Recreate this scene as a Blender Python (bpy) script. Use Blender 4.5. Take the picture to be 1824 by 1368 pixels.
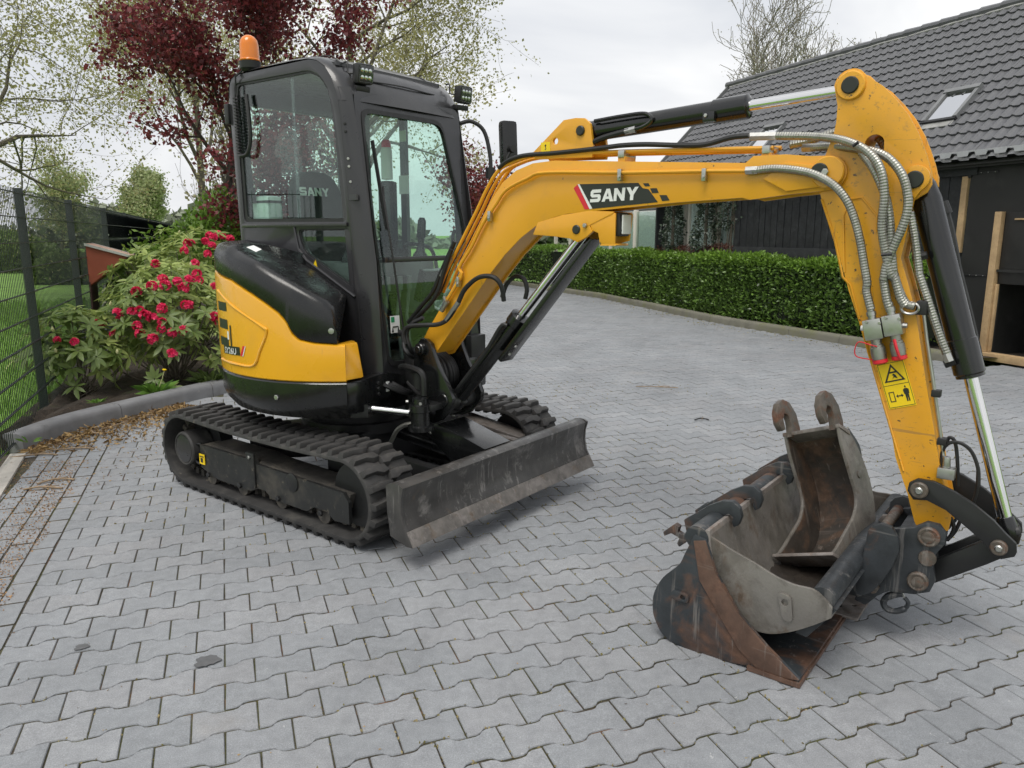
import bpy, bmesh, math, random
import numpy as np
from mathutils import Vector, Matrix
from mathutils.geometry import tessellate_polygon
for o in list(bpy.data.objects): bpy.data.objects.remove(o)
SC = bpy.context.scene
COL = SC.collection
R = math.radians
rnd = random.Random(7)
# ------------------------------------------------------------------ camera
cam = bpy.data.cameras.new('camera'); camo = bpy.data.objects.new('camera', cam); COL.objects.link(camo)
camo.location = (0, 0, 1.5246); camo.rotation_euler = (R(90-11.2), 0, 0)
cam.sensor_width = 36; cam.lens = 36*1345/1824; cam.clip_start = .05; cam.clip_end = 2000
SC.camera = camo
SC.render.resolution_x = 1024; SC.render.resolution_y = 768
# ------------------------------------------------------------------ sky: overcast, thin cloud sheet over a Nishita sky
SUN_EL, SUN_AZ = 63, 205          # high veiled sun, a little behind and left of the camera
w = bpy.data.worlds.new('World'); SC.world = w; w.use_nodes = True
nt = w.node_tree; nt.nodes.clear()
out = nt.nodes.new('ShaderNodeOutputWorld'); bg = nt.nodes.new('ShaderNodeBackground')
sky = nt.nodes.new('ShaderNodeTexSky'); sky.sky_type = 'NISHITA'; sky.sun_disc = False
sky.sun_elevation = R(SUN_EL); sky.sun_rotation = R(SUN_AZ); sky.air_density = 1.5; sky.dust_density = 4
tc = nt.nodes.new('ShaderNodeTexCoord'); mp = nt.nodes.new('ShaderNodeMapping')
mp.inputs['Scale'].default_value = (1.0, 1.0, 2.8); mp.inputs['Location'].default_value = (3.1, .7, 1.4)
nz = nt.nodes.new('ShaderNodeTexNoise'); nz.inputs['Scale'].default_value = 2.3; nz.inputs['Detail'].default_value = 5; nz.inputs['Roughness'].default_value = .5
nz.inputs['Distortion'].default_value = .5
cr = nt.nodes.new('ShaderNodeValToRGB')
cr.color_ramp.elements[0].position = .33; cr.color_ramp.elements[0].color = (.47, .49, .53, 1)
cr.color_ramp.elements[1].position = .62; cr.color_ramp.elements[1].color = (.73, .73, .73, 1)
vs = nt.nodes.new('ShaderNodeVectorMath'); vs.operation = 'SCALE'; vs.inputs['Scale'].default_value = .08
mx = nt.nodes.new('ShaderNodeMix'); mx.data_type = 'RGBA'; mx.inputs[0].default_value = .94
nt.links.new(tc.outputs['Generated'], mp.inputs['Vector']); nt.links.new(mp.outputs[0], nz.inputs['Vector'])
nt.links.new(nz.outputs['Fac'], cr.inputs[0]); nt.links.new(sky.outputs[0], vs.inputs[0])
nt.links.new(vs.outputs[0], mx.inputs[6]); nt.links.new(cr.outputs[0], mx.inputs[7])
nt.links.new(mx.outputs[2], bg.inputs[0]); bg.inputs[1].default_value = 1.0
nt.links.new(bg.outputs[0], out.inputs[0])
sl = bpy.data.lights.new('sun', 'SUN'); sl.energy = 1.5; sl.angle = R(30); sl.color = (1, .96, .9)
slo = bpy.data.objects.new('sun', sl); COL.objects.link(slo)
sd = Vector((math.sin(R(SUN_AZ))*math.cos(R(SUN_EL)), math.cos(R(SUN_AZ))*math.cos(R(SUN_EL)), math.sin(R(SUN_EL))))
slo.rotation_euler = sd.to_track_quat('Z', 'Y').to_euler(); slo.location = (0, 0, 30)
vsn = SC.view_settings; vsn.view_transform = 'Standard'; vsn.look = 'None'; vsn.exposure = .58; vsn.gamma = 1; vsn.use_curve_mapping = False
SC.render.engine = 'CYCLES'; cyc = SC.cycles; cyc.use_adaptive_sampling = True; cyc.adaptive_threshold = .025; cyc.max_bounces = 6; cyc.diffuse_bounces = 3; cyc.glossy_bounces = 3; cyc.transmission_bounces = 4; cyc.transparent_max_bounces = 12; cyc.caustics_reflective = False; cyc.caustics_refractive = False
# ------------------------------------------------------------------ helpers
def new_obj(name, me, parent=None, loc=None, rot=None):
    o = bpy.data.objects.new(name, me); COL.objects.link(o)
    if parent: o.parent = parent
    if loc is not None: o.location = loc
    if rot is not None: o.rotation_euler = rot
    return o
def empty(name, loc=(0, 0, 0), rz=0, label=None, cat=None, group=None, parent=None):
    o = new_obj(name, None, parent, loc, (0, 0, rz)); o.empty_display_size = .1
    return tag(o, label, cat, group)
def tag(o, label=None, cat=None, group=None, kind=None):
    if label: o['label'] = label
    if cat: o['category'] = cat
    if group: o['group'] = group
    if kind: o['kind'] = kind
    return o
def mesh_np(name, V, Fq, mat, smooth=False):
    """V (n,3) array, Fq (m,k) index array"""
    me = bpy.data.meshes.new(name); V = np.asarray(V, np.float32); Fq = np.asarray(Fq, np.int32)
    k = Fq.shape[1]
    me.vertices.add(len(V)); me.vertices.foreach_set('co', V.ravel())
    me.loops.add(Fq.size); me.loops.foreach_set('vertex_index', Fq.ravel())
    me.polygons.add(len(Fq)); me.polygons.foreach_set('loop_start', np.arange(0, Fq.size, k, dtype=np.int32))
    me.polygons.foreach_set('loop_total', np.full(len(Fq), k, np.int32))
    if smooth: me.polygons.foreach_set('use_smooth', np.ones(len(Fq), bool))
    me.update(calc_edges=True); me.materials.append(mat); return me
def catmull(P, n=8):
    P = [Vector(p) for p in P]
    if len(P) < 3: return P
    Q = [P[0]*2-P[1]] + P + [P[-1]*2-P[-2]]; outp = []
    for i in range(1, len(Q)-2):
        a, b, c_, d_ = Q[i-1], Q[i], Q[i+1], Q[i+2]
        for k in range(n):
            t = k/n
            outp.append(.5*((2*b)+(c_-a)*t+(2*a-5*b+4*c_-d_)*t*t+(3*b-a-3*c_+d_)*t**3))
    outp.append(P[-1]); return outp
def resample(P, step):
    P = [Vector(p) for p in P]; outp = [P[0]]; acc = 0; need = step
    for a, b in zip(P, P[1:]):
        L_ = (b-a).length; pos = 0
        while L_-pos >= need:
            pos += need; outp.append(a.lerp(b, pos/L_)); need = step
        need -= (L_-pos)
    outp.append(P[-1]); return outp
class B:
    """collects shapes, links them as one mesh"""
    def __init__(s): s.V = []; s.F = []
    def add(s, V, F):
        n = len(s.V); s.V += [tuple(v) for v in V]; s.F += [tuple(i+n for i in f) for f in F]; return s
    def box(s, c, d, M=None):
        V = [Vector((x*d[0]/2, y*d[1]/2, z*d[2]/2)) for x in (-1, 1) for y in (-1, 1) for z in (-1, 1)]
        V = [(M @ v if M else v)+Vector(c) for v in V]
        return s.add(V, [(0, 1, 3, 2), (4, 6, 7, 5), (0, 4, 5, 1), (2, 3, 7, 6), (0, 2, 6, 4), (1, 5, 7, 3)])
    def bar(s, p0, p1, wd, ht, up=(0, 0, 1)):
        p0, p1 = Vector(p0), Vector(p1); x = (p1-p0).normalized(); y = Vector(up).cross(x).normalized(); z = x.cross(y)
        V = [p+y*a*wd/2+z*b*ht/2 for p in (p0, p1) for a, b in ((-1, -1), (1, -1), (1, 1), (-1, 1))]
        return s.add(V, [(3, 2, 1, 0), (4, 5, 6, 7)]+[(i, (i+1) % 4, 4+(i+1) % 4, 4+i) for i in range(4)])
    def tube(s, P, r, n=8, caps=True, ridge=0, rr=None):
        P = [Vector(p) for p in P]
        if ridge:
            P = resample(P, ridge/2); rs = [r*(1.0 if i % 2 else .92) for i in range(len(P))]
        else: rs = rr if rr else [r]*len(P)
        V = []; F = []; prev = None
        for i, p in enumerate(P):
            t = (P[min(i+1, len(P)-1)]-P[max(i-1, 0)])
            if t.length < 1e-9: t = Vector((0, 0, 1))
            t.normalize()
            if prev is None:
                a = Vector((0, 0, 1)) if abs(t.z) < .9 else Vector((1, 0, 0))
                u = t.cross(a).normalized()
            else:
                u = (prev-t*prev.dot(t))
                u = u.normalized() if u.length > 1e-6 else t.cross(Vector((0, 0, 1))).normalized()
            prev = u; v = t.cross(u)
            V += [p+(u*math.cos(6.28319*k/n)+v*math.sin(6.28319*k/n))*rs[i] for k in range(n)]
        for i in range(len(P)-1):
            F += [(i*n+k, i*n+(k+1) % n, (i+1)*n+(k+1) % n, (i+1)*n+k) for k in range(n)]
        if caps: F += [tuple(range(n-1, -1, -1)), tuple((len(P)-1)*n+k for k in range(n))]
        return s.add(V, F)
    def cyl(s, p0, p1, r0, r1=None, n=20):
        r1 = r0 if r1 is None else r1; return s.tube([p0, p1], r0, n, True, 0, [r0, r1])
    def lathe(s, c, axis, prof, n=20):
        """prof: list of (distance along axis, radius)"""
        ax = Vector(axis).normalized(); a = Vector((0, 0, 1)) if abs(ax.z) < .9 else Vector((1, 0, 0)); u = ax.cross(a).normalized(); v = ax.cross(u); c = Vector(c)
        V = []; F = []
        for h, r in prof: V += [c+ax*h+(u*math.cos(6.28319*k/n)+v*math.sin(6.28319*k/n))*max(r, 1e-4) for k in range(n)]
        for i in range(len(prof)-1): F += [(i*n+k, i*n+(k+1) % n, (i+1)*n+(k+1) % n, (i+1)*n+k) for k in range(n)]
        F += [tuple(range(n-1, -1, -1)), tuple((len(prof)-1)*n+k for k in range(n))]
        return s.add(V, F)
    def prism(s, outer, fn, t0, t1, holes=()):
        loops = [list(outer)]+[list(h) for h in holes]
        flat = [p for l in loops for p in l]; N = len(flat)
        tri = tessellate_polygon([[Vector((p[0], p[1], 0)) for p in l] for l in loops])
        V = [fn(a, b, t0) for a, b in flat]+[fn(a, b, t1) for a, b in flat]
        F = [tuple(t) for t in tri]+[tuple(N+i for i in reversed(t)) for t in tri]
        k = 0
        for l in loops:
            m = len(l); F += [(k+i, k+(i+1) % m, N+k+(i+1) % m, N+k+i) for i in range(m)]; k += m
        return s.add(V, F)
    def grid(s, rows):
        n = len(rows[0]); V = [p for r in rows for p in r]
        return s.add(V, [(i*n+k, i*n+k+1, (i+1)*n+k+1, (i+1)*n+k) for i in range(len(rows)-1) for k in range(n-1)])
    def mesh(s, name, mat, smooth=True, sharp=32, bevel=0, off=(0, 0, 0)):
        me = bpy.data.meshes.new(name); bm = bmesh.new()
        vs_ = [bm.verts.new((v[0]-off[0], v[1]-off[1], v[2]-off[2])) for v in s.V]
        for f in s.F:
            try: bm.faces.new([vs_[i] for i in f])
            except ValueError: pass
        bmesh.ops.recalc_face_normals(bm, faces=bm.faces)
        if bevel:
            bmesh.ops.dissolve_limit(bm, angle_limit=.012, verts=bm.verts, edges=bm.edges)
            ed = [e for e in bm.edges if len(e.link_faces) == 2 and e.calc_face_angle(0) > .6]
            bmesh.ops.bevel(bm, geom=ed, offset=bevel, segments=2, affect='EDGES', profile=.6, clamp_overlap=True)
        bm.to_mesh(me); bm.free(); me.materials.append(mat)
        if smooth:
            me.polygons.foreach_set('use_smooth', [True]*len(me.polygons)); me.set_sharp_from_angle(angle=R(sharp))
        return me
    def ob(s, name, mat, parent=None, off=(0, 0, 0), **k):
        return new_obj(name, s.mesh(name, mat, off=off, **k), parent)
def arc(cx, cy, r, a0, a1, n=8):
    return [(cx+r*math.cos(R(a0+(a1-a0)*i/n)), cy+r*math.sin(R(a0+(a1-a0)*i/n))) for i in range(n+1)]
def circ(cx, cy, r, n=16): return [(cx+r*math.cos(6.28319*i/n), cy+r*math.sin(6.28319*i/n)) for i in range(n)]
def rpoly(P, r, n=4):
    """round the corners of a polygon"""
    outp = []; m = len(P)
    for i in range(m):
        a, b, c_ = Vector(P[i-1]), Vector(P[i]), Vector(P[(i+1) % m])
        u, v = (a-b), (c_-b); d_ = min(r, u.length*.45, v.length*.45); p, q = b+u.normalized()*d_, b+v.normalized()*d_
        for k in range(n+1):
            t = k/n; outp.append(tuple(p*(1-t)**2+b*2*t*(1-t)+q*t*t))
    return outp
def interp(x, xs, ys): return float(np.interp(x, xs, ys))
# ------------------------------------------------------------------ materials
def nodes(name):
    m = bpy.data.materials.new(name); m.use_nodes = True; t = m.node_tree; b = t.nodes['Principled BSDF']; return m, t, b
def N(t, typ, **k):
    n = t.nodes.new(typ)
    for a, v in k.items():
        if a in n.bl_rna.properties.keys() and not hasattr(n.inputs.get(a, None), 'default_value'): setattr(n, a, v)
        else: n.inputs[a].default_value = v
    return n
def noise(t, scale, detail=4, rough=.55, vec=None, stretch=None, coord='Object', dist=0):
    n = N(t, 'ShaderNodeTexNoise', Scale=scale, Detail=detail, Roughness=rough, Distortion=dist)
    if vec is None:
        c_ = t.nodes.new('ShaderNodeTexCoord'); vec = c_.outputs[coord]
    if stretch:
        mpn = t.nodes.new('ShaderNodeMapping'); mpn.inputs['Scale'].default_value = stretch; t.links.new(vec, mpn.inputs[0]); vec = mpn.outputs[0]
    t.links.new(vec, n.inputs['Vector']); return n.outputs['Fac']
def ramp(t, fac, stops):
    n = t.nodes.new('ShaderNodeValToRGB'); e = n.color_ramp.elements
    while len(e) < len(stops): e.new(.5)
    for i, (p, c_) in enumerate(stops):
        e[i].position = p; e[i].color = (tuple(c_)[:3] if isinstance(c_, (tuple, list)) else (c_, c_, c_))+(1,)
    t.links.new(fac, n.inputs[0]); return n.outputs[0]
def mix(t, fac, a, b, mode='MIX'):
    n = t.nodes.new('ShaderNodeMix'); n.data_type = 'RGBA'; n.blend_type = mode
    for sock, v in ((n.inputs[0], fac), (n.inputs[6], a), (n.inputs[7], b)):
        if isinstance(v, (int, float)): sock.default_value = v
        elif isinstance(v, (tuple, list)): sock.default_value = tuple(v)[:3]+(1,)
        else: t.links.new(v, sock)
    return n.outputs[2]
def bump(t, b, h, strength=.3, dist=.01):
    n = N(t, 'ShaderNodeBump', Strength=strength, Distance=dist); t.links.new(h, n.inputs['Height']); t.links.new(n.outputs[0], b.inputs['Normal'])
def pmat(name, col, rough=.5, metal=0, var=.12, scale=6, bmp=0, bscale=60, dirt=None, coat=0, rvar=.1, spec=None, bdist=.004, scr=None):
    m, t, b = nodes(name)
    f = noise(t, scale); c0 = tuple(x*(1-var) for x in col); c1 = tuple(min(1, x*(1+var)) for x in col)
    cc = ramp(t, f, [(.3, c0), (.7, c1)])
    if dirt:
        for dc, amt, dsc, wid in dirt:
            df = noise(t, dsc, 6, .65); k = ramp(t, df, [(amt, 0.0), (amt+wid, 1.0)]); cc = mix(t, k, cc, dc)
    if scr:
        for st_ in ((1, 1, .05), (.05, 1, 1), (.6, 1, .04)):
            cc = mix(t, ramp(t, noise(t, 42, 4, .7, stretch=st_), [(scr[1], 0.0), (scr[1]+.03, scr[2])]), cc, scr[0])
    t.links.new(cc, b.inputs['Base Color']); b.inputs['Metallic'].default_value = metal
    rf_ = noise(t, scale*3.1); rr = ramp(t, rf_, [(.25, max(.02, rough-rvar)), (.75, min(1, rough+rvar))]); t.links.new(rr, b.inputs['Roughness'])
    if coat: b.inputs['Coat Weight'].default_value = coat; b.inputs['Coat Roughness'].default_value = .08
    if spec is not None: b.inputs['Specular IOR Level'].default_value = spec
    if bmp: bump(t, b, noise(t, bscale, 5, .6), bmp, bdist)
    return m
def leafmat(name, c0, c1, rough=.5, trans=.35, c2=None, sc=3.0):
    """leaf colour varies from leaf to leaf by the 'tint' attribute and in drifts"""
    m, t, b = nodes(name); a = N(t, 'ShaderNodeAttribute'); a.attribute_name = 'tint'
    f = N(t, 'ShaderNodeMath', operation='MULTIPLY_ADD'); t.links.new(noise(t, sc), f.inputs[0]); f.inputs[1].default_value = .5; t.links.new(a.outputs['Fac'], f.inputs[2])
    st = [(.2, c0), (.95, c1)] + ([(1.0, c2)] if c2 else [])
    cc = ramp(t, f.outputs[0], st)
    t.links.new(cc, b.inputs['Base Color']); b.inputs['Roughness'].default_value = rough
    tr = t.nodes.new('ShaderNodeBsdfTranslucent'); t.links.new(cc, tr.inputs[0])
    ms = t.nodes.new('ShaderNodeMixShader'); ms.inputs[0].default_value = trans
    t.links.new(b.outputs[0], ms.inputs[1]); t.links.new(tr.outputs[0], ms.inputs[2]); t.links.new(ms.outputs[0], t.nodes['Material Output'].inputs[0])
    return m
def tint_attr(me, vals_per_face, k):
    a = me.attributes.new('tint', 'FLOAT', 'POINT'); a.data.foreach_set('value', np.repeat(np.asarray(vals_per_face, np.float32), k))
M = {}
M['yellow'] = pmat('yellow_paint', (.74, .35, .02), .40, 0, .06, 2.5, coat=.15, dirt=[((.62, .31, .045), .52, 4, .25), ((.42, .22, .05), .6, 11, .12), ((.10, .06, .03), .64, 38, .03), ((.07, .045, .03), .675, 13, .02), ((.5, .25, .04), .6, 60, .06)], bmp=.12, bscale=120, rvar=.14, scr=((.3, .17, .06), .66, .6))
M['yellow_d'] = M['yellow']
M['yellow'] = pmat('boom_yellow_paint', (.74, .35, .02), .38, 0, .05, 2.5, coat=.2, dirt=[((.62, .30, .04), .55, 4, .25), ((.45, .23, .05), .63, 11, .12), ((.10, .06, .03), .69, 38, .03), ((.12, .075, .04), .72, 13, .02)], bmp=.1, bscale=120, rvar=.12, scr=((.45, .24, .06), .69, .5))
M['yellow_clean'] = pmat('yellow_panel_paint', (.77, .375, .015), .28, 0, .03, 2, coat=.4, rvar=.08, dirt=[((.62, .31, .04), .58, 3, .3)], scr=((.5, .27, .06), .7, .4))
M['black'] = pmat('black_gloss_paint', (.008, .0085, .009), .24, 0, .2, 4, coat=.3, dirt=[((.035, .034, .03), .66, 9, .25)])
M['blackm'] = pmat('black_satin_paint', (.012, .0125, .013), .42, 0, .25, 7, dirt=[((.05, .044, .036), .62, 6, .2)])
M['dustyblack'] = pmat('dusty_black_frame', (.015, .016, .016), .55, 0, .25, 7, dirt=[((.075, .067, .054), .5, 5, .25), ((.12, .105, .08), .62, 18, .08)], scr=((.12, .12, .11), .68, .5))
M['plastic'] = pmat('black_cover_plastic', (.009, .0095, .01), .27, 0, .15, 5, bmp=.04, bscale=300, dirt=[((.035, .035, .033), .66, 3, .3)])
M['cab'] = pmat('cab_grey_black_paint', (.02, .02, .022), .34, 0, .1, 5, coat=.35, dirt=[((.04, .04, .04), .66, 4, .3)])
M['rubber'] = pmat('track_rubber', (.034, .033, .032), .66, 0, .22, 14, bmp=.25, bscale=90, dirt=[((.085, .08, .07), .53, 7, .25), ((.14, .125, .1), .66, 22, .06)])
M['dustrub'] = pmat('dusty_rubber', (.06, .055, .048), .85, 0, .25, 10, bmp=.3, bscale=70, dirt=[((.13, .115, .09), .48, 5, .2)])
M['chrome'] = pmat('chrome_rod', (.72, .72, .72), .13, 1, .04, 3, rvar=.04)
M['zinc'] = pmat('zinc_plated_fitting', (.46, .46, .44), .38, 1, .12, 20, rvar=.1)
M['spiral'] = pmat('steel_spiral_hose_guard', (.36, .36, .33), .46, 1, .15, 18, dirt=[((.12, .1, .07), .62, 30, .1)])
M['hose'] = pmat('black_hose_rubber', (.014, .014, .015), .5, 0, .2, 12)
M['steelworn'] = None
M['white'] = pmat('white_sticker', (.75, .76, .75), .4, 0, .03)
M['red'] = pmat('red_plastic', (.62, .02, .035), .4, 0, .05)
M['decalblk'] = pmat('black_decal_film', (.018, .021, .017), .4, 0, .05)
M['decalyel'] = pmat('yellow_sticker', (.86, .60, .01), .4, 0, .03)
M['orange'] = None
def glass(name, tintc, refl=.08, mixv=1.0, rough=0.0):
    m, t, b = nodes(name); t.nodes.remove(b)
    tr = N(t, 'ShaderNodeBsdfTransparent'); tr.inputs[0].default_value = tintc+(1,)
    gl = N(t, 'ShaderNodeBsdfGlossy'); gl.inputs['Roughness'].default_value = rough
    fr = N(t, 'ShaderNodeLayerWeight'); fr.inputs['Blend'].default_value = .5
    pw = N(t, 'ShaderNodeMath', operation='POWER'); t.links.new(fr.outputs['Facing'], pw.inputs[0]); pw.inputs[1].default_value = 4.0
    ad = N(t, 'ShaderNodeMath', operation='MULTIPLY_ADD'); t.links.new(pw.outputs[0], ad.inputs[0]); ad.inputs[1].default_value = .9; ad.inputs[2].default_value = refl; ad.use_clamp = True
    ms = t.nodes.new('ShaderNodeMixShader'); t.links.new(ad.outputs[0], ms.inputs[0]); t.links.new(tr.outputs[0], ms.inputs[1]); t.links.new(gl.outputs[0], ms.inputs[2])
    t.links.new(ms.outputs[0], t.nodes['Material Output'].inputs[0]); return m
M['glass'] = glass('green_tinted_cab_glass', (.88, .965, .93), .05)
M['lens'] = glass('clear_lamp_lens', (.9, .92, .92), .06)
def steel(name, paint, rust, bare, pr, pb, sc=5, rough=.55):
    """painted plate worn to bare metal with rust"""
    m, t, b = nodes(name)
    f1 = noise(t, sc, 6, .62, dist=.6); f2 = noise(t, sc*.7, 6, .68, dist=.4); sc1 = noise(t, 30, 5, .7, stretch=(1, 1, .06)); sc2 = noise(t, 24, 5, .7, stretch=(.05, .6, 1))
    c0 = ramp(t, noise(t, sc*2), [(.3, tuple(x*.7 for x in paint)), (.7, tuple(x*1.35 for x in paint))])
    rc = ramp(t, noise(t, sc*6, 6, .7), [(.3, tuple(x*.55 for x in rust)), (.72, tuple(x*1.3 for x in rust))])
    kr = ramp(t, f1, [(pr, 0.0), (pr+.13, 1.0)]); c1 = mix(t, kr, c0, rc)
    kb = ramp(t, f2, [(pb, 0.0), (pb+.1, 1.0)]); c2 = mix(t, kb, c1, bare)
    ks = ramp(t, sc1, [(.58, 0.0), (.66, .6)]); c3 = mix(t, ks, c2, bare)
    ks2 = ramp(t, sc2, [(.6, 0.0), (.68, .45)]); c3 = mix(t, ks2, c3, bare)
    t.links.new(c3, b.inputs['Base Color'])
    me_ = mix(t, kb, (0, 0, 0), (.55, .55, .55)); t.links.new(me_, b.inputs['Metallic'])
    t.links.new(ramp(t, f1, [(.35, rough-.12), (.7, rough+.2)]), b.inputs['Roughness'])
    bump(t, b, noise(t, sc*14, 6, .7), .25, .004); return m
M['rusty'] = steel('rusted_bucket_steel', (.028, .033, .037), (.115, .062, .04), (.2, .185, .17), .47, .66, 5)
M['rustclean'] = steel('rust_brown_side_cutter', (.10, .058, .04), (.125, .068, .045), (.2, .17, .15), .45, .66, 7)
M['greysteel'] = steel('worn_grey_bucket_steel', (.125, .115, .10), (.10, .07, .048), (.24, .225, .205), .53, .48, 7, .42)
M['darksteel'] = steel('blue_black_painted_steel', (.026, .03, .034), (.10, .05, .03), (.16, .155, .15), .62, .66, 7, .45)
M['bladesteel'] = steel('scratched_blade_steel', (.045, .043, .041), (.105, .078, .055), (.21, .2, .19), .6, .55, 5, .4)
M['edgesteel'] = steel('worn_cutting_edge', (.17, .15, .135), (.17, .115, .085), (.3, .275, .255), .55, .5, 9, .5)
M['bladeedge'] = steel('worn_blade_edge', (.115, .105, .095), (.12, .09, .065), (.23, .21, .195), .56, .52, 9, .5)
M['inner'] = steel('dark_bucket_inside', (.04, .033, .027), (.10, .06, .038), (.17, .14, .12), .46, .6, 7, .6)
M['pinrust'] = steel('rusty_pin', (.09, .075, .06), (.13, .06, .035), (.22, .2, .18), .5, .62, 20, .5)

def hexbolt(parent, p, axis, r=.012, h=.01, mat=None, name='bolt'):
    b = B(); b.lathe(p, axis, [(0, r), (h*.8, r), (h, r*.8)], 6); return b.ob(name, mat or M['zinc'], parent, smooth=False)
# ================================================================== SETTING
rng0 = np.random.default_rng(5)
M['joint'] = None
def paver_mat(name, attr):
    m, t, b = nodes(name)
    if attr:
        a = N(t, 'ShaderNodeAttribute'); a.attribute_name = 'tint'; rv = a.outputs['Fac']
    else:
        a = N(t, 'ShaderNodeObjectInfo'); rv = a.outputs['Random']
    geo = N(t, 'ShaderNodeNewGeometry')
    base = ramp(t, rv, [(0, (.214, .226, .24)), (.2, (.23, .242, .256)), (.55, (.24, .252, .267)), (.8, (.246, .253, .265)), (1, (.262, .272, .285))])
    big = ramp(t, noise(t, .9, 3, .5, vec=geo.outputs['Position']), [(.3, (.9, .9, .9)), (.7, (1.08, 1.08, 1.08))])
    c1 = mix(t, 1.0, base, big, 'MULTIPLY')
    sc_f = ramp(t, noise(t, 2.2, 6, .7, vec=geo.outputs['Position'], stretch=(1, .35, 1), dist=.8), [(.34, (.9, .9, .9)), (.5, (1, 1, 1)), (.68, (1.07, 1.07, 1.07))])
    c1 = mix(t, 1.0, c1, sc_f, 'MULTIPLY')
    mid = ramp(t, noise(t, 22, 5, .65, vec=geo.outputs['Position']), [(.3, (.88, .88, .88)), (.7, (1.12, 1.12, 1.11))])
    c1 = mix(t, 1.0, c1, mid, 'MULTIPLY')
    sp = ramp(t, noise(t, 260, 2, .6, vec=geo.outputs['Position']), [(.3, (.8, .8, .8)), (.5, (1, 1, 1)), (.7, (1.35, 1.35, 1.35))])
    c1 = mix(t, .8, c1, sp, 'MULTIPLY')
    wh = ramp(t, noise(t, 46, 4, .7, vec=geo.outputs['Position'], dist=1.0), [(.66, 0.0), (.73, .5)])
    c1 = mix(t, wh, c1, (.55, .55, .54))
    rs = ramp(t, noise(t, 1.7, 5, .6, vec=geo.outputs['Position']), [(.62, 0.0), (.78, .3)])
    c1 = mix(t, rs, c1, (.36, .32, .27))
    t.links.new(c1, b.inputs['Base Color']); b.inputs['Roughness'].default_value = .78
    bump(t, b, noise(t, 190, 5, .7, vec=geo.outputs['Position']), .35, .003); return m
M['edge'] = pmat('dark_paver_edge', (.088, .082, .07), .95, 0, .3, 30, dirt=[((.1, .105, .04), .55, 3, .15), ((.2, .17, .13), .55, 14, .15)])  # darker tone on paver and brick sides so the joints read as lines
M['paver'] = paver_mat('grey_concrete_paver', False); M['paver_s'] = paver_mat('grey_concrete_pavers', True)
def joint_mat():
    m, t, b = nodes('sandy_mossy_joint'); g = N(t, 'ShaderNodeNewGeometry').outputs['Position']
    c1 = ramp(t, noise(t, 60, 5, .7, vec=g), [(.3, (.03, .026, .02)), (.55, (.075, .063, .047)), (.75, (.2, .17, .125))])
    c2 = ramp(t, noise(t, 90, 4, .6, vec=g), [(.3, (.035, .042, .012)), (.7, (.12, .125, .035))])
    k = ramp(t, noise(t, 1.6, 5, .65, vec=g), [(.45, 0.0), (.58, .8)])
    c3 = mix(t, k, c1, c2); k2 = ramp(t, noise(t, 2.7, 5, .65, vec=g, dist=.6), [(.56, 0.0), (.66, .8)])
    c3 = mix(t, k2, c3, (.2, .085, .03)); t.links.new(c3, b.inputs['Base Color']); b.inputs['Roughness'].default_value = .95
    bump(t, b, noise(t, 150, 4, .7, vec=g), .8, .01); return m
M['joint'] = joint_mat()
M['concrete'] = pmat('kerb_concrete', (.19, .192, .196), .85, 0, .15, 7, bmp=.35, bscale=120, dirt=[((.09, .09, .085), .6, 3, .2), ((.26, .25, .235), .66, 9, .1)])
M['mossycon'] = pmat('mossy_kerb_concrete', (.17, .165, .13), .9, 0, .15, 5, bmp=.35, bscale=120, dirt=[((.13, .14, .045), .5, 2.5, .2)])
M['palecon'] = pmat('pale_concrete', (.42, .40, .36), .9, 0, .12, 12, bmp=.3, bscale=80, dirt=[((.2, .15, .1), .6, 9, .12)])
M['soil'] = pmat('dark_soil', (.045, .034, .024), .95, 0, .4, 9, bmp=.9, bscale=26, dirt=[((.11, .08, .05), .6, 22, .08), ((.05, .06, .02), .6, 4, .15)], bdist=.03)
M['grassg'] = pmat('meadow', (.16, .30, .05), .9, 0, .3, 1.4, bmp=.6, bscale=30, dirt=[((.17, .24, .05), .6, .5, .2)], bdist=.05)
M['bark'] = pmat('grey_brown_bark', (.135, .118, .09), .9, 0, .35, 6, bmp=.6, bscale=30, dirt=[((.13, .13, .07), .6, 3, .2)], bdist=.02)
M['barkg'] = pmat('pale_bark', (.17, .15, .125), .9, 0, .3, 6, bmp=.5, bscale=30, bdist=.02)
M['litter'] = leafmat('dry_leaves', (.10, .05, .018), (.36, .24, .10), .8, .1)
M['twigm'] = pmat('dry_twig', (.26, .19, .12), .85, 0, .3, 20)
M['fencem'] = pmat('black_coated_steel', (.012, .017, .017), .42, 0, .2, 5)
M['screen'] = pmat('dark_privacy_screen', (.012, .013, .014), .75, 0, .2, 4)
HF = (-.359, .933)                                        # the direction the fence and the barn run in
def fpt(s_, off, z): return (-1.6-.359*s_+.933*off, .933*s_+.359*off, z)
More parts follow.
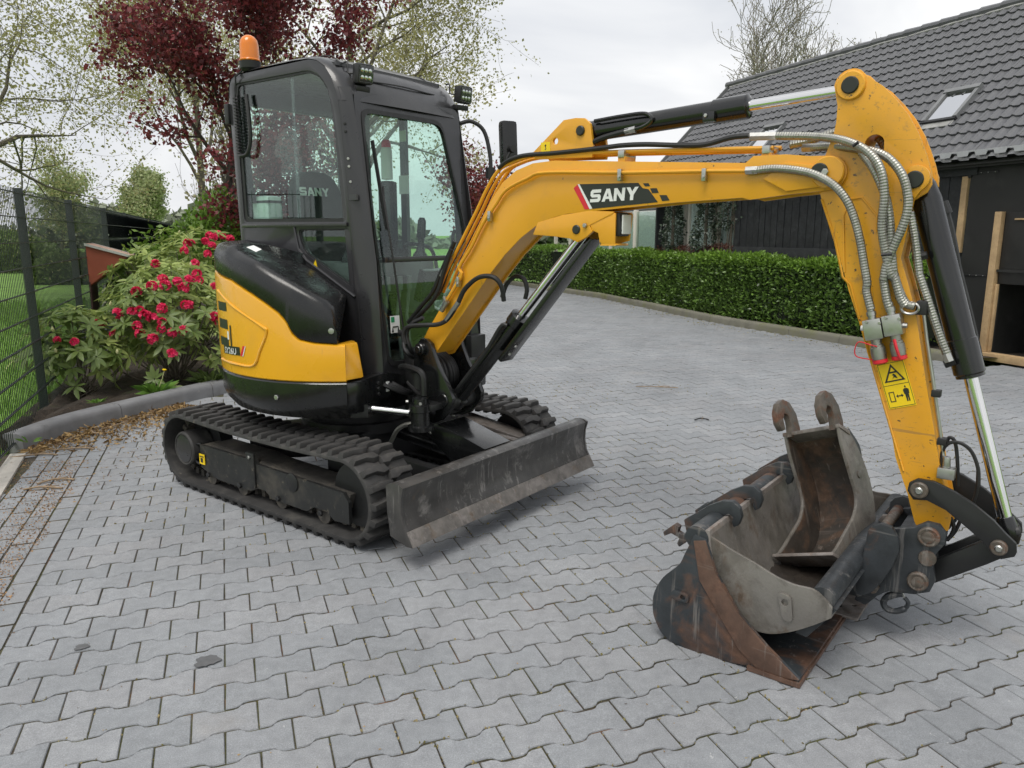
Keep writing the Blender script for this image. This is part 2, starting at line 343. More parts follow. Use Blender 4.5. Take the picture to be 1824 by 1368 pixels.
# ---- ground sheets
def sheet(name, poly, z, mat, parent=None, kind='structure'):
    b = B(); b.add([(x, y, z) for x, y in poly], [tuple(range(len(poly)))]); o = b.ob(name, mat, parent, smooth=False)
    if kind: o['kind'] = kind
    return o
sheet('ground', [(-600, -200), (600, -200), (600, 900), (-600, 900)], -.06, M['grassg'])
KL = [(-3.50, 5.22), (-3.485, 5.45), (-3.45, 5.72), (-3.38, 5.95), (-3.235, 6.29), (-2.98, 6.88), (-2.83, 7.17), (-2.45, 7.9), (-2.1, 8.8), (-1.85, 10), (-1.65, 12.5), (-1.6, 17), (-1.6, 24)]
KR = [(5.36, 8.8), (5.1, 9.6), (4.82, 10.28), (4.43, 11.2), (3.56, 13.33), (2.84, 15.93), (2.11, 18.5), (1.33, 20.3), (.48, 22.3), (-.3, 24)]
drive = sheet('driveway', [(-1.6-.3844*-1, -1), (9, -1), (9, 8.2)]+[(x+.04, y) for x, y in KR]+[(x-.04, y) for x, y in reversed(KL)]+[(-3.62, 5.0)], -.006, M['joint'])
# ---- interlocking pavers, wavy long sides, half bond
TH, PX, PY, PA, PB = .36, -.97, 2.8687, .2, .1366
def paver_mesh():
    g = .0022; hl, hh, hw = .1-g, .0752, .0522
    top = [(-hl, hh), (-.066, hh), (-.052, hh-.006), (-.040, hw+.004), (-.024, hw), (.024, hw), (.040, hw+.004), (.052, hh-.006), (.066, hh), (hl, hh)]
    ol = top+[(-x, -y) for x, y in top]; n = len(ol); c_ = .0022
    V = [(x*(1-c_/.09), y*(1-c_/.07), 0) for x, y in ol]+[(x, y, -.004) for x, y in ol]+[(x, y, -.03) for x, y in ol]
    F = [tuple(range(n-1, -1, -1))]+[(k*n+i, k*n+(i+1) % n, (k+1)*n+(i+1) % n, (k+1)*n+i) for k in range(2) for i in range(n)]
    return V, F
PV, PF = paver_mesh()
e_ = Vector((math.cos(TH), math.sin(TH))); n_ = Vector((math.sin(TH), -math.cos(TH)))
def kx(path, y):
    ys = [p[1] for p in path]; xs = [p[0] for p in path]; return float(np.interp(y, ys, xs))
BL0, BL1 = Vector((-2.962, 5.331)), Vector((-1.897, 2.55)); BD = (BL1-BL0).normalized()
BN = Vector((BD.y, -BD.x)); BN = BN if BN.x < 0 else -BN
def bx_(y): return BL0.x+(y-BL0.y)*BD.x/BD.y
cells = []
for j in range(-190, 40):
    for i in range(-40, 90):
        p = Vector((PX, PY))+e_*(PA*(i+.5+(.5 if j % 2 else 0)))+n_*(PB*j)
        if p.y < .5 or p.y > 24: continue
        xl = bx_(p.y)-.09 if p.y < 6.1 else max(kx(KL, p.y)-.02, -9)
        xr = kx(KR, p.y)+.02 if p.y > 8.8 else 8
        if p.x < xl or p.x > xr: continue
        if abs(p.x) > p.y*.80+.5: continue
        cells.append(p)
HIDE = lambda p: (abs((p.x+.94)*.794-(p.y-4.59)*.608) < .98 and abs((p.x+.94)*.608+(p.y-4.59)*.794) < .8)
def seen(p):
    u = abs(p.x)/max(p.y, .1); return u < .70 and p.y > 1.66 and not HIDE(p)
edge = lambda p: p.y < 6.2 and p.x < bx_(p.y)+.13
cells.sort(key=lambda p: (0 if seen(p) and not edge(p) else 1, p.x*p.x+p.y*p.y))
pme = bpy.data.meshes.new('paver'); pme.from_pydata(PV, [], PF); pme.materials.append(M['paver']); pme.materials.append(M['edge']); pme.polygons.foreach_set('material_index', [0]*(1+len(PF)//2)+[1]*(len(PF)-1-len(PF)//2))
def pv_x(): return TH+rnd.gauss(0, .008), max(-.012, min(.012, rnd.gauss(0, .006))), max(-.012, min(.012, rnd.gauss(0, .006))), max(-.002, rnd.gauss(0, .001))
for p in cells[:300]:
    rz, rx, ry, dz = pv_x(); new_obj('paver', pme, drive, (p.x, p.y, dz), (rx, ry, rz))
rest = cells[300:]; PVn = np.array(PV); VV = []; TT = []
for p in rest:
    rz, rx, ry, dz = pv_x(); c0, s0 = math.cos(rz), math.sin(rz)
    q = PVn.copy(); q[:, 2] += q[:, 0]*ry+q[:, 1]*rx+dz
    w_ = np.stack([q[:, 0]*c0-q[:, 1]*s0+p.x, q[:, 0]*s0+q[:, 1]*c0+p.y, q[:, 2]], 1)
    if edge(p):                                            # cut stones along the border course
        dd = (w_[:, 0]-BL0.x)*BN.x+(w_[:, 1]-BL0.y)*BN.y+.004
        m_ = np.maximum(dd, 0); w_[:, 0] -= m_*BN.x; w_[:, 1] -= m_*BN.y
    VV.append(w_); TT.append(rnd.random())
nv = len(PV); me = bpy.data.meshes.new('pavers_beyond')
me.from_pydata(np.concatenate(VV).tolist(), [], [tuple(i+k*nv for i in f) for k in range(len(rest)) for f in PF])
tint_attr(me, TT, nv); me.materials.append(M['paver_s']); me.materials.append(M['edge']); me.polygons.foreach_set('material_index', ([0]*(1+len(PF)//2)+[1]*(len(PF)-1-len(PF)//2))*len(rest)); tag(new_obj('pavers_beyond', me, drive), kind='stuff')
# ---- moss and sand grains standing in the joints near the camera
n = 15000; ci = rng0.integers(0, min(len(cells), 1100), n); ce_ = np.array([(p.x, p.y) for p in cells[:1100]])[ci]; kind_ = rng0.random(n) < .45
al = np.where(kind_, .1, rng0.uniform(-.1, .1, n)); ac = np.where(kind_, rng0.uniform(-.07, .07, n), np.where(np.abs(al) > .055, .0775, .0555)); ac = ac+rng0.normal(size=n)*.0015; al = al+rng0.normal(size=n)*.0015
Pj = np.stack([ce_[:, 0]+e_.x*al+n_.x*ac, ce_[:, 1]+e_.y*al+n_.y*ac, np.full(n, -.004)], 1)
keep = (np.sin(Pj[:, 0]*2.1+1)+np.sin(Pj[:, 1]*1.7)+np.sin(Pj[:, 0]*5.3+Pj[:, 1]*4.1)+rng0.normal(size=n)*.8) > -.1; Pj = Pj[keep]
JOINTS = Pj
# ---- rectangular edge bricks along the left border
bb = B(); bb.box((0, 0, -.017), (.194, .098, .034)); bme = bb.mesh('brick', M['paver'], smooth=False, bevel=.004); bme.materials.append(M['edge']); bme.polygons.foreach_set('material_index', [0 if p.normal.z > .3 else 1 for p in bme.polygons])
bang = math.atan2(BD.y, BD.x)
for r_ in range(7):
    for k in range(-6, 22):
        p = BL0+BN*(.055+r_*.1065)+BD*(.203*(k+.5*(r_ % 2)))
        if p.y > 6.3 or p.y < 2.2 or (p.y > 5.2 and p.x < kx(KL, p.y)-.03): continue
        fx = -1.6-.3844*p.y+.13
        if p.x < fx or p.x < -.72*p.y-.2: continue
        if 4.3 < p.y < 5.15 and p.x < -3.53+(5.13-p.y)*.5+.12: continue
        new_obj('brick', bme, drive, (p.x, p.y, rnd.gauss(-.0005, .0012)), (rnd.gauss(0, .006), rnd.gauss(0, .006), bang+rnd.gauss(0, .012)))
# ---- kerbs: each stone a part
def kerb(name, path, width, h, mat, side, label, stone=1.0, z0=-.05, chamf=.035):
    root = empty(name, (path[0][0], path[0][1], 0), 0, label, 'kerb'); off = (path[0][0], path[0][1], 0)
    P = resample(catmull([(x, y, 0) for x, y in path], 6), .1); per = max(2, int(round(stone/.1)))
    for a in range(0, len(P)-1, per):
        seg = P[a:a+per+1]
        if len(seg) < 2: continue
        rows = []
        for i, p in enumerate(seg):
            t = (seg[min(i+1, len(seg)-1)]-seg[max(i-1, 0)]).normalized(); nn = Vector((-t.y, t.x, 0))*side
            q = p+t*(.003 if i == 0 else -.003 if i == len(seg)-1 else 0)
            pr = [(0, z0), (.005, h-.05), (.012, h-.022), (.026, h-.006), (.045, h), (width-.012, h), (width, h-.012), (width, z0)]
            rows.append([q+nn*x+Vector((0, 0, z)) for x, z in pr])
        b = B(); b.grid(rows); n = len(rows[0]); L_ = len(rows)
        b.F += [tuple(range(n-1, -1, -1)), tuple((L_-1)*n+i for i in range(n))]
        b.ob('kerb_stone', mat, root, off)
    return root
kerb('kerb', KL, .15, .125, M['concrete'], 1, 'smooth dark grey kerb curving round the rhododendron bed')
kerb('kerb', KR, .13, .12, M['mossycon'], -1, 'mossy weathered kerb running along the laurel hedge')
ws = B(); ws.prism([(-3.535, 5.12), (-3.43, 5.135), (-2.93, 4.05), (-3.035, 4.0)], lambda a, b_, t: (a+3.2, b_-4.5, t), -.05, .012)
tag(ws.ob('edging_stone', M['palecon'], None, bevel=.006), 'pale flush edging stone at the left border by the fence', 'edging stone').location = (-3.2, 4.5, 0)
# ---- planting bed soil, uneven
rows = []
for k in range(0, 46):
    y = 5.15+k*.42; xf, xk = -1.6-.3844*y-.1, kx(KL, y)-.12
    rows.append([(xf+(xk-xf)*i/14, y+(.0 if i < 13 else 0), .075+.03*math.sin(i*1.7+k)+.02*math.sin(i*.9-k*1.3)+(.0 if 0 < i < 14 else -.02)+rnd.uniform(-.012, .012)) for i in range(15)])
b = B(); b.grid(rows); o = b.ob('planting_bed', M['soil']); o['kind'] = 'structure'
rows = []
for k in range(0, 34):
    y = 8.9+k*.45; xk = kx(KR, y)+.1
    rows.append([(xk+2.6*i/8, y, .07+rnd.uniform(-.015, .015)) for i in range(9)])
b = B(); b.grid(rows); o = b.ob('hedge_bed', M['soil']); o['kind'] = 'structure'
# ---- vegetation helpers
rng = np.random.default_rng(11)
def unit(v): return v/np.maximum(np.linalg.norm(v, axis=-1, keepdims=True), 1e-9)
def leafcloud(P, D, L_, W_, fold=.15, droop=0.):
    """one folded four-corner leaf per point"""
    n = len(P); D = unit(D); rv = unit(rng.normal(size=(n, 3))); S = unit(np.cross(D, rv)); Nn = np.cross(S, D)
    L_ = np.broadcast_to(np.asarray(L_, float).reshape(-1, 1), (n, 1)); W_ = np.broadcast_to(np.asarray(W_, float).reshape(-1, 1), (n, 1))
    tip = P+D*L_; tip = tip-np.array([0, 0, 1.])*L_*droop
    V = np.stack([P, P+D*L_*.5+S*W_*.5+Nn*W_*fold, tip, P+D*L_*.5-S*W_*.5+Nn*W_*fold], 1).reshape(-1, 3)
    return V, np.arange(4*n).reshape(-1, 4)
def leafobj(name, P, D, L_, W_, mat, parent=None, tint=None, kind='stuff', **k):
    V, F = leafcloud(P, D, L_, W_, **k)
    if parent is not None: V = V-np.array(parent.location)[None]
    me = mesh_np(name, V, F, mat); tint_attr(me, rng.random(len(P)) if tint is None else tint, 4)
    return tag(new_obj(name, me, parent), kind=kind)
RMIN = [.0035]
def grow(base, d0, length, r0, levels, kids, seed, up=.12, jit=.16, ang=(28, 55), ratio=(.58, .8), nseg=6, first=.35, gravity=0.):
    """recursive limbs: returns polylines with radii and the twig points with directions"""
    rg = random.Random(seed); lines = []; tips = []
    def br(p, d, L_, r, lv):
        pts = [p]; rs = [r]; st = L_/nseg
        for i in range(nseg):
            jj = jit*(.4 if lv == 0 else 1); d = (d+Vector((rg.gauss(0, jj), rg.gauss(0, jj), rg.gauss(0, jj)))+Vector((0, 0, up-gravity*(lv > 1)))).normalized()
            p = p+d*st; pts.append(p); rs.append(max(RMIN[0], r*(1-(.62 if lv == 0 else .88)*(i+1)/nseg)))
        lines.append((pts, rs, lv))
        if lv >= levels:
            for a, q in zip(pts, pts[1:]): tips.append((a.lerp(q, .5), (q-a).normalized()))
            return
        nk = kids[min(lv, len(kids)-1)]
        for k in range(nk):
            f = first+(1-first)*(k+rg.random())/nk if lv == 0 else .2+.8*(k+rg.random())/nk
            i = min(nseg-1, int(f*nseg)); q = pts[i].lerp(pts[i+1], f*nseg-i); dd = (pts[i+1]-pts[i]).normalized()
            ax = dd.cross(Vector((rg.gauss(0, 1), rg.gauss(0, 1), rg.gauss(0, 1)))).normalized()
            nd = Matrix.Rotation(R(rg.uniform(*ang)), 3, ax) @ dd
            br(q, nd, L_*rg.uniform(*ratio), max(.004, rs[i]*rg.uniform(.45, .66)), lv+1)
    br(Vector(base), Vector(d0).normalized(), length, r0, 0); return lines, tips
def tree(name, label, base, d0, length, r0, levels, kids, seed, lm, lsize, per, barkm, group='trees', cat='tree', spread=.12, tintf=None, **k):
    root = empty(name, base, 0, label, cat, group); lines, tips = grow(base, d0, length, r0, levels, kids, seed, **k); b = B()
    for pts, rs, lv in lines: b.tube(pts, 1, (9, 7, 5, 4, 3, 3, 3)[min(lv, 6)], False, 0, rs)
    b.ob('trunk', barkm, root, base)
    if per > 0:
        n = len(tips); P = np.array([t[0] for t in tips]); D = np.array([t[1] for t in tips]); ix = rng.integers(0, n, int(n*per))
        Pp = P[ix]+rng.normal(size=(len(ix), 3))*spread; Dd = unit(D[ix]*.5+rng.normal(size=(len(ix), 3))*.8+np.array([0, 0, -.15]))
        sz = lsize*rng.uniform(.6, 1.3, len(ix)); leafobj('crown', Pp, Dd, sz, sz*.72, lm, root)
    return root, tips
M['lf_spring'] = leafmat('young_spring_leaves', (.27, .26, .11), (.50, .47, .23), .6, .5)
M['lf_spring2'] = leafmat('pale_spring_leaves', (.32, .30, .14), (.54, .51, .28), .6, .5)
M['lf_purple'] = leafmat('purple_maple_leaves', (.065, .017, .02), (.25, .05, .058), .5, .45)
M['lf_green'] = leafmat('fresh_green_leaves', (.05, .10, .015), (.16, .26, .04), .5, .4)
M['lf_far'] = leafmat('haze_paled_far_leaves', (.2, .245, .10), (.42, .46, .24), .7, .35)  # leaf colour lightened to stand in for distance haze
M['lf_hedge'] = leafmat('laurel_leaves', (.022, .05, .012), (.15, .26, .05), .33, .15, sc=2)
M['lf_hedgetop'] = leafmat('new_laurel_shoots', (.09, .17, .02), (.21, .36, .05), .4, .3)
M['lf_rhodo'] = leafmat('rhododendron_leaves', (.14, .205, .05), (.38, .46, .14), .42, .35)
M['lf_bush'] = leafmat('soft_green_shrub_leaves', (.07, .14, .015), (.19, .33, .045), .5, .35)
M['lf_olive'] = leafmat('olive_shrub_leaves', (.05, .085, .02), (.16, .23, .06), .5, .3)
M['lf_ivy'] = leafmat('ivy_leaves', (.02, .033, .02), (.07, .10, .065), .35, .1)
M['lf_red'] = leafmat('red_brown_hedge_leaves', (.07, .025, .018), (.20, .085, .06), .6, .25)
M['lf_weed'] = leafmat('weed_leaves', (.05, .12, .015), (.14, .28, .04), .45, .3)
M['petal'] = leafmat('crimson_petals', (.58, .012, .065), (.86, .045, .17), .5, .3)
M['bud'] = pmat('pale_green_bud', (.42, .42, .2), .6, 0, .2, 30)
D = rng.normal(size=JOINTS.shape)*.6+np.array([0, 0, .8]); g = leafobj('joint_moss', JOINTS, D, rng.uniform(.006, .014, len(JOINTS)), rng.uniform(.005, .011, len(JOINTS)), leafmat('moss_and_sand', (.10, .105, .025), (.33, .27, .13), .95, .1, sc=1.3), drive)
# ---- trees
tree('purple_maple', 'purple leaved maple standing behind the excavator cab', (-5.25, 13.2, 0), (.08, 0, 1), 5.0, .09, 4, (11, 6, 5, 4), 8, M['lf_purple'], .08, 2.8, pmat('dark_maple_bark', (.06, .05, .042), .9, 0, .3, 8, bmp=.5, bscale=30), up=.05, ang=(35, 72), ratio=(.36, .5), first=.34, spread=.12, jit=.14)
tree('spring_tree', 'large pale spring tree leaning in from the left edge beyond the fence', (-10.9, 14.6, 0), (.16, 0, 1), 6.4, .16, 4, (9, 6, 5, 4), 16, M['lf_spring'], .065, 5.0, M['bark'], up=.06, ang=(35, 70), ratio=(.5, .72), first=.25, jit=.17, spread=.12)
tree('spring_tree', 'pale yellow green spring tree rising behind the purple maple', (-9.3, 23.5, 0), (0, 0, 1), 8.2, .13, 4, (10, 6, 5, 4), 16, M['lf_spring2'], .085, 4.0, M['bark'], up=.1, ang=(28, 55), ratio=(.45, .62), first=.3, spread=.16)
tree('spring_tree', 'tall sparse spring tree behind the cab roof, right of the purple maple', (-4.15, 20.5, 0), (.02, 0, 1), 6.4, .2, 4, (10, 6, 5, 4), 6, M['lf_spring'], .08, 4.0, M['bark'], up=.07, ang=(30, 62), ratio=(.5, .7), first=.32, spread=.14)
tree('spring_tree', 'small thin leaved tree just beyond the wire fence at left', (-17.6, 30, 0), (0, 0, 1), 2.9, .09, 3, (9, 7, 6), 9, M['lf_far'], .11, 2.6, M['bark'], ang=(25, 55), ratio=(.38, .55), first=.4, spread=.2)
tree('field_tree', 'rounded green tree standing far off in the meadow', (-21.3, 45, 0), (0, 0, 1), 3.5, .14, 3, (11, 7, 6), 13, M['lf_far'], .16, 7, M['bark'], ang=(25, 55), ratio=(.34, .46), first=.3, spread=.25)
RMIN[0] = .011
tree('bare_tree', 'nearly bare budding tree behind the barn roof', (11.2, 31, 0), (0, 0, 1), 6.7, .22, 4, (9, 6, 5, 4), 11, leafmat('grey_brown_buds', (.3, .27, .2), (.48, .44, .34), .7, .4), .06, .9, M['barkg'], up=.12, ang=(25, 55), ratio=(.48, .68), first=.35, spread=.1)
RMIN[0] = .0035
tree('purple_shrub_tree', 'small purple leaved tree seen beside the cab mirror', (-1.25, 30, 0), (0, 0, 1), 2.3, .08, 3, (9, 6, 4), 71, M['lf_purple'], .14, 3.5, M['bark'], ang=(25, 50), first=.3, spread=.18)
tree('brushy_tree', 'brushy many stemmed young tree behind the rhododendrons', (-5.9, 16, 0), (.02, 0, 1), 2.7, .06, 3, (10, 6, 5), 77, M['lf_spring2'], .08, 1.2, M['barkg'], ang=(15, 35), up=.15, first=.1, spread=.08)
n = 26000; xs = rng.uniform(-110, 60, n); hh = 3.2+1.6*np.sin(xs*.13)+1.3*np.sin(xs*.37+1)+.6*np.sin(xs*.9)
P = np.stack([xs, 92+rng.normal(size=n)*3, np.abs(rng.random(n))**.8*hh], 1)
leafobj('distant_trees', P, rng.normal(size=(n, 3)), 1.1, .9, leafmat('far_wood_leaves', (.15, .17, .12), (.27, .3, .22), .8, .2)); bpy.data.objects['distant_trees']['label'] = 'hazy line of trees and hedges along the far horizon'; bpy.data.objects['distant_trees']['category'] = 'woodland'
# dark shrubs in the meadow behind the fence
for k, (x, y, r_, h_) in enumerate([(-14.5, 25, 1.1, .9), (-21, 33, 2.0, 1.1), (-30, 44, 4, 1.8)]):
    n = 3500; v = unit(rng.normal(size=(n, 3))); v[:, 2] = np.abs(v[:, 2]); rad = rng.uniform(.6, 1, (n, 1))**.5
    P = v*rad*np.array([r_, r_*.7, h_])+np.array([x, y, 0]); rt = empty('meadow_shrub', (x, y, 0), 0, ('low dark shrub nearest behind the wire fence', 'wide dark shrub further out in the meadow', 'broad far shrub in the meadow')[k], 'shrub', 'meadow shrubs')
    leafobj('foliage', P, v+rng.normal(size=(n, 3))*.5, .22, .16, M['lf_olive'], rt)
# meadow grass close to the fence
n = 26000; t_ = rng.uniform(3.2, 20, n); of = -rng.uniform(.02, 1, n)**1.6*5
P = np.stack([-1.6-.359*t_+.933*of, .933*t_+.359*of, np.full(n, -.06)], 1)
D = rng.normal(size=(n, 3))*.35+np.array([0, 0, 1.]); g = leafobj('grass', P, D, rng.uniform(.06, .17, n), .014, leafmat('grass_blades', (.12, .235, .03), (.27, .46, .08), .6, .4)); g['label'] = 'meadow grass growing behind the wire fence'; g['category'] = 'grass'
# ---- wire mesh fence
fence = empty('wire_mesh_fence', fpt(6.4, 0, 0), 0, 'black double rod wire mesh fence along the planting bed', 'fence'); FO = fence.location.copy()
FP = [s_/.933 for s_ in (4.3, 6.4, 8.55, 11.15, 13.7, 16.1, 18.6, 21.2, 23.8, 26.4, 29, 31.6)]
FH = 1.86
for i, s_ in enumerate(FP):
    b = B(); rot = Matrix.Rotation(math.atan2(HF[1], HF[0]), 3, 'Z'); b.box(fpt(s_, 0, FH/2+.01), (.045, .065, FH+.06), rot)
    b.ob('post', M['fencem'], fence, FO, bevel=.006, smooth=True)
    if s_ < 20:
        for z in (.25, .66, 1.06, 1.52): b = B(); b.box(fpt(s_, .04, z), (.05, .012, .02), rot); b.ob('post_clip', M['zinc'], fence, FO, smooth=False)
for a, c_ in zip(FP, FP[1:]):
    b = B(); n = int((c_-a)/.05); o_ = .042
    thin = .0055 if a < 14 else .009
    for k in range(n+1):
        s_ = a+(c_-a)*k/n; x, y, z = fpt(s_, o_, 0); b.add([(x-thin/2, y, .05), (x+thin/2, y, .05), (x+thin/2, y, FH+.025), (x-thin/2, y, FH+.025), (x, y+thin, .05), (x, y+thin, FH+.025)], [(0, 1, 2, 3), (1, 4, 5, 2), (4, 0, 3, 5)])
    for z in (.06, .26, .46, .66, .86, 1.06, 1.26, 1.46, 1.66, FH-.01):
        if z > .1 and abs(z-.46) < .01: pass
        for dd in (-.006, .006): b.bar(fpt(a, o_+dd, z), fpt(c_, o_+dd, z), .007, .007)
    b.ob('wire_panel', M['fencem'], fence, FO, smooth=False)
    if a > 11:
        for k, (z0, z1) in enumerate([(.05, .44), (.48, .84), (.88, 1.24), (1.28, 1.44), (1.48, FH-.03)]):
            b = B(); b.bar(fpt(a+.03, .03, (z0+z1)/2), fpt(c_-.03, .03, (z0+z1)/2), .006, z1-z0); b.ob('privacy_strip', M['screen'], fence, FO, smooth=False)
# ================================================================== BARN AND HOUSE
BA = math.atan2(.9316, -.3634); BO = (5.851, 9.283, 0)
barn = empty('barn', BO, BA, 'black timber barn with grey pantile roof and skylights behind the hedge', 'barn')
M['blackwood'] = pmat('black_stained_boards', (.021, .023, .025), .7, 0, .35, 8, bmp=.5, bscale=40, dirt=[((.055, .057, .06), .55, 6, .2)])
M['ply'] = pmat('black_film_plywood', (.016, .016, .015), .5, 0, .2, 3, dirt=[((.035, .034, .032), .55, 4, .3)])
M['wood'] = pmat('raw_pine', (.46, .32, .17), .7, 0, .18, 5, bmp=.3, bscale=50, dirt=[((.25, .14, .06), .68, 14, .05), ((.38, .25, .13), .5, 30, .2)])
M['tile'] = pmat('anthracite_roof_tile', (.108, .11, .118), .42, 0, .12, 5, bmp=.2, bscale=150, dirt=[((.15, .15, .155), .56, 9, .25), ((.2, .19, .15), .74, 30, .03)])
M['mortar'] = pmat('ridge_mortar', (.3, .3, .29), .9, 0, .2, 10)
M['zincsheet'] = pmat('grey_eave_sheet', (.2, .205, .21), .5, .2, .1, 4)
M['cream'] = pmat('cream_window_paint', (.72, .69, .6), .5, 0, .05)
M['curtain'] = pmat('net_curtain', (.82, .85, .83), .9, 0, .12, 20)
M['wall'] = pmat('dark_red_brick_wall', (.12, .06, .05), .9, 0, .2, 20)
def bb(name, c_, d_, mat, parent=barn, bev=.004, rot=None, **k):
    b = B(); b.box(c_, d_, rot); return b.ob(name, mat, parent, bevel=bev, **k)
S0, S1, ZE, ZR, YE, YR = -2.6, 7.891, 2.475, 4.674, .30, -1.881
# vertical wall boards, each its own
s_ = .52; k = 0
while s_ < 4.86:
    wd = rnd.uniform(.145, .18); z0 = 1.2; bb('board', (s_+wd/2, .012+rnd.uniform(-.004, .006), 1.8), (wd-.012, .03, 1.1), M['blackwood'], bev=.003); s_ += wd
bb('backing_wall', (2.7, -.06, 1.25), (4.5, .06, 2.5), M['blackwood'])
bb('plinth_board', (2.72, .06, 1.16), (4.4, .05, .30), M['blackwood']); bb('plinth_board', (2.72, .06, .66), (4.4, .05, .66), M['blackwood'])
bb('header_board', (2.6, .05, 2.34), (4.6, .05, .2), M['blackwood'])
bb('batten', (.455, .045, 1.765), (.085, .05, .93), M['wood'])
# plywood door leaf with an animal hatch framed in pine
b = B(); b.prism([(.392, .05), (.392, 2.42), (-2.0, 2.42), (-2.0, .05)], lambda a, z, t: (a, t, z), .03, .055, [[(-.15, .12), (-.15, .945), (-1.2, .945), (-1.2, .12)]]); door = b.ob('plywood_door', M['ply'], barn)
b = B(); b.box((-.68, -.6, .55), (1.3, .03, 1.1)); b.box((-.05, -.25, .55), (.03, .7, 1.1)); b.box((-.68, -.25, .02), (1.3, .7, .03)); b.box((-.68, -.25, 1.1), (1.3, .7, .03)); b.ob('dark_interior', M['ply'], barn)
bb('hatch_panel', (-.68, .066, 1.365), (1.08, .018, .84), M['ply'], door)
bb('pine_post', (-.075, .09, .955), (.085, .075, 1.67), M['wood'], door); bb('pine_strip', (-.135, .075, .53), (.03, .04, .82), M['wood'], door); bb('pine_sill', (-.85, .12, .072), (1.75, .13, .09), M['wood'], door)
bb('handle', (-.33, .09, 1.70), (.14, .012, .02), M['wood'], door)
for z in (2.26, 1.03):
    bb('hinge_strap', (.2, .062, z), (.34, .008, .022), M['hose'], door, .002); bb('hinge_plate', (.40, .064, z), (.05, .012, .1), M['hose'], door, .002)
    for q in range(4): hexbolt(door, (.34-q*.09, .066, z), (0, 1, 0), .006, .004)
b = B(); b.prism([(S0, .0), (S0, 2.4), (S1-.2, 2.4), (S1-.2, 0), (S1-.2, 0)][:4], lambda a, z, t: (a, t, z), -3.9, -3.8); b.ob('rear_wall', M['blackwood'], barn)
b = B(); b.prism([(-3.9, 0), (0, 0), (0, 2.45), (YR, 4.5), (-3.9, 2.45)], lambda a, z, t: (t, a, z), S1-.25, S1-.2); b.ob('gable_wall', M['blackwood'], barn)
# roof: deck, tiles, ridge, eave sheet, skylights
UPL = math.hypot(YE-YR, ZR-ZE); ua = math.atan2(ZR-ZE, YE-YR)
roof = empty('roof', (0, YE, ZE), 0, parent=barn); roof.rotation_euler = (0, 0, 0)
def rp_(s_, t, h): return (s_, -t*math.cos(ua)+h*math.sin(ua), t*math.sin(ua)+h*math.cos(ua))
b = B(); b.add([rp_(S0, 0, -.05), rp_(S1-.02, 0, -.05), rp_(S1-.02, UPL, -.05), rp_(S0, UPL, -.05), rp_(S0, 0, -.12), rp_(S1-.02, 0, -.12), rp_(S1-.02, UPL, -.12), rp_(S0, UPL, -.12)], [(0, 1, 2, 3), (7, 6, 5, 4), (0, 4, 5, 1), (1, 5, 6, 2), (2, 6, 7, 3), (3, 7, 4, 0)]); b.ob('roof_deck', M['ply'], roof)
b = B(); b.add([(S0, YR-YE, ZR-ZE-.03), (S1, YR-YE, ZR-ZE-.03), (S1, 2*YR-2*YE, 0), (S0, 2*YR-2*YE, 0)], [(0, 1, 2, 3)]); b.ob('back_slope', M['tile'], roof)
TWD, TGA = .1458, UPL/16
def tile_mesh():
    xs = [(0, .016), (.012, .024), (.03, .024), (.042, .014), (.055, .003), (.1, 0), (.135, .004), (TWD+.003, .016)]; n = len(xs)
    V = [rp_(x, -.012, z+.028) for x, z in xs]+[rp_(x, TGA+.02, z+.002) for x, z in xs]+[rp_(x, -.012, z+.008) for x, z in xs]
    F = [(i, i+1, n+i+1, n+i) for i in range(n-1)]+[(2*n+i, 2*n+i+1, i+1, i) for i in range(n-1)]
    return V, F
TV, TF = tile_mesh(); tme = bpy.data.meshes.new('tile'); tme.from_pydata(TV, [], TF); tme.materials.append(M['tile']); tme.polygons.foreach_set('use_smooth', [True]*len(TF)); tme.set_sharp_from_angle(angle=R(50))
sky_ = [(.90, 1.345, .70, 1.225), (4.55, 5.0, .70, 1.225)]
tl_ = []
for r_ in range(16):
    for c_ in range(int((S1-S0)/TWD)):
        s_ = S0+(c_+.0)*TWD; t = r_*TGA
        if any(a-.10 < s_ < c2-.03 and t0-.12 < t < t1-.08 for a, c2, t0, t1 in sky_): continue
        tl_.append((s_, t))
def vis(a): return a[0] > -.55+a[1]*.62
tl_.sort(key=lambda a: (0 if vis(a) else 1, a[0]))
for s_, t in tl_[:300]:
    p = rp_(s_, t, 0); new_obj('tile', tme, roof, (p[0]+rnd.gauss(0, .0015), p[1], p[2]+rnd.gauss(0, .0015)), (0, rnd.gauss(0, .004), rnd.gauss(0, .004)))
TVn = np.array(TV); VV = np.concatenate([TVn+np.array(rp_(s_, t, rnd.gauss(0, .0015))) for s_, t in tl_[300:]])
nv = len(TV); me = bpy.data.meshes.new('tiles_beyond'); me.from_pydata(VV.tolist(), [], [tuple(i+k*nv for i in f) for k in range(len(tl_)-300) for f in TF]); me.materials.append(M['tile']); me.polygons.foreach_set('use_smooth', [True]*len(me.polygons)); me.set_sharp_from_angle(angle=R(50))
tag(new_obj('tiles_beyond', me, roof), kind='stuff')
for k in range(32):
    b = B(); s_ = S0+k*.33; q0, q1 = rp_(s_, UPL, .035), rp_(s_+.345, UPL, .045); b.tube([(q0[0], q0[1]-.02, q0[2]), (q1[0], q1[1]-.02, q1[2])], .06, 10, True, 0, [.062, .07]); b.ob('ridge_tile', M['tile'], roof)
b = B(); b.tube([rp_(S0+i*.12, UPL-.06, .018+rnd.uniform(-.006, .008)) for i in range(88)], .022, 6); b.ob('ridge_mortar', M['mortar'], roof)
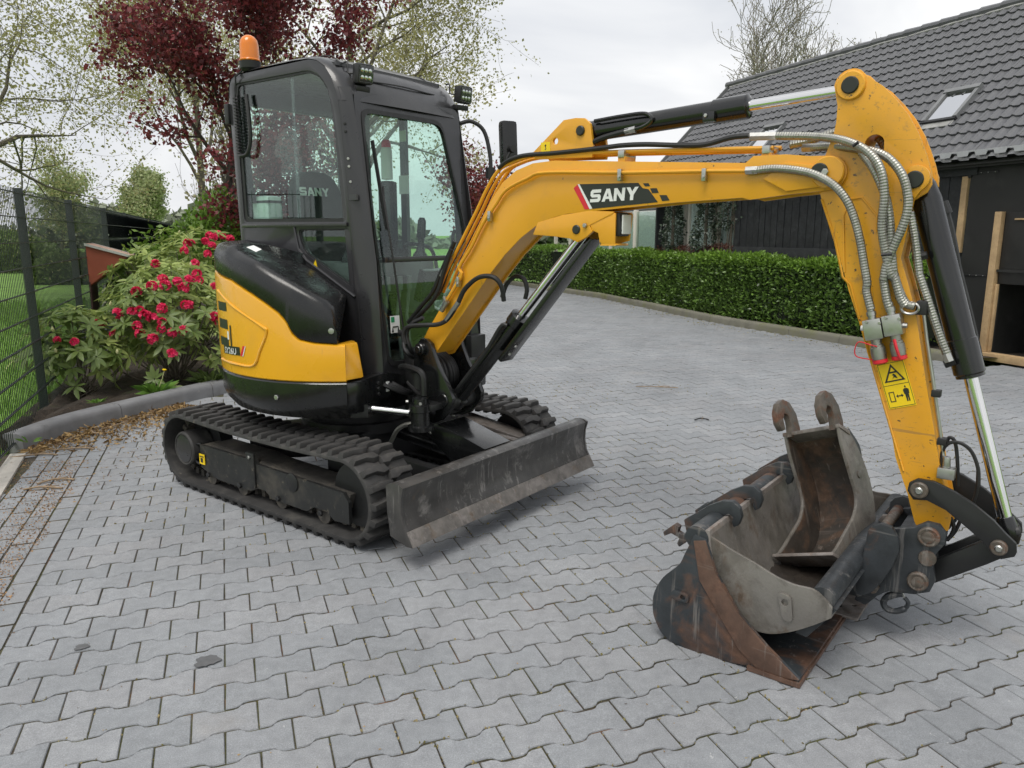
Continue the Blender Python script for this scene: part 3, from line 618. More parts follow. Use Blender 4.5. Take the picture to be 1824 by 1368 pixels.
b = B(); b.add([rp_(S1-.0, -.03, .05), rp_(S1+.03, -.03, .05), rp_(S1+.03, UPL, .05), rp_(S1, UPL, .05), rp_(S1, -.03, -.14), rp_(S1+.03, -.03, -.14), rp_(S1+.03, UPL, -.14), rp_(S1, UPL, -.14)], [(0, 1, 2, 3), (7, 6, 5, 4), (0, 4, 5, 1), (1, 5, 6, 2), (2, 6, 7, 3), (3, 7, 4, 0)]); b.ob('verge_board', M['zincsheet'], roof)
# profiled sheet edge showing under the lowest tiles
rows = [[], []]
for k in range(46):
    s_ = S0+k*.236
    for ds, h in ((0, 0), (.10, 0), (.125, .035), (.205, .035), (.225, 0)):
        for j, t in enumerate((-.085, .05)): rows[j].append(rp_(s_+ds, t, -.028+h*.9))
b = B(); b.grid(rows); b.ob('eave_sheet', M['zincsheet'], roof, smooth=False)
zz = []
for k in range(45):
    s_ = S0+k*.236; zz += [(s_, -.035), (s_+.12, -.035), (s_+.14, .012), (s_+.21, .012), (s_+.23, -.035)]
b = B(); b.prism([(S0+44.98*.236, .03), (S0, .03)]+zz, lambda a, z, t: (a, t, z), .062, .066); b.ob('eave_trim', pmat('pale_grey_eave_trim', (.36, .37, .38), .5), roof, smooth=False)
bb('fascia', ((S0+S1)/2, YE-.10, ZE-.09), (S1-S0, .03, .13), M['ply'])
bb('soffit', ((S0+S1)/2, .13, ZE-.12), (S1-S0, .3, .02), M['ply'])
for a, c_, t0, t1 in sky_:
    sk_ = empty('skylight', parent=roof)
    def fr_(s0, s1, q0, q1, h0, h1, nm, mt):
        b = B(); b.add([rp_(s, q, h) for h in (h0, h1) for s, q in ((s0, q0), (s1, q0), (s1, q1), (s0, q1))], [(3, 2, 1, 0), (4, 5, 6, 7), (0, 1, 5, 4), (1, 2, 6, 5), (2, 3, 7, 6), (3, 0, 4, 7)]); b.ob(nm, mt, roof if False else sk_, smooth=False)
    fr_(a-.04, a+.012, t0, t1, .0, .07, 'frame_rail', M['zincsheet']); fr_(c_-.012, c_+.04, t0, t1, .0, .07, 'frame_rail', M['zincsheet']); fr_(a-.04, c_+.04, t1-.01, t1+.06, .0, .085, 'frame_head', M['zincsheet']); fr_(a-.04, c_+.04, t0-.035, t0+.005, .0, .06, 'frame_sill', M['hose'])
    fr_(a, c_, t0, t1, .035, .045, 'pane', glass('skylight_glass', (.35, .38, .4), .85)); fr_(a-.02, c_+.02, t0-.13, t0-.03, .012, .03, 'lead_flashing', M['mortar'])
# house front under the same roof: cream windows with net curtains
for k, (s0, s1) in enumerate(((4.95, 5.85), (5.93, 6.83), (6.91, 7.66))):
    wn = empty('window', parent=barn)
    for s_ in (s0+.03, s1-.03): bb('frame_post', (s_, -.25, 1.35), (.06, .06, 1.9), M['cream'], wn)
    for z in (.42, 2.27): bb('frame_rail', ((s0+s1)/2, -.253, z), (s1-s0-.005, .06, .06), M['cream'], wn)
    bb('pane', ((s0+s1)/2, -.26, 1.35), (s1-s0-.1, .006, 1.8), glass('window_glass', (.9, .94, .93), .06), wn, 0)
    b = B(); rows = [[(s0+.06+(s1-s0-.12)*i/40, -.285+.012*math.sin(i*1.3)+.008*math.sin(i*.37), z) for i in range(41)] for z in (.45, 2.25)]; b.grid(rows); b.ob('curtain', M['curtain'], wn)
bb('house_wall', (6.3, -.25, .2), (2.75, .05, .4), M['wall']); bb('lintel', (6.3, -.25, 2.36), (2.75, .06, .1), M['cream'])
# low annexe further back
ann = empty('garden_room', (BO[0]-.3634*8.4, BO[1]+.9316*8.4, 0), BA, 'low garden room with white posts seen under the boom', 'garden room')
bb('end_wall', (4.9, -.2, 1.25), (.05, .35, 2.4), M['blackwood']); bb('back_wall', (3, -1.9, 1.1), (6, .1, 2.2), M['curtain'], ann); bb('flat_roof', (3, -1.45, 2.15), (6.2, 1.4, .12), M['zincsheet'], ann)
for s_ in (0.1, 1.3, 2.5, 3.7, 4.9, 5.9): bb('post', (s_, -.7, 1.05), (.09, .09, 2.1), M['cream'], ann)
for s_ in (.7, 1.9, 3.1, 4.3): bb('brightening_panel', (s_, -.76, 1.2), (1.1, .012, 1.75), M['curtain'], ann, 0); bb('pane', (s_, -.7, 1.2), (1.1, .01, 1.7), glass('annexe_glass', (.85, .92, .89), .06), ann, 0)  # pale panel added close behind each pane to brighten it
# ================================================================== HEDGES, CLIMBERS
def hedge(name, label, path, width, height, dens, mats, group, z0=.08, lsz=.066):
    root = empty(name, (path[0][0], path[0][1], 0), 0, label, 'hedge', group); P = resample([(x, y, 0) for x, y in path], .12); P = np.array([tuple(p) for p in P])
    T = np.gradient(P, axis=0); T = unit(T); Nn = np.stack([-T[:, 1], T[:, 0], np.zeros(len(T))], 1)
    n = int(dens*len(P)); ix = rng.integers(0, len(P), n); u = rng.random(n)
    side = rng.random(n); a = np.where(side < .48, -.5-rng.normal(size=n)*.035+np.abs(rng.normal(size=n))*.05, np.where(side < .56, .5, rng.uniform(-.5, .5, n)))
    wob = .05*np.sin(ix*.21+1)+.04*np.sin(ix*.53)+.03*np.sin(ix*1.31+2)*np.sin(u*9)
    z = np.where(side < .56, z0+(height-z0)*u**.85, height+rng.normal(size=n)*.03-np.abs(rng.normal(size=n))*.03)+wob*.6
    z = z-np.where((a < -.4) & (z > height-.08), .03, 0)
    Q = P[ix]+Nn[ix]*(a*width*(1-.12*(z < .25)))[:, None]*-1+Nn[ix]*wob[:, None]*.5; Q[:, 2] = z; Q[:, :2] += rng.normal(size=(n, 2))*.018
    D = Nn[ix]*np.where(a < -.3, 1., -.2)[:, None]*.7+rng.normal(size=(n, 3))*.6+np.array([0, 0, .45])
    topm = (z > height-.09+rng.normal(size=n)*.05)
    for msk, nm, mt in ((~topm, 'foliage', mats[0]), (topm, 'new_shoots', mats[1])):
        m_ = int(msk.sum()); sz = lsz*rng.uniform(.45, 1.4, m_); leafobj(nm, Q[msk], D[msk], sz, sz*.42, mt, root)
    # solid dark core added inside to block light passing through the leaves
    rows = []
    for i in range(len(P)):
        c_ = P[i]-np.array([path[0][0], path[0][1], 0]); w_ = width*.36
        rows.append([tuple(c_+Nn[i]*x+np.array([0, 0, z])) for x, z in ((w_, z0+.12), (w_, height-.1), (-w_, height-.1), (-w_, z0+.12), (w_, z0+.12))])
    b = B(); b.grid(rows); b.F += [(0, 1, 2, 3), tuple((len(rows)-1)*5+i for i in range(4))]; b.ob('light_block_core', M['hedgecore'], root, smooth=False)
    b = B()
    for i in range(2, len(P), 3): c_ = P[i]-np.array([path[0][0], path[0][1], 0])+Nn[i]*rnd.uniform(-.1, .12); b.tube([tuple(c_), tuple(c_+np.array([rnd.uniform(-.05, .05), rnd.uniform(-.05, .05), .35]))], .01, 5)
    tag(b.ob('stems', M['bark'], root), kind='stuff'); return root
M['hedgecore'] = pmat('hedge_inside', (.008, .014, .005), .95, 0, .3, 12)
HP = [(x+.28, y+.11) for x, y in KR if 9.4 < y < 20.5]
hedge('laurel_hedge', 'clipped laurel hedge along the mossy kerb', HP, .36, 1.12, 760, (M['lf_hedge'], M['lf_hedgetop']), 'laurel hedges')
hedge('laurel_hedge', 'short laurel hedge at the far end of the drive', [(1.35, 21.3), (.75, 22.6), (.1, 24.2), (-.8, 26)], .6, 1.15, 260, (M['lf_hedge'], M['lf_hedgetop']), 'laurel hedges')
def bpt(s_, y): return (BO[0]-.3634*s_-.9316*y, BO[1]+.9316*s_-.3634*y)
hedge('copper_hedge', 'low red brown hedge between the laurel and the house windows', [bpt(5.0, -.06), bpt(7.6, -.06)], .2, 1.27, 260, (M['lf_red'], M['lf_red']), 'copper hedges', lsz=.035)
for k, (s_, lab) in enumerate(((6.98, 'ivy covered post nearer the white garden room'), (5.85, 'broad ivy covered post in front of the curtained windows'))):
    x, y = bpt(s_, .02); rt = empty('ivy_column', (x, y, 0), 0, lab, 'ivy', 'ivy columns'); b = B(); b.tube([(0, 0, 0), (0, 0, 2.2)], .035, 8); b.ob('post', M['bark'], rt)
    n = 1500; zz = rng.uniform(.9, 2.3, n); an = rng.uniform(0, 6.28, n); rr_ = (.17+.04*k+.05*np.sin(zz*5+k))*rng.uniform(.4, 1.15, n); P = np.stack([x+rr_*np.cos(an)*1.0, y+rr_*np.sin(an), zz], 1)
    leafobj('foliage', P, np.stack([np.cos(an), np.sin(an), -.3+0*an], 1)+rng.normal(size=(n, 3))*.4, rng.uniform(.035, .07, n), rng.uniform(.03, .06, n), M['lf_ivy'], rt)
x, y = bpt(5.2, -.02); rt = empty('climber', (x, y, 0), 0, 'leafy bare stemmed climber beside the black barn boards', 'climber'); b = B()
for k in range(8):
    a, c_ = bpt(4.98+k*.07, -.02+rnd.uniform(-.05, .05)); b.tube(catmull([(a-x, c_-y, 0), (a-x+rnd.uniform(-.03, .03), c_-y, 1), (a-x+rnd.uniform(-.05, .05), c_-y, 1.7), (a-x+rnd.uniform(-.1, .1), c_-y, 2.25)], 4), rnd.choice((.008, .012, .02)), 6)
b.ob('stems', M['bark'], rt); n = 500; P = np.stack([x+rng.normal(size=n)*.16, y+rng.normal(size=n)*.18, rng.uniform(1.62, 2.3, n)], 1); leafobj('foliage', P, rng.normal(size=(n, 3))+np.array([0, 0, -.4]), rng.uniform(.04, .08, n), rng.uniform(.03, .05, n), M['lf_ivy'], rt)
# ================================================================== PLANTING BED
def rleaf():
    """long rhododendron leaf, folded along the midrib and drooping"""
    pr = [(0, .004), (.025, .016), (.06, .021), (.095, .015), (.125, .001)]; V = []; F = []
    for i, (x, w_) in enumerate(pr):
        z = -.9*x*x; V += [(x, -w_, z+.25*w_), (x, 0, z), (x, w_, z+.25*w_)]
    for i in range(4): F += [(3*i, 3*i+1, 3*i+4, 3*i+3), (3*i+1, 3*i+2, 3*i+5, 3*i+4)]
    return np.array(V), F
LV, LF = rleaf(); LFa = np.array(LF)
lme = bpy.data.meshes.new('leaf'); lme.from_pydata(LV.tolist(), [], LF); lme.polygons.foreach_set('use_smooth', [True]*8)
rl_obj = leafmat('rhododendron_leaf_single', (.14, .205, .05), (.38, .46, .14), .42, .35, sc=9); lme.materials.append(rl_obj)
def flower_mesh(seed):
    """ball shaped truss of frilled open petals"""
    rg = np.random.default_rng(seed); V = []; F = []
    dirs = unit(rg.normal(size=(13, 3))+np.array([0, 0, .35]))
    for d_ in dirs:
        u = unit(np.cross(d_, rg.normal(size=3))); v = np.cross(d_, u); c_ = d_*.030
        for k in range(5):
            a = k*1.2566+rg.normal()*.1; o_ = u*math.cos(a)+v*math.sin(a); s_ = -u*math.sin(a)+v*math.cos(a); n0 = len(V); r_ = .022*rg.uniform(.85, 1.15)
            V += [c_, c_+o_*r_*.7-s_*r_*.55+d_*.012, c_+o_*r_*1.25-s_*r_*.3+d_*.009, c_+o_*r_*1.2+s_*r_*.3+d_*.014, c_+o_*r_*.7+s_*r_*.55+d_*.010]
            F += [(n0, n0+1, n0+2, n0+3), (n0, n0+3, n0+4, n0+4)][:1]+[(n0, n0+3, n0+4)]
    me = bpy.data.meshes.new('flower'); me.from_pydata([tuple(v) for v in V], [], F); me.materials.append(M['petal']); a = me.attributes.new('tint', 'FLOAT', 'POINT'); a.data.foreach_set('value', rg.random(len(V)).astype(np.float32)); return me
FLM = [flower_mesh(k) for k in range(4)]
bu = B(); bu.lathe((0, 0, 0), (0, 0, 1), [(0, .004), (.008, .011), (.022, .013), (.04, .006), (.046, .001)], 8); BUD = bu.mesh('bud', M['bud'])
def rhodo(label, c_, rad, nwh, seed, flowers, group='rhododendrons', single=0, fs=1.0):
    rg = np.random.default_rng(seed); root = empty('rhododendron', (c_[0], c_[1], .06), 0, label, 'rhododendron', group); cc = np.array([c_[0], c_[1], c_[2]]); rd = np.array(rad)
    v = unit(rg.normal(size=(nwh, 3))); v[:, 2] = np.abs(v[:, 2])*1.0-.7*rg.random(nwh)*(rg.random(nwh) < .5); v = unit(v); sh = np.where(rg.random(nwh) < .6, rg.uniform(.9, 1.08, nwh), rg.uniform(.45, .9, nwh)); Wp = cc+v*rd*sh[:, None]
    b = B(); st = Vector((0, 0, 0)); items = []
    for i in range(nwh):
        if rg.random() < .22:
            e = Vector(Wp[i]-np.array(root.location)); b.tube(catmull([(rg.normal()*.05, rg.normal()*.05, -.02), tuple(e*.5+Vector((0, 0, -.12*rd[2]))), tuple(e)], 3), .006, 5)
        ax = unit(v[i]*.8+np.array([0, 0, .6])+rg.normal(size=3)*.25); u = unit(np.cross(ax, rg.normal(size=3))); w_ = np.cross(ax, u); nl = rg.integers(7, 11); a0 = rg.random()*6.28
        for k in range(nl):
            a = a0+k*6.283/nl+rg.normal()*.12; el = rg.uniform(-.35, .45); X = unit((u*math.cos(a)+w_*math.sin(a))*math.cos(el)+ax*math.sin(el)); Zl = unit(ax-X*(ax@X)); Y = np.cross(Zl, X); s_ = rg.uniform(.7, 1.15)
            items.append((Wp[i]+X*.008, X, Y, Zl, s_))
    b.ob('stems', M['bark'], root)
    items.sort(key=lambda q: q[0][1]*1.0-q[0][2]*.35)
    lo = np.array(root.location)
    for p, X, Y, Zl, s_ in items[:single]:
        o = new_obj('leaf', lme, root); q = p-lo; o.matrix_local = Matrix(((X[0]*s_, Y[0]*s_, Zl[0]*s_, q[0]), (X[1]*s_, Y[1]*s_, Zl[1]*s_, q[1]), (X[2]*s_, Y[2]*s_, Zl[2]*s_, q[2]), (0, 0, 0, 1)))
    VV = [(p-lo)+s_*(LV[:, :1]*X+LV[:, 1:2]*Y+LV[:, 2:3]*Zl) for p, X, Y, Zl, s_ in items[single:]]
    if VV:
        m_ = len(VV); me = mesh_np('foliage', np.concatenate(VV), (LFa[None]+np.arange(m_)[:, None, None]*len(LV)).reshape(-1, 4), M['lf_rhodo'], True); tint_attr(me, rg.random(m_), len(LV)); tag(new_obj('foliage', me, root), kind='stuff')
    for k, p in enumerate(flowers):
        s_ = fs*(p[3] if len(p) > 3 else rnd.uniform(.85, 1.15)); d_ = unit(np.array(p[:3])-cc); q = np.array(p[:3])+d_*.03-lo
        o = new_obj('flower', FLM[k % 4], root, tuple(q), (rnd.uniform(-.5, .5), rnd.uniform(-.5, .5), rnd.uniform(0, 6))); o.scale = (s_, s_, s_)
    for k in range(int(nwh*.12)):
        i = rg.integers(0, nwh); q = Wp[i]+v[i]*.02-lo; o = new_obj('bud', BUD, root, tuple(q), (rnd.uniform(-.4, .4), rnd.uniform(-.4, .4), 0))
    return root
RA, RBb, RCc = (-4.05, 6.95, .40, .5, .42, .44), (-3.42, 7.55, .48, .68, .6, .70), (-3.9, 9.2, .75, .9, .9, .82)
rhodo('low rhododendron nearest the fence with buds and few flowers', RA[:3], RA[3:], 90, 1, [(-3.856, 6.601, 0.588), (-3.983, 6.577, 0.605)], single=300, fs=.75)
rhodo('full rhododendron with many crimson flowers beside the excavator tail', RBb[:3], RBb[3:], 210, 2, [(-3.132, 7.541, 1.112), (-3.324, 7.247, 1.079), (-3.283, 7.194, 1.029), (-3.136, 7.239, 1.002), (-3.201, 7.268, 1.056), (-3.069, 7.432, 1.06), (-3.128, 7.349, 1.065), (-3.389, 7.166, 1.021), (-3.516, 7.13, 0.976), (-2.969, 7.532, 0.996), (-3.662, 7.054, 0.789), (-3.521, 7.023, 0.809), (-3.45, 7.021, 0.82), (-3.37, 7.003, 0.774), (-3.405, 7.004, 0.78), (-3.262, 7.047, 0.834), (-3.252, 7.003, 0.718), (-3.33, 6.999, 0.753), (-3.995, 7.304, 0.683), (-3.863, 7.14, 0.696), (-3.091, 7.136, 0.857), (-3.063, 7.15, 0.849), (-2.886, 7.267, 0.738), (-3.172, 7.004, 0.621), (-3.328, 6.959, 0.572), (-3.183, 6.993, 0.435), (-2.855, 7.29, 0.693), (-3.461, 6.974, 0.687), (-3.433, 6.96, 0.62), (-3.686, 7.009, 0.607), (-3.256, 6.986, 0.658), (-3.085, 7.047, 0.637)], single=300, fs=.98)
rhodo('rhododendron behind the first with flowers level with the engine cover', RCc[:3], RCc[3:], 230, 3, [(-3.55, 9.012, 1.486), (-3.509, 9.014, 1.469), (-3.459, 8.825, 1.378), (-3.526, 9.341, 1.485), (-3.569, 9.328, 1.503), (-3.453, 9.361, 1.446), (-3.679, 8.706, 1.405), (-3.644, 8.723, 1.405), (-3.461, 8.684, 1.29), (-3.535, 8.831, 1.42), (-3.928, 8.442, 1.192), (-3.674, 8.599, 1.325), (-3.542, 8.535, 1.196), (-3.456, 9.366, 1.447)], single=0, fs=.98)
rhodo('rhododendron hidden behind the machine at the far end of the bed', (-3.1, 9.2, .6), (.8, .8, .8), 110, 4, [], single=0)
def shrub(name, label, c_, rad, n, lm, lsz, asp, cat='shrub', group='bed shrubs'):
    root = empty(name, (c_[0], c_[1], .05), 0, label, cat, group); v = unit(rng.normal(size=(n, 3))); v[:, 2] = np.abs(v[:, 2])*1.1-.2; r_ = rng.uniform(.35, 1.05, (n, 1))**.6
    lump = 1+.16*np.sin(v[:, :1]*7+c_[0])+.13*np.sin(v[:, 2:3]*9+v[:, 1:2]*6); P = np.array(c_)+v*r_*np.array(rad)*lump; P[:, 2] = np.maximum(P[:, 2], .1)
    sz = lsz*rng.uniform(.6, 1.3, n); leafobj('foliage', P, v*.6+rng.normal(size=(n, 3))*.7, sz, sz*asp, lm, root); b = B()
    for k in range(9): e = Vector((rnd.gauss(0, .35)*rad[0], rnd.gauss(0, .35)*rad[1], c_[2]+rad[2]*rnd.uniform(.2, .7))); b.tube(catmull([(0, 0, 0), tuple(e*.5+Vector((0, 0, .1))), tuple(e)], 3), .012, 5)
    b.ob('stems', M['bark'], root); return root
shrub('leafy_shrub', 'small fresh green shrub right of the red pipe shelter', (-4.85, 9.9, .75), (.45, .45, .72), 1100, M['lf_green'], .085, .5)
shrub('leafy_shrub', 'bright green bush behind the rhododendrons by the cab', (-5.0, 13.0, 1.0), (1.0, .9, 1.15), 5200, M['lf_bush'], .10, .5)
shrub('feathery_shrub', 'olive green feathery shrub along the dark fence screens', (-5.6, 12.0, .62), (.75, 1.1, .62), 3600, M['lf_olive'], .075, .3)
shrub('leafy_shrub', 'dense green shrub further back along the bed', (-4.5, 15.5, .8), (1.3, 1.3, .9), 3500, M['lf_bush'], .10, .5)
shrub('leafy_shrub', 'green undergrowth behind the excavator cab', (-3.2, 12.0, .6), (1.2, 1.2, .8), 3500, M['lf_green'], .09, .5)
# weeds and dandelion at the kerb
def weed(label, x, y, r_, h_, n, lm, flower=0):
    root = empty('weed', (x, y, .09), 0, label, 'weed', 'weeds at the kerb'); a = rng.uniform(0, 6.28, n); rr_ = rng.uniform(0, .35, n)*r_
    P = np.stack([x+rr_*np.cos(a), y+rr_*np.sin(a), np.full(n, .09)], 1); D = np.stack([np.cos(a), np.sin(a), rng.uniform(.3, 1.6, n)*h_/r_], 1); L_ = rng.uniform(.6, 1.1, n)*r_; leafobj('foliage', P, D, L_, L_*.22, lm, root, droop=.15)
    if flower:
        b = B(); b.tube([(0, 0, 0), (.05, .02, .13), (.07, .03, .2)], .004, 5); b.ob('stalk', M['bud'], root); b = B(); b.lathe((.07, .03, .2), (.2, 0, 1), [(0, .006), (.008, .018), (.014, .02), (.018, .012)], 12); b.ob('flower', M['decalyel'], root)
    return root
weed('broad leaved dandelion clump by the kerb stone joint', -3.28, 6.83, .19, .16, 46, M['lf_weed'], 1)
weed('wispy weeds beside the kerb near the excavator tail', -2.98, 7.33, .22, .2, 70, M['lf_olive'])
weed('bright weed tuft just behind the excavator tail', -2.88, 7.7, .2, .3, 40, M['lf_weed'])
weed('tiny seedling leaves at the end of the curved kerb', -3.40, 5.13, .10, .05, 5, M['lf_weed'])
weed('thin sprigs in the soil by the low rhododendron', -3.6, 6.4, .09, .05, 16, M['lf_weed'])
# ---- pipe shelter on the fence with the manifold below
ps = empty('pipe_shelter', fpt(9.95, .05, 0), math.atan2(.933, -.359), 'small red brown boarded pipe shelter with grey edged lid on the fence', 'shelter')
M['redbrown'] = pmat('red_brown_panel', (.27, .062, .032), .6, 0, .12, 4); M['alu'] = pmat('grey_aluminium_trim', (.45, .45, .43), .5, .3, .05)
for d_ in (-.26, .26):
    b = B(); b.prism([(0, 1.40), (-.42, 1.27), (-.42, 1.25), (0, .93)], lambda a, z, t: (t, a, z), d_-.009, d_+.009); b.ob('side_panel', M['redbrown'], ps)
b = B(); b.prism([(.01, 1.42), (-.46, 1.275), (-.46, 1.26), (.01, 1.405)], lambda a, z, t: (t, a, z), -.29, .29); b.ob('lid', pmat('pale_pink_lid', (.42, .27, .2), .6), ps)
for d_ in (-.292, .292): b = B(); b.prism([(.012, 1.427), (-.465, 1.282), (-.465, 1.252), (.012, 1.397)], lambda a, z, t: (t, a, z), d_-.006, d_+.006); b.ob('lid_trim', M['alu'], ps)
b = B(); b.prism([(-.415, 1.25), (-.425, 1.25), (-.005, .92), (.005, .93)], lambda a, z, t: (t, a, z), -.25, .25); b.ob('under_panel', M['redbrown'], ps)
b = B(); b.box((-.2, .0, 1.1), (.03, .03, .5)); b.box((0, .0, .62), (.55, .02, .7)); b.ob('back_board', pmat('dark_brown_board', (.05, .02, .018), .7), ps)
pm = empty('pipe_manifold', fpt(9.95, .14, 0), math.atan2(.933, -.359), 'grey water pipe manifold with taps under the pipe shelter', 'pipes')
M['pvc'] = pmat('grey_pvc', (.11, .125, .14), .45); M['pvcw'] = pmat('pale_fitting', (.5, .48, .4), .5)
for k, (x, y) in enumerate(((-.2, -.02), (-.08, -.05), (.06, -.04), (.17, -.05))):
    b = B(); b.tube(catmull([(x, y, .1), (x, y, .75), (x+.02, y-.03, .86), (x+.06, y-.03, .93)], 5), (.012, .03, .024, .022)[k], 8); b.ob('pipe', (M['alu'], M['pvc'], M['pvc'], M['pvc'])[k], pm)
for k in range(7):
    b = B(); x, z = rnd.uniform(-.12, .2), rnd.uniform(.5, 1.0); b.lathe((x, -.09, z), (rnd.uniform(-1, 1), 0, rnd.uniform(-.4, .4)), [(0, .03), (.025, .034), (.05, .03), (.055, .022), (.09, .022)], 10); b.ob('fitting', (M['pvcw'], M['hose'], M['pvc'])[k % 3], pm)
for z in (.55, .72, .86): b = B(); b.box((-.2, -.04, z), (.05, .03, .02)); b.ob('clip', M['pvcw'], pm)
# ================================================================== LITTER ON THE PAVING
kp = resample(catmull([(x, y, 0) for x, y in KL[:8]], 6), .02); kp = [p for p in kp if p.y < 6.75]
n = 2300; ix = rng.integers(0, len(kp), n); kn = np.array([tuple(p) for p in kp]); P = kn[ix]+np.array([[.02, -.012, 0]])+np.abs(rng.normal(size=(n, 1)))*np.array([[.17, -.10, 0]])*(.35+1.1*np.sin(np.linspace(0, math.pi, len(kp)))[ix][:, None]); P[:, 2] = .004+np.abs(rng.normal(size=n))*.009
D = rng.normal(size=(n, 3)); D[:, 2] *= .2; g = leafobj('leaf_litter', P, D, rng.uniform(.008, .04, n)+(rng.random(n) < .08)*.05, rng.uniform(.005, .026, n), M['litter'], fold=.4); g['label'] = 'dry leaf litter swept against the curved kerb'; g['category'] = 'leaf litter'
n = 420; P = np.stack([rng.uniform(-3.5, -2.5, n), rng.uniform(3.6, 5.6, n), np.full(n, .006)], 1); P = P[P[:, 0] > -1.6-.3844*P[:, 1]+.1]; D = rng.normal(size=P.shape); D[:, 2] *= .2; g = leafobj('scattered_litter', P, D, rng.uniform(.008, .03, len(P)), .008, M['litter'], fold=.4); g['label'] = 'scattered bark and leaf crumbs on the left border bricks'; g['category'] = 'leaf litter'
n = 420; P = np.stack([rng.uniform(-2.6, 3.6, n), rng.uniform(1.7, 7, n), np.full(n, .004)], 1); D = rng.normal(size=P.shape); D[:, 2] *= .1; g = leafobj('paving_crumbs', P, D, rng.uniform(.004, .012, n), .005, M['litter'], fold=.3); g['label'] = 'tiny crumbs of leaf and grit scattered over the paving'; g['category'] = 'grit'
n = 500; t_ = rng.uniform(9.8, 17.5, n); P = np.stack([np.array([kx(KR, y) for y in t_])-np.abs(rng.normal(size=n))*.25-.02, t_, np.full(n, .004)], 1); D = rng.normal(size=P.shape); D[:, 2] *= .1; g = leafobj('kerbside_crumbs', P, D, rng.uniform(.01, .04, n), .012, leafmat('kerb_moss_crumbs', (.1, .1, .03), (.3, .25, .1), .9, 0), fold=.3); g['label'] = 'mossy crumbs and fallen leaves along the mossy kerb'; g['category'] = 'leaf litter'
n = 3200; y_ = rng.uniform(2.4, 5.0, n); P = np.stack([np.array([bx_(y) for y in y_])-np.abs(rng.normal(size=n))*.22-.1, y_, np.full(n, .0035)], 1); P[:, 0] += .03*np.sin(y_*9); D = rng.normal(size=P.shape); D[:, 2] *= .1; g = leafobj('sandy_dirt', P, D, rng.uniform(.004, .014, n), rng.uniform(.004, .01, n), leafmat('rusty_sand', (.16, .085, .035), (.36, .22, .11), .95, 0), fold=.2); g['label'] = 'rusty brown sand lying on the left border bricks'; g['category'] = 'sand'
tw_ = [(-3.18, 5.955), (-3.166, 5.251), (-3.178, 6.184), (-2.855, 4.52), (-2.852, 4.371), (1.467, 7.494), (1.584, 6.125), (-3.282, 5.724), (-3.345, 5.082)]
for k, (lab, ln_, an_) in enumerate((('pale bent twig on top of the leaf litter', .34, 1.1), ('dry twig below the leaf litter', .3, .2), ('thin twig at the upper end of the litter by the kerb', .3, .9), ('forked twig on the border bricks', .2, .5), ('straight twig on the border bricks', .22, .05), ('long thin curved twig lying on the open drive', .42, -.2), ('dark scrap of twig on the drive above the buckets', .12, .1), ('brown twig in the middle of the litter', .26, -.4), ('bark strip beside the pale edging stone', .3, .35))):
    x, y = tw_[k]; rt = empty('twig', (x, y, .008), an_, lab, 'twig', 'twigs on the paving'); b = B(); b.tube(catmull([(-ln_/2, 0, 0), (-ln_*.15, rnd.uniform(-.03, .03), .008), (ln_*.2, rnd.uniform(-.03, .03), .004), (ln_/2, rnd.uniform(-.03, .03), 0)], 5), .006 if k != 5 else .004, 6); b.ob('stem', M['twigm'] if k != 6 else M['hose'], rt)
    b = B(); b.tube([(0, 0, .004), (ln_*.18, .04, .008), (ln_*.3, .07, .002)], .0035, 5); b.ob('side_shoot', M['twigm'], rt)
M['oil'] = pmat('oil_soaked_concrete', (.10, .103, .107), .6, 0, .15, 40)
for (x, y), r_, lab in zip([(-1.619, 2.593), (-1.111, 2.498)], (.024, .042), ('small dark oil spot on the left paving', 'larger dark oil spot on the front paving')):
    b = B(); b.prism([(x+r_*(1+.2*math.sin(a*3+1)+.1*math.sin(a*7))*math.cos(a), y+r_*.9*(1+.16*math.sin(a*2)+.08*math.sin(a*9))*math.sin(a)) for a in [i*6.283/60 for i in range(60)]], lambda a, c_, t: (a-x, c_-y, t), 0, .0015); o = b.ob('oil_spot', M['oil'], None, smooth=False); o.location = (x, y, .003); tag(o, lab, 'oil spot', 'oil spots')
# ================================================================== EXCAVATOR
EXO = Vector((-.941, 4.593, 0)); EXA = math.atan2(-.608, .794)
ex = empty('mini_excavator', EXO, EXA, 'yellow and black mini excavator on rubber tracks parked on grey paving', 'excavator')
def sub(name, parent=None): return empty(name, parent=parent or ex)
def lat(a, b, t): return (a, t, b)                        # (forward, height) profile extruded sideways
def pin(parent, f, z, l0, l1, r, mat, name='pin', n=20):
    b = B(); s_ = 1 if l1 > l0 else -1
    b.lathe((f, l0, z), (0, s_, 0), [(0, r), (abs(l1-l0)-.004, r), (abs(l1-l0), r-.004)], n); return b.ob(name, mat, parent)
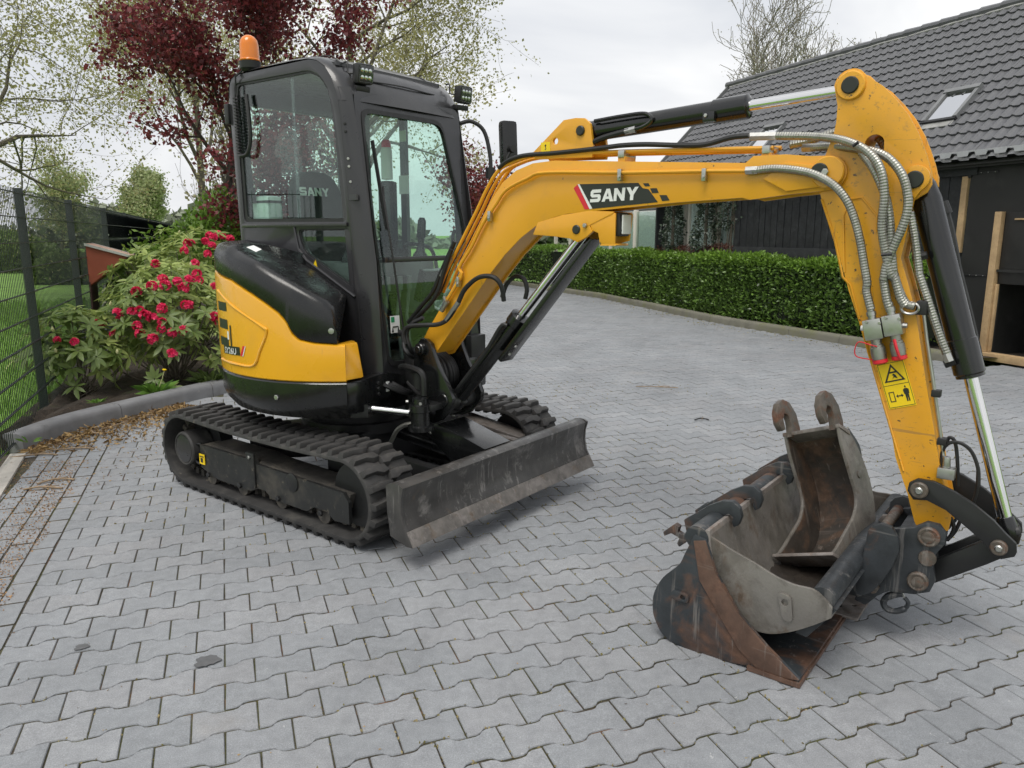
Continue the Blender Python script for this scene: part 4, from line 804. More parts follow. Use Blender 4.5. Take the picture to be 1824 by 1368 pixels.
# ---------------------------------------------------------------- tracks
TR, TC, TZ = .222, .735, .247                              # end radius, end centre forward, centre height
def trk(s_, off=0.):
    """point and tangent on the belt loop; s_ in 0..1, from the front bottom round over the top"""
    r = TR+off; flat = 2*TC; L1 = math.pi*TR; tot = 2*flat+2*L1; d_ = (s_ % 1)*tot
    if d_ < L1:
        a = -math.pi/2+d_/TR; return (TC+r*math.cos(a), TZ+r*math.sin(a)), (-math.sin(a), math.cos(a))
    d_ -= L1
    if d_ < flat:
        sag = -.016*math.sin(math.pi*d_/flat); return (TC-d_, TZ+r+sag), (-1, 0)
    d_ -= flat
    if d_ < L1:
        a = math.pi/2+d_/TR; return (-TC+r*math.cos(a), TZ+r*math.sin(a)), (-math.sin(a), math.cos(a))
    d_ -= L1; return (-TC+d_, TZ-r), (1, 0)
def make_lug(side):
    """moulded tread bar: long outer arm, block towards the belt middle"""
    o_ = [(-.016, .150), (.022, .150), (.034, .06), (.026, .0), (-.026, -.012), (-.034, .03), (-.012, .07)] if side > 0 else [(-.034, -.03), (-.026, .012), (.026, 0), (.034, -.06), (.022, -.150), (-.016, -.150), (-.012, -.07)]
    cx, cy = sum(p[0] for p in o_)/len(o_), sum(p[1] for p in o_)/len(o_); n = len(o_)
    V = [(x, y, -.004) for x, y in o_]+[(cx+(x-cx)*.72, cy+(y-cy)*.9, .026) for x, y in o_]
    b = B(); b.add(V, [tuple(range(n-1, -1, -1)), tuple(range(n, 2*n))]+[(i, (i+1) % n, n+(i+1) % n, n+i) for i in range(n)])
    return b.mesh('lug', M['rubber'], bevel=.003)
LUG = {1: make_lug(1), -1: make_lug(-1)}
def make_track(lc, outer, label):
    t = sub('track'); t['label'] = label
    NS = 150; rows = []
    for k in range(NS+1):
        s_ = k/NS; ring = []
        for y, off in ((-.15, -.022), (-.15, -.004), (-.146, 0), (.146, 0), (.15, -.004), (.15, -.022), (.1, -.026), (-.1, -.026)):
            p, _ = trk(s_, off-.005); ring.append((p[0], lc+y, p[1]))
        ring.append(ring[0]); rows.append(ring)
    b = B(); b.grid(rows); b.ob('belt', M['rubber'], t, sharp=50)
    # drive links on the inside of the belt
    b = B()
    for k in range(62):
        p, tg = trk((k+.3)/62, -.05); a = math.atan2(tg[1], tg[0])
        b.box((p[0], lc, p[1]), (.03, .075, .04), Matrix.Rotation(-a, 3, 'Y'))
    tag(b.ob('drive_links', M['dustrub'], t, smooth=False), kind='stuff')
    NL = 52
    for k in range(NL):
        for sd_ in (1, -1):
            s_ = (k+(.25 if sd_ > 0 else .75))/NL; p, tg = trk(s_, -.005)
            X = Vector((tg[0], 0, tg[1])); Zn = Vector((tg[1], 0, -tg[0])); Y = Zn.cross(X)
            o = new_obj('lug', LUG[sd_], t); o.matrix_local = Matrix(((X.x, Y.x, Zn.x, p[0]), (X.y, Y.y, Zn.y, lc), (X.z, Y.z, Zn.z, p[1]), (0, 0, 0, 1)))
    so = outer                                            # -1: outer face to the right
    fo = lc+so*.105
    # frame beam with sloping top and stepped lower edge
    pr = [(-.60, .29), (-.12, .29), (-.11, .335), (-.05, .335), (-.03, .275), (.70, .262), (.735, .22), (.735, .105), (.62, .10), (.56, .135), (.46, .135), (.40, .10), (.10, .10), (.04, .135), (-.03, .135), (-.1, .105), (-.42, .105), (-.5, .12), (-.60, .15)]
    b = B(); b.prism(pr, lat, fo, fo-so*.02); b.ob('frame_plate', M['dustyblack'], t, bevel=.003)
    b = B(); b.prism([(-.6, .29), (-.6, .2), (.7, .17), (.73, .255), (0, .275), (-.12, .29)], lat, fo-so*.02, lc-so*.1); b.ob('frame_beam', M['dustrub'], t, bevel=.006)
    b = B(); b.box((-.075, fo+so*.006, .235), (.075, .012, .2)); b.ob('cover_plate', M['dustyblack'], t, bevel=.004)
    hexbolt(t, (-.075, fo+so*.01, .31), (0, so, 0), .011)
    b = B(); b.lathe((.29, fo, .235), (0, so, 0), [(0, .05), (.006, .05), (.008, .046)], 20); b.ob('grease_cover', M['blackm'], t)
    for f in (-.52, -.2, .16, .52):
        b = B(); b.lathe((f, lc-.09, .105), (0, 1, 0), [(0, .05), (.03, .05), (.035, .035), (.145, .035), (.15, .05), (.18, .05)], 20); b.ob('roller', M['dustrub'], t)
        hexbolt(t, (f, fo+so*.001, .118), (0, so, 0), .016, .014, M['blackm'], 'roller_bolt')
    # final drive drum and front idler
    b = B(); b.lathe((-TC, lc-so*.1, TZ), (0, so, 0), [(0, .17), (.08, .17), (.085, .1), (.1, .1)], 28); b.ob('sprocket', M['blackm'], t)
    b = B(); b.lathe((-TC, lc, TZ), (0, so, 0), [(0, .105), (.125, .105), (.135, .098), (.135, .09), (.13, .088)], 32); b.ob('final_drive', M['rubber'], t)
    b = B(); b.lathe((-TC, lc+so*.131, TZ), (0, so, 0), [(0, .084), (.003, .083), (.004, .075)], 32); b.ob('drive_cap', M['cab'], t)
    b = B(); b.tube(catmull([(-.60, fo-so*.01, .29), (-.645, fo, .285), (-.66, fo, .25), (-.655, fo, .19), (-.63, fo, .17), (-.60, fo-so*.01, .17)], 4), .007, 6); b.ob('guard_rail', M['blackm'], t)
    b = B(); b.lathe((TC, lc-.05, TZ), (0, 1, 0), [(0, .165), (.03, .17), (.035, .18), (.065, .18), (.07, .17), (.1, .165)], 32); b.ob('idler', M['blackm'], t)
    if so < 0:
        b = B(); b.box((-.575, fo-.006, .205), (.055, .004, .062)); s_ = b.ob('sticker', M['decalyel'], t); bb_ = B(); bb_.box((-.575, fo-.009, .222), (.04, .003, .006)); bb_.box((-.575, fo-.009, .2), (.022, .003, .026)); bb_.ob('sticker_print', M['decalblk'], t)
    return t
make_track(-.64, -1, 'right rubber track with chevron lugs'); make_track(.64, 1, 'left rubber track on the far side')
# ---------------------------------------------------------------- undercarriage and blade
uc = sub('undercarriage')
b = B(); b.prism([(-.46, -.5), (-.3, -.26), (-.3, .26), (-.46, .5), (-.28, .5), (-.1, .3), (.1, .3), (.28, .5), (.46, .5), (.3, .26), (.3, -.26), (.46, -.5), (.28, -.5), (.1, -.3), (-.1, -.3), (-.28, -.5)], lambda a, b_, t: (a, b_, t), .2, .4); b.ob('x_frame', M['blackm'], uc, bevel=.01)
b = B(); b.lathe((0, 0, .38), (0, 0, 1), [(0, .36), (.06, .36), (.06, .31), (.19, .31)], 40); b.ob('slew_ring', M['blackm'], uc)
for s_ in (-1, 1):
    b = B(); b.bar((.28, s_*.27, .29), (1.1, s_*.3, .27), .06, .1); b.ob('blade_arm', M['blackm'], uc, bevel=.006)
    b = B(); b.cyl((.27, s_*.27-.06, .3), (.27, s_*.27+.06, .3), .05); b.ob('arm_pivot', M['blackm'], uc)
b = B(); b.prism([(0.632, 0.455), (0.767, 0.504), (1.098, 0.415), (0.873, 0.295)], lat, -.12, .1); b.ob('cylinder_cover', M['black'], uc, bevel=.005)
for x, y in ((.72, -.06), (.72, .05), (.86, -.06), (.86, .05)): hexbolt(uc, (x, y, .505-(x-.72)*.5), (.42, 0, .9), .012, .012)
b = B(); b.cyl((.35, 0, .37), (.75, 0, .33), .045); b.ob('blade_cylinder', M['black'], uc); b = B(); b.cyl((.75, 0, .33), (1.1, 0, .3), .024); b.ob('blade_rod', M['chrome'], uc)
b = B(); b.tube(catmull([(.45, -.18, .36), (.5, -.17, .44), (.58, -.15, .48), (.68, -.12, .46), (.72, -.1, .42)], 6), .014, 8, ridge=.012); b.ob('hose', M['spiral'], uc)
b = B(); b.box((.66, .5, .345), (.5, .14, .03), Matrix.Rotation(.12, 3, 'Y')); b.ob('step_plate', M['edgesteel'], uc, bevel=.004)
b = B(); b.bar((.42, .36, .34), (1.09, .3, .33), .05, .05); b.ob('brace', M['edgesteel'], uc, bevel=.004)
bl = sub('dozer_blade')
prf = [(1.062, .389), (1.085, .405), (1.112, .411), (1.139, .408), (1.166, .395), (1.153, .346), (1.149, .284), (1.160, .225), (1.183, .18), (1.172, .172), (1.148, .21), (1.128, .284), (1.128, .34), (1.10, .375), (1.075, .37)]
b = B(); b.prism(prf, lat, -.775, .775); b.ob('moldboard', M['bladesteel'], bl, bevel=.002)
b = B(); b.prism([(1.172, .186), (1.185, .19), (1.224, .124), (1.211, .118)], lat, -.788, .788); b.ob('cutting_edge', M['bladeedge'], bl, bevel=.002)
for s_ in (-1, 1):
    b = B(); b.prism([(1.058, .389), (1.08, .405), (1.112, .411), (1.145, .41), (1.17, .397), (1.156, .346), (1.152, .284), (1.165, .22), (1.2, .16), (1.219, .123), (1.185, .121), (1.079, .148), (1.062, .265)], lat, s_*.776, s_*.792); b.ob('end_plate', M['bladesteel'], bl, bevel=.002)
b = B(); b.box((1.09, 0, .27), (.06, .75, .16)); b.ob('back_beam', M['blackm'], bl, bevel=.006)
# ---------------------------------------------------------------- upper body
RB = .79
def cy(th, r, z): return (r*math.cos(R(th)), r*math.sin(R(th)), z)
def ring(ths, prof):
    """prof(th) -> [(r, z), ...] outline lofted round the slew centre"""
    return [[cy(t, r, z) for r, z in prof(t)] for t in ths]
T1 = [110+(314-110)*i/56 for i in range(57)]
def closed(rows): return [list(r)+[r[0]] for r in rows]
ub = sub('upper_body')
b = B(); rw = ring([60+(314-60)*i/60 for i in range(61)], lambda t: [(.70, .565), (.735, .575), (.775, .625), (.79, .665), (.79, .768), (.782, .778), (.70, .778)])
n = len(rw[0]); b.grid(closed(rw)); b.F += [tuple(range(n)), tuple((len(rw)-1)*(n+1)+i for i in range(n))]; b.ob('counterweight_skirt', M['black'], ub)
b = B(); b.prism([(.70*math.cos(R(t)), .70*math.sin(R(t))) for t in range(60, 315, 6)]+[(.56, -.44), (.5, -.3), (.5, .5)], lambda a, c_, t: (a, c_, t), .57, .64); b.ob('deck', M['black'], ub)
# front right corner of the skirt, running in to the swing bracket
b = B(); b.prism([(.549, -.568), (.546, -.45), (.50, -.30), (.42, -.28), (.42, -.5)], lambda a, c_, t: (a, c_, t), .60, .776); b.ob('front_bumper', M['black'], ub, bevel=.012)
YT, YZ = [100, 200, 238.8, 263.3, 270, 276.5, 283.3, 288.7, 292, 294, 296.7, 302.6, 314.4], [1.34, 1.34, 1.336, 1.293, 1.262, 1.228, 1.182, 1.138, 1.093, 1.035, 1.002, .986, .975]
Tf = [110+2.0*i for i in range(87)]+[283+1.0*i for i in range(32)]
def yprof(t):
    z1 = interp(t, YT, YZ); return [(.74, .7795), (.785, .7795), (.791, .786), (.793, .85), (.793, z1-.03), (.789, z1-.012), (.778, z1-.004), (.74, z1-.004)]
b = B(); rw = ring(Tf, yprof); fr = [(.549, -.568), (.549, -.535), (.546, -.452), (.50, -.425)]
b.grid(closed(rw)); n = len(rw[0]); b.F += [tuple(range(n)), tuple((len(rw)-1)*(n+1)+i for i in range(n))]; hp = b.ob('side_panel', M['yellow_clean'], ub, sharp=40)
b = B(); b.prism([(.553, -.574), (.552, -.45), (.52, -.445), (.50, -.42), (.42, -.42), (.46, -.55)], lambda a, c_, t: (a-(t-.786)*.22*(a > .47), c_, t), .787, .972); b.ob('front_panel', M['yellow_clean'], ub, bevel=.012)
b = B(); b.tube(catmull([cy(t, .795, z) for t, z in ((249, 1.224), (265, 1.15), (281.2, 1.06), (283.4, 1.03), (279.5, .93), (275.3, .848), (262, .84), (247, .838))], 5), .007, 6); b.ob('panel_crease', M['yellow_clean'], hp)
for z0, z1 in ((1.117, 1.165), (1.02, 1.072), (.925, .972)):
    b = B(); b.grid([[cy(t, .7945, z) for t in (247.5, 250, 253, 256, 258.5)] for z in (z0+.0, z1)]); b.ob('vent', M['decalblk'], hp)
b = B(); b.grid([[cy(t, .7955, z) for t in (260.4, 261.0, 261.6)] for z in (.93, .95, .99, 1.03, 1.045)]); b.ob('handle_slot', M['decalblk'], hp)
b = B(); b.grid([[cy(t, .7955, z) for t in (257.8, 259.4)] for z in (.965, 1.01)]); b.ob('white_label', M['white'], hp)
# model plate on the tail
def onc(x, y, r=.796): return cy(252.5+x, r, y)
b = B(); b.grid([[onc(x, .882+k*.045+x*.0006) for x in (0, 4, 8, 12, 15)] for k in (0, 1)]); pl = b.ob('model_plate', M['decalblk'], hp)
b = B(); b.add([onc(15.2, .889), onc(16.6, .889), onc(18.6, .945), onc(17.2, .945)], [(0, 1, 2, 3)]); b.ob('red_slash', M['red'], hp)
b = B(); b.add([onc(16.7, .889), onc(17.2, .889), onc(19.2, .945), onc(18.7, .945)], [(0, 1, 2, 3)]); b.ob('white_slash', M['white'], hp)
def textmesh(txt, mapf, size, mat, name, parent, bold=.012):
    cu = bpy.data.curves.new(name, 'FONT'); cu.body = txt; cu.size = size; cu.offset = bold*size; cu.resolution_u = 3
    to = bpy.data.objects.new(name, cu); COL.objects.link(to); bpy.context.view_layer.update()
    me = bpy.data.meshes.new_from_object(to.evaluated_get(bpy.context.evaluated_depsgraph_get())); bpy.data.objects.remove(to)
    for v in me.vertices: v.co = mapf(v.co.x, v.co.y)
    me.materials.clear(); me.materials.append(mat); return new_obj(name, me, parent)
textmesh('SY26U', lambda x, y: onc(1.9+x*84, .888+y*1.0+x*.04, .7985), .047, M['white'], 'model_lettering', hp, .008)
hexbolt(ub, cy(286, .79, .69), cy(286, 1, 0), .014, .008)
# black engine and tank cover
SH = ([100, 200, 245, 259, 264, 277.6, 293, 307.5, 310, 312.4], [1.49, 1.49, 1.482, 1.47, 1.44, 1.392, 1.298, 1.2, 1.165, 1.0])
IN = ([-.8, -.496, -.279, -.012, .222, .311, .363, .45], [1.47, 1.437, 1.40, 1.333, 1.215, 1.158, 1.06, .98])
def cprof(t):
    z0 = interp(t, YT, YZ); z1 = max(z0+.012, interp(t, *SH)); ca, sa = math.cos(R(t)), math.sin(R(t))
    k = 1e9                                               # scale down the radius until the cab wall is met
    if sa < -.01: k = min(k, .295/-sa)
    if ca < -.01: k = min(k, .68/-ca)
    ri = min(k, .70); zi = interp(ri*ca, *IN); ri = max(ri, .3)
    o_ = [(.74, z0+.002), (.786, z0+.002), (.792, z0+.012), (.79, z0+(z1-z0)*.55), (.778, z1-.035), (.762, z1-.012), (.735, z1)]
    zi = max(zi, z1-.06) if t < 255 else zi
    for f in (.25, .5, .75, 1.0): o_.append((.735+(ri-.735)*f, z1+(zi-z1)*f+.02*math.sin(math.pi*f)))
    return o_
Tc = [110+2.5*i for i in range(58)]+[255+1.25*i for i in range(46)]
b = B(); rw = ring(Tc, cprof); b.grid(rw); n = len(rw[0])
b.F += [tuple((len(rw)-1)*n+i for i in range(n))]; cv = b.ob('engine_cover', M['plastic'], ub, sharp=45)
b = B(); b.lathe(cy(309.3, .79, 1.045), cy(309.3, 1, 0), [(0, .016), (.005, .015), (.006, .01)], 14); b.ob('cover_lock', M['zinc'], cv)
b = B(); b.add([cy(262, .68, 1.458), cy(270, .68, 1.434), cy(269, .635, 1.447), cy(261.5, .635, 1.468)], [(0, 1, 2, 3)]); b.ob('white_label', M['white'], cv)
b = B(); b.add([(-.02, -.303, 1.345), (.03, -.303, 1.325), (.012, -.303, 1.385)], [(0, 1, 2)]); b.ob('warning_sticker', M['decalyel'], cv)
# ---------------------------------------------------------------- cab
cab = sub('cab')
CR_, CL_ = -.30, .655
so_ = [(-.68, .75), (-.70, 1.25), (-.737, 2.36), (-.718, 2.425), (-.665, 2.452), (.03, 2.452), (.10, 2.437), (.17, 2.395), (.222, 2.33), (.255, 2.23), (.272, 2.135), (.341, 1.383), (.384, .69), (.38, .62), (-.3, .62)]
w1 = [(-.675, 2.405), (-.662, 1.60), (.289, 1.592), (.268, 1.84), (.22, 2.182), (.186, 2.286), (.123, 2.36), (.029, 2.398)]
w2 = [(-.139, 1.553), (.308, 1.553), (.322, 1.235), (-.083, 1.42), (-.112, 1.465)]
w1r = rpoly(w1, .035, 3); w2r = rpoly(w2, .03, 3)
b = B(); b.prism(so_, lat, CR_, CR_+.04, [w1r, w2r]); sp = b.ob('right_side_frame', M['cab'], cab, bevel=.004)
def shrink(P, k):
    cx, cz = sum(p[0] for p in P)/len(P), sum(p[1] for p in P)/len(P); return [(cx+(x-cx)*k, cz+(z-cz)*k) for x, z in P]
def seal(P, l0, l1, wd=.018):
    b = B(); b.prism(P, lat, l0, l1, [shrink(P, 1-wd)]); return b
seal(w1r, CR_+.006, CR_+.02, .04).ob('window_seal', M['hose'], sp); seal(w2r, CR_+.006, CR_+.02, .06).ob('window_seal', M['hose'], sp)
b = B(); b.prism(shrink(w1r, .99), lat, CR_+.012, CR_+.016); b.ob('side_window', M['glass'], sp)
b = B(); b.prism(shrink(w2r, .98), lat, CR_+.012, CR_+.016); b.ob('lower_window', M['glass'], sp)
b = B(); b.box((-.155, CR_+.028, 2.0), (.022, .008, .8)); b.ob('sliding_pane_edge', M['lens'], sp)
for f, z in ((-.60, 1.76), (.245, 1.79)):
    b = B(); b.box((f, CR_+.03, z), (.03, .02, .09)); b.ob('window_latch', M['hose'], sp, bevel=.004)
b = B(); b.box((-.19, CR_-.004, 1.578), (.97, .014, .022)); b.ob('slide_rail', M['cab'], sp, bevel=.003)
# raised crease on the panel below the window
b = B(); b.tube([(-.17, CR_-.001, 1.57), (-.135, CR_-.003, 1.44), (-.07, CR_-.003, 1.38), (.335, CR_-.003, 1.19)], .008, 6); b.ob('panel_fold', M['cab'], sp)
# left side with the door, seen through the glass
dw = rpoly([(-.55, 2.36), (-.56, 1.28), (.17, 1.0), (.30, 1.05), (.20, 2.25), (.10, 2.36)], .06, 3)
b = B(); b.prism(so_, lat, CL_, CL_-.04, [dw]); lp = b.ob('left_side_frame', M['cab'], cab, bevel=.004)
b = B(); b.prism(shrink(dw, .99), lat, CL_-.014, CL_-.018); b.ob('door_window', M['glass'], lp)
b = B(); b.box((-.20, CL_-.025, 1.75), (.05, .03, 1.2)); b.ob('door_post', M['cab'], lp)
b = B(); b.tube(catmull([(.27, CL_-.06, 1.55), (.28, CL_-.09, 1.5), (.30, CL_-.09, 1.32), (.29, CL_-.06, 1.27)], 5), .012, 7); b.ob('grab_handle', M['hose'], lp)
b = B(); b.tube(catmull([(-.15, CL_-.06, 1.40), (-.13, CL_-.10, 1.46), (.06, CL_-.10, 1.45), (.12, CL_-.09, 1.38), (.12, CL_-.06, 1.2)], 5), .013, 7); b.ob('door_handle', M['plastic'], lp)
b = B(); b.box((-.19, CL_-.043, 1.85), (.09, .002, .12)); b.box((-.19, CL_-.043, 2.16), (.06, .002, .07)); b.ob('door_label', M['white'], lp, smooth=False)
# rear wall with window
rwn = rpoly([(-.20, 1.62), (.50, 1.62), (.50, 2.30), (-.20, 2.30)], .05, 3)
b = B(); b.prism([(CR_+.04, .8), (CL_-.04, .8), (CL_-.04, 2.42), (CR_+.04, 2.42)], lambda a, z, t: (-.705-(z-1.25)*.03+t, a, z), 0, .03, [rwn]); rp = b.ob('rear_wall', M['cab'], cab, bevel=.004)
b = B(); b.prism(shrink(rwn, 1.0), lambda a, z, t: (-.705-(z-1.25)*.03+t, a, z), .012, .016); b.ob('rear_window', M['glass'], rp)
# roof shell, crowned, rolled down to the windscreen head
prof = [(-.737, 2.33), (-.728, 2.40), (-.70, 2.437), (-.65, 2.455), (-.4, 2.462), (-.1, 2.462), (.03, 2.456), (.10, 2.44), (.165, 2.402), (.215, 2.34), (.245, 2.27), (.258, 2.22)]
lats = [(CR_-.002, 0), (CR_+.012, .35), (CR_+.05, .65), (CR_+.12, .85), (0, 1), (.15, 1.05), (.3, 1), (CL_-.12, .85), (CL_-.05, .65), (CL_-.012, .35), (CL_+.002, 0)]
b = B(); rows = []
for l_, k in lats: rows.append([(f+.075*k*min(1, max(0, (2.45-z)/.2))*(f > 0), l_, z+.03*k*(f > -.7)*(z > 2.3)) for f, z in prof])
b.grid(rows); b.ob('roof', M['cab'], cab, sharp=60)
b = B(); b.tube(catmull([(-.55, -.19, 2.49), (.02, -.19, 2.487), (.13, -.185, 2.455), (.24, -.16, 2.36), (.268, -.1, 2.345), (.28, .15, 2.35), (.268, .4, 2.345), (.24, .46, 2.36), (.13, .485, 2.455), (.02, .49, 2.487)], 4), .004, 5); b.ob('roof_seam', M['hose'], cab)
b = B(); b.box((.15, .15, 2.42), (.9, .8, .02)); b.ob('headliner', M['cab'], cab).location = (-.4, 0, 0)
# windscreen frame: flat panel leaning back, corner pillars either side
def wf(l_, z, t): return (interp(z, [.6, .845, 1.389, 2.25, 2.35], [.482, .475, .452, .312, .29])+t, l_, z)
wo = rpoly([(-.25, .70), (.605, .70), (.595, 2.275), (-.24, 2.275)], .05, 3)
wh = rpoly([(-.215, .80), (.51, .80), (.52, 1.6), (.43, 2.19), (-.21, 2.19)], .07, 4)
b = B(); b.prism(wo, wf, -.03, 0, [wh]); fp = b.ob('windscreen_frame', M['cab'], cab, sharp=25)
b = B(); b.prism(wh, wf, -.02, .006, [shrink(wh, .965)]); b.ob('windscreen_seal', M['hose'], fp)
for z0, z1, nm in ((1.40, 2.19, 'upper_windscreen'), (.80, 1.375, 'lower_windscreen')):
    pn = [(l_, min(max(z, z0), z1)) for l_, z in shrink(wh, .99)]
    q = []
    for p in pn:
        if not q or (Vector(p)-Vector(q[-1])).length > 1e-4: q.append(p)
    b = B(); b.prism(q, wf, -.012, -.008); b.ob(nm, M['glass'], fp)
b = B(); b.bar(wf(-.19, 1.388, -.004), wf(.505, 1.388, -.004), .022, .03); b.ob('screen_rail', M['cab'], fp, bevel=.003)
for l0, l1, nm in ((CR_+.001, -.245, 'front_pillar'), (CL_-.001, .60, 'front_pillar')):
    rows = []
    for z in (.62, .69, 1.0, 1.383, 1.75, 2.135, 2.23, 2.29):
        fs = interp(z, [.62, .69, 1.383, 2.135, 2.23, 2.33], [.385, .384, .341, .272, .255, .222]); ff = wf(0, z, 0)[0]
        rows.append([(fs-.06, l0, z), (fs, l0, z), (fs+.02, l0+(l1-l0)*.12, z), (fs+(ff-fs)*.55, l0+(l1-l0)*.45, z), (ff-.004, l0+(l1-l0)*.85, z), (ff, l1, z), (ff-.03, l1, z)])
    b = B(); b.grid(rows); b.ob(nm, M['cab'], cab, sharp=60)
b = B(); b.prism([(-.25, .60), (.61, .60), (.605, .72), (-.25, .72)], wf, -.05, -.002); b.ob('front_sill', M['cab'], fp, bevel=.004)
for z in (2.10, 2.06, 1.92, 1.88, 1.80):
    f = interp(z, [1.383, 2.135], [.341, .272]); hexbolt(cab, (f+.018, CR_-.002+.012, z), (.7, -.7, 0), .008, .008, M['zinc'] if z < 2 else M['hose'])
b = B(); b.box((.345, CR_+.004, 1.72), (.06, .012, .03)); b.ob('pillar_bracket', M['cab'], cab)
# wiper
b = B(); b.tube([wf(-.10, .98, .03), wf(-.15, 1.35, .035), wf(-.155, 1.72, .03), wf(-.14, 1.78, .022)], .006, 6); b.cyl(wf(-.10, .98, 0), wf(-.10, .98, .045), .02, .02, 12); wp = b.ob('wiper_arm', M['hose'], cab)
b = B(); b.bar(wf(-.155, 1.55, .02), wf(-.17, 2.02, .02), .008, .022, (1, 0, 0)); b.ob('wiper_blade', M['hose'], wp)
# front sticker
b = B(); b.prism([(-.17, .985), (-.10, .985), (-.10, 1.08), (-.17, 1.08)], wf, -.002, 0); st = b.ob('pictogram_sticker', M['white'], fp, smooth=False)
for q in ([(-.165, .99), (-.155, 1.02), (-.15, .99)], [(-.12, .99), (-.113, 1.02), (-.105, .99)], [(-.155, 1.015), (-.115, 1.015), (-.115, 1.022), (-.155, 1.022)]):
    b = B(); b.prism(q, wf, 0, .002); b.ob('sticker_print', M['decalblk'], st, smooth=False)
b = B(); b.prism([(-.165, 1.045), (-.14, 1.045), (-.14, 1.075), (-.165, 1.075)], wf, 0, .002); b.ob('sticker_panel', pmat('green_print', (.02, .25, .11), .4), st, smooth=False)
# mirror
mr = sub('mirror', cab)
b = B(); b.tube(catmull([(.29, .63, 2.20), (.34, .685, 2.215), (.40, .735, 2.16), (.44, .745, 2.02), (.45, .74, 1.90), (.45, .735, 1.80)], 6), .0125, 8); b.cyl((.45, .735, 1.87), (.45, .735, 1.935), .03, .03, 12); b.ob('mirror_arm', M['hose'], mr)
b = B(); b.box((.50, .855, 2.09), (.07, .11, .27), Matrix.Rotation(-.5, 3, 'Z') @ Matrix.Rotation(-.08, 3, 'Y')); b.ob('mirror_housing', M['plastic'], mr, bevel=.025)
b = B(); b.cyl((.53, .84, 2.05), (.57, .82, 2.05), .025, .022, 14); b.tube([(.45, .74, 1.86), (.5, .8, 1.95), (.54, .83, 2.04)], .01, 6); b.ob('mirror_clamp', M['hose'], mr)
# beacon with coiled lead
bc = sub('beacon', cab); M['orange'] = pmat('orange_beacon_plastic', (.95, .25, .01), .22, 0, .03, 2, coat=.3)
M['orange'].node_tree.nodes['Principled BSDF'].inputs['Transmission Weight'].default_value = .25
b = B(); b.lathe((-.55, -.265, 2.462), (0, 0, 1), [(0, .04), (.012, .05), (.018, .058), (.055, .062), (.06, .05)], 26); b.ob('beacon_base', M['hose'], bc)
b = B(); b.lathe((-.55, -.265, 2.521), (0, 0, 1), [(0, .058), (.006, .06), (.012, .056), (.09, .054), (.115, .048), (.132, .036), (.142, .02), (.145, .003)], 28); b.ob('beacon_dome', M['orange'], bc)
P = [(-.64+.016*math.cos(a*.9), -.315+.016*math.sin(a*.9), 2.33-a*.0026) for a in range(0, 130)]
b = B(); b.tube([(-.58, -.30, 2.47), (-.63, -.315, 2.44), (-.64, -.315, 2.35)]+P, .0055, 5); b.tube(catmull([(-.64, -.31, 2.0), (-.60, -.33, 1.985), (-.55, -.32, 2.0), (-.52, -.315, 2.08), (-.52, -.315, 2.2), (-.54, -.31, 2.33)], 6), .012, 7); b.ob('coiled_lead', M['hose'], bc)
b = B(); b.box((-.755, -.29, 2.24), (.045, .05, .12)); b.ob('lead_socket', M['hose'], bc, bevel=.01)
# work lights on the roof edge
def worklamp(p, yaw, pitch, nm='work_light'):
    r = sub(nm, cab); r.location = p; r.rotation_euler = (0, pitch, yaw)
    b = B(); b.box((0, 0, 0), (.05, .105, .105)); b.ob('lamp_body', M['hose'], r, bevel=.018)
    b = B(); b.box((.027, 0, 0), (.006, .085, .085)); b.ob('lamp_lens', M['lens'], r, bevel=.002)
    for y in (-.024, 0, .024):
        for z in (-.018, .018):
            b = B(); b.lathe((.0255, y, z), (1, 0, 0), [(0, .011), (.002, .004)], 10); b.ob('led', M['chrome'], r)
    for k in range(6):
        b = B(); b.box((-.03, -.04+k*.016, 0), (.02, .006, .09)); b.ob('fin', M['hose'], r)
    b = B(); b.box((-.02, 0, -.075), (.05, .09, .03)); b.ob('lamp_bracket', M['hose'], r, bevel=.006)
    b = B(); b.tube(catmull([(-.03, -.03, 0), (-.07, -.05, .0), (-.09, -.045, .05), (-.13, -.04, .05)], 5), .005, 6); b.ob('lamp_lead', M['hose'], r)
    return r
for p_ in ((.31, -.16, 2.365), (.33, .63, 2.365)): worklamp(p_, -.12, .16).scale = (1, 1, 1)
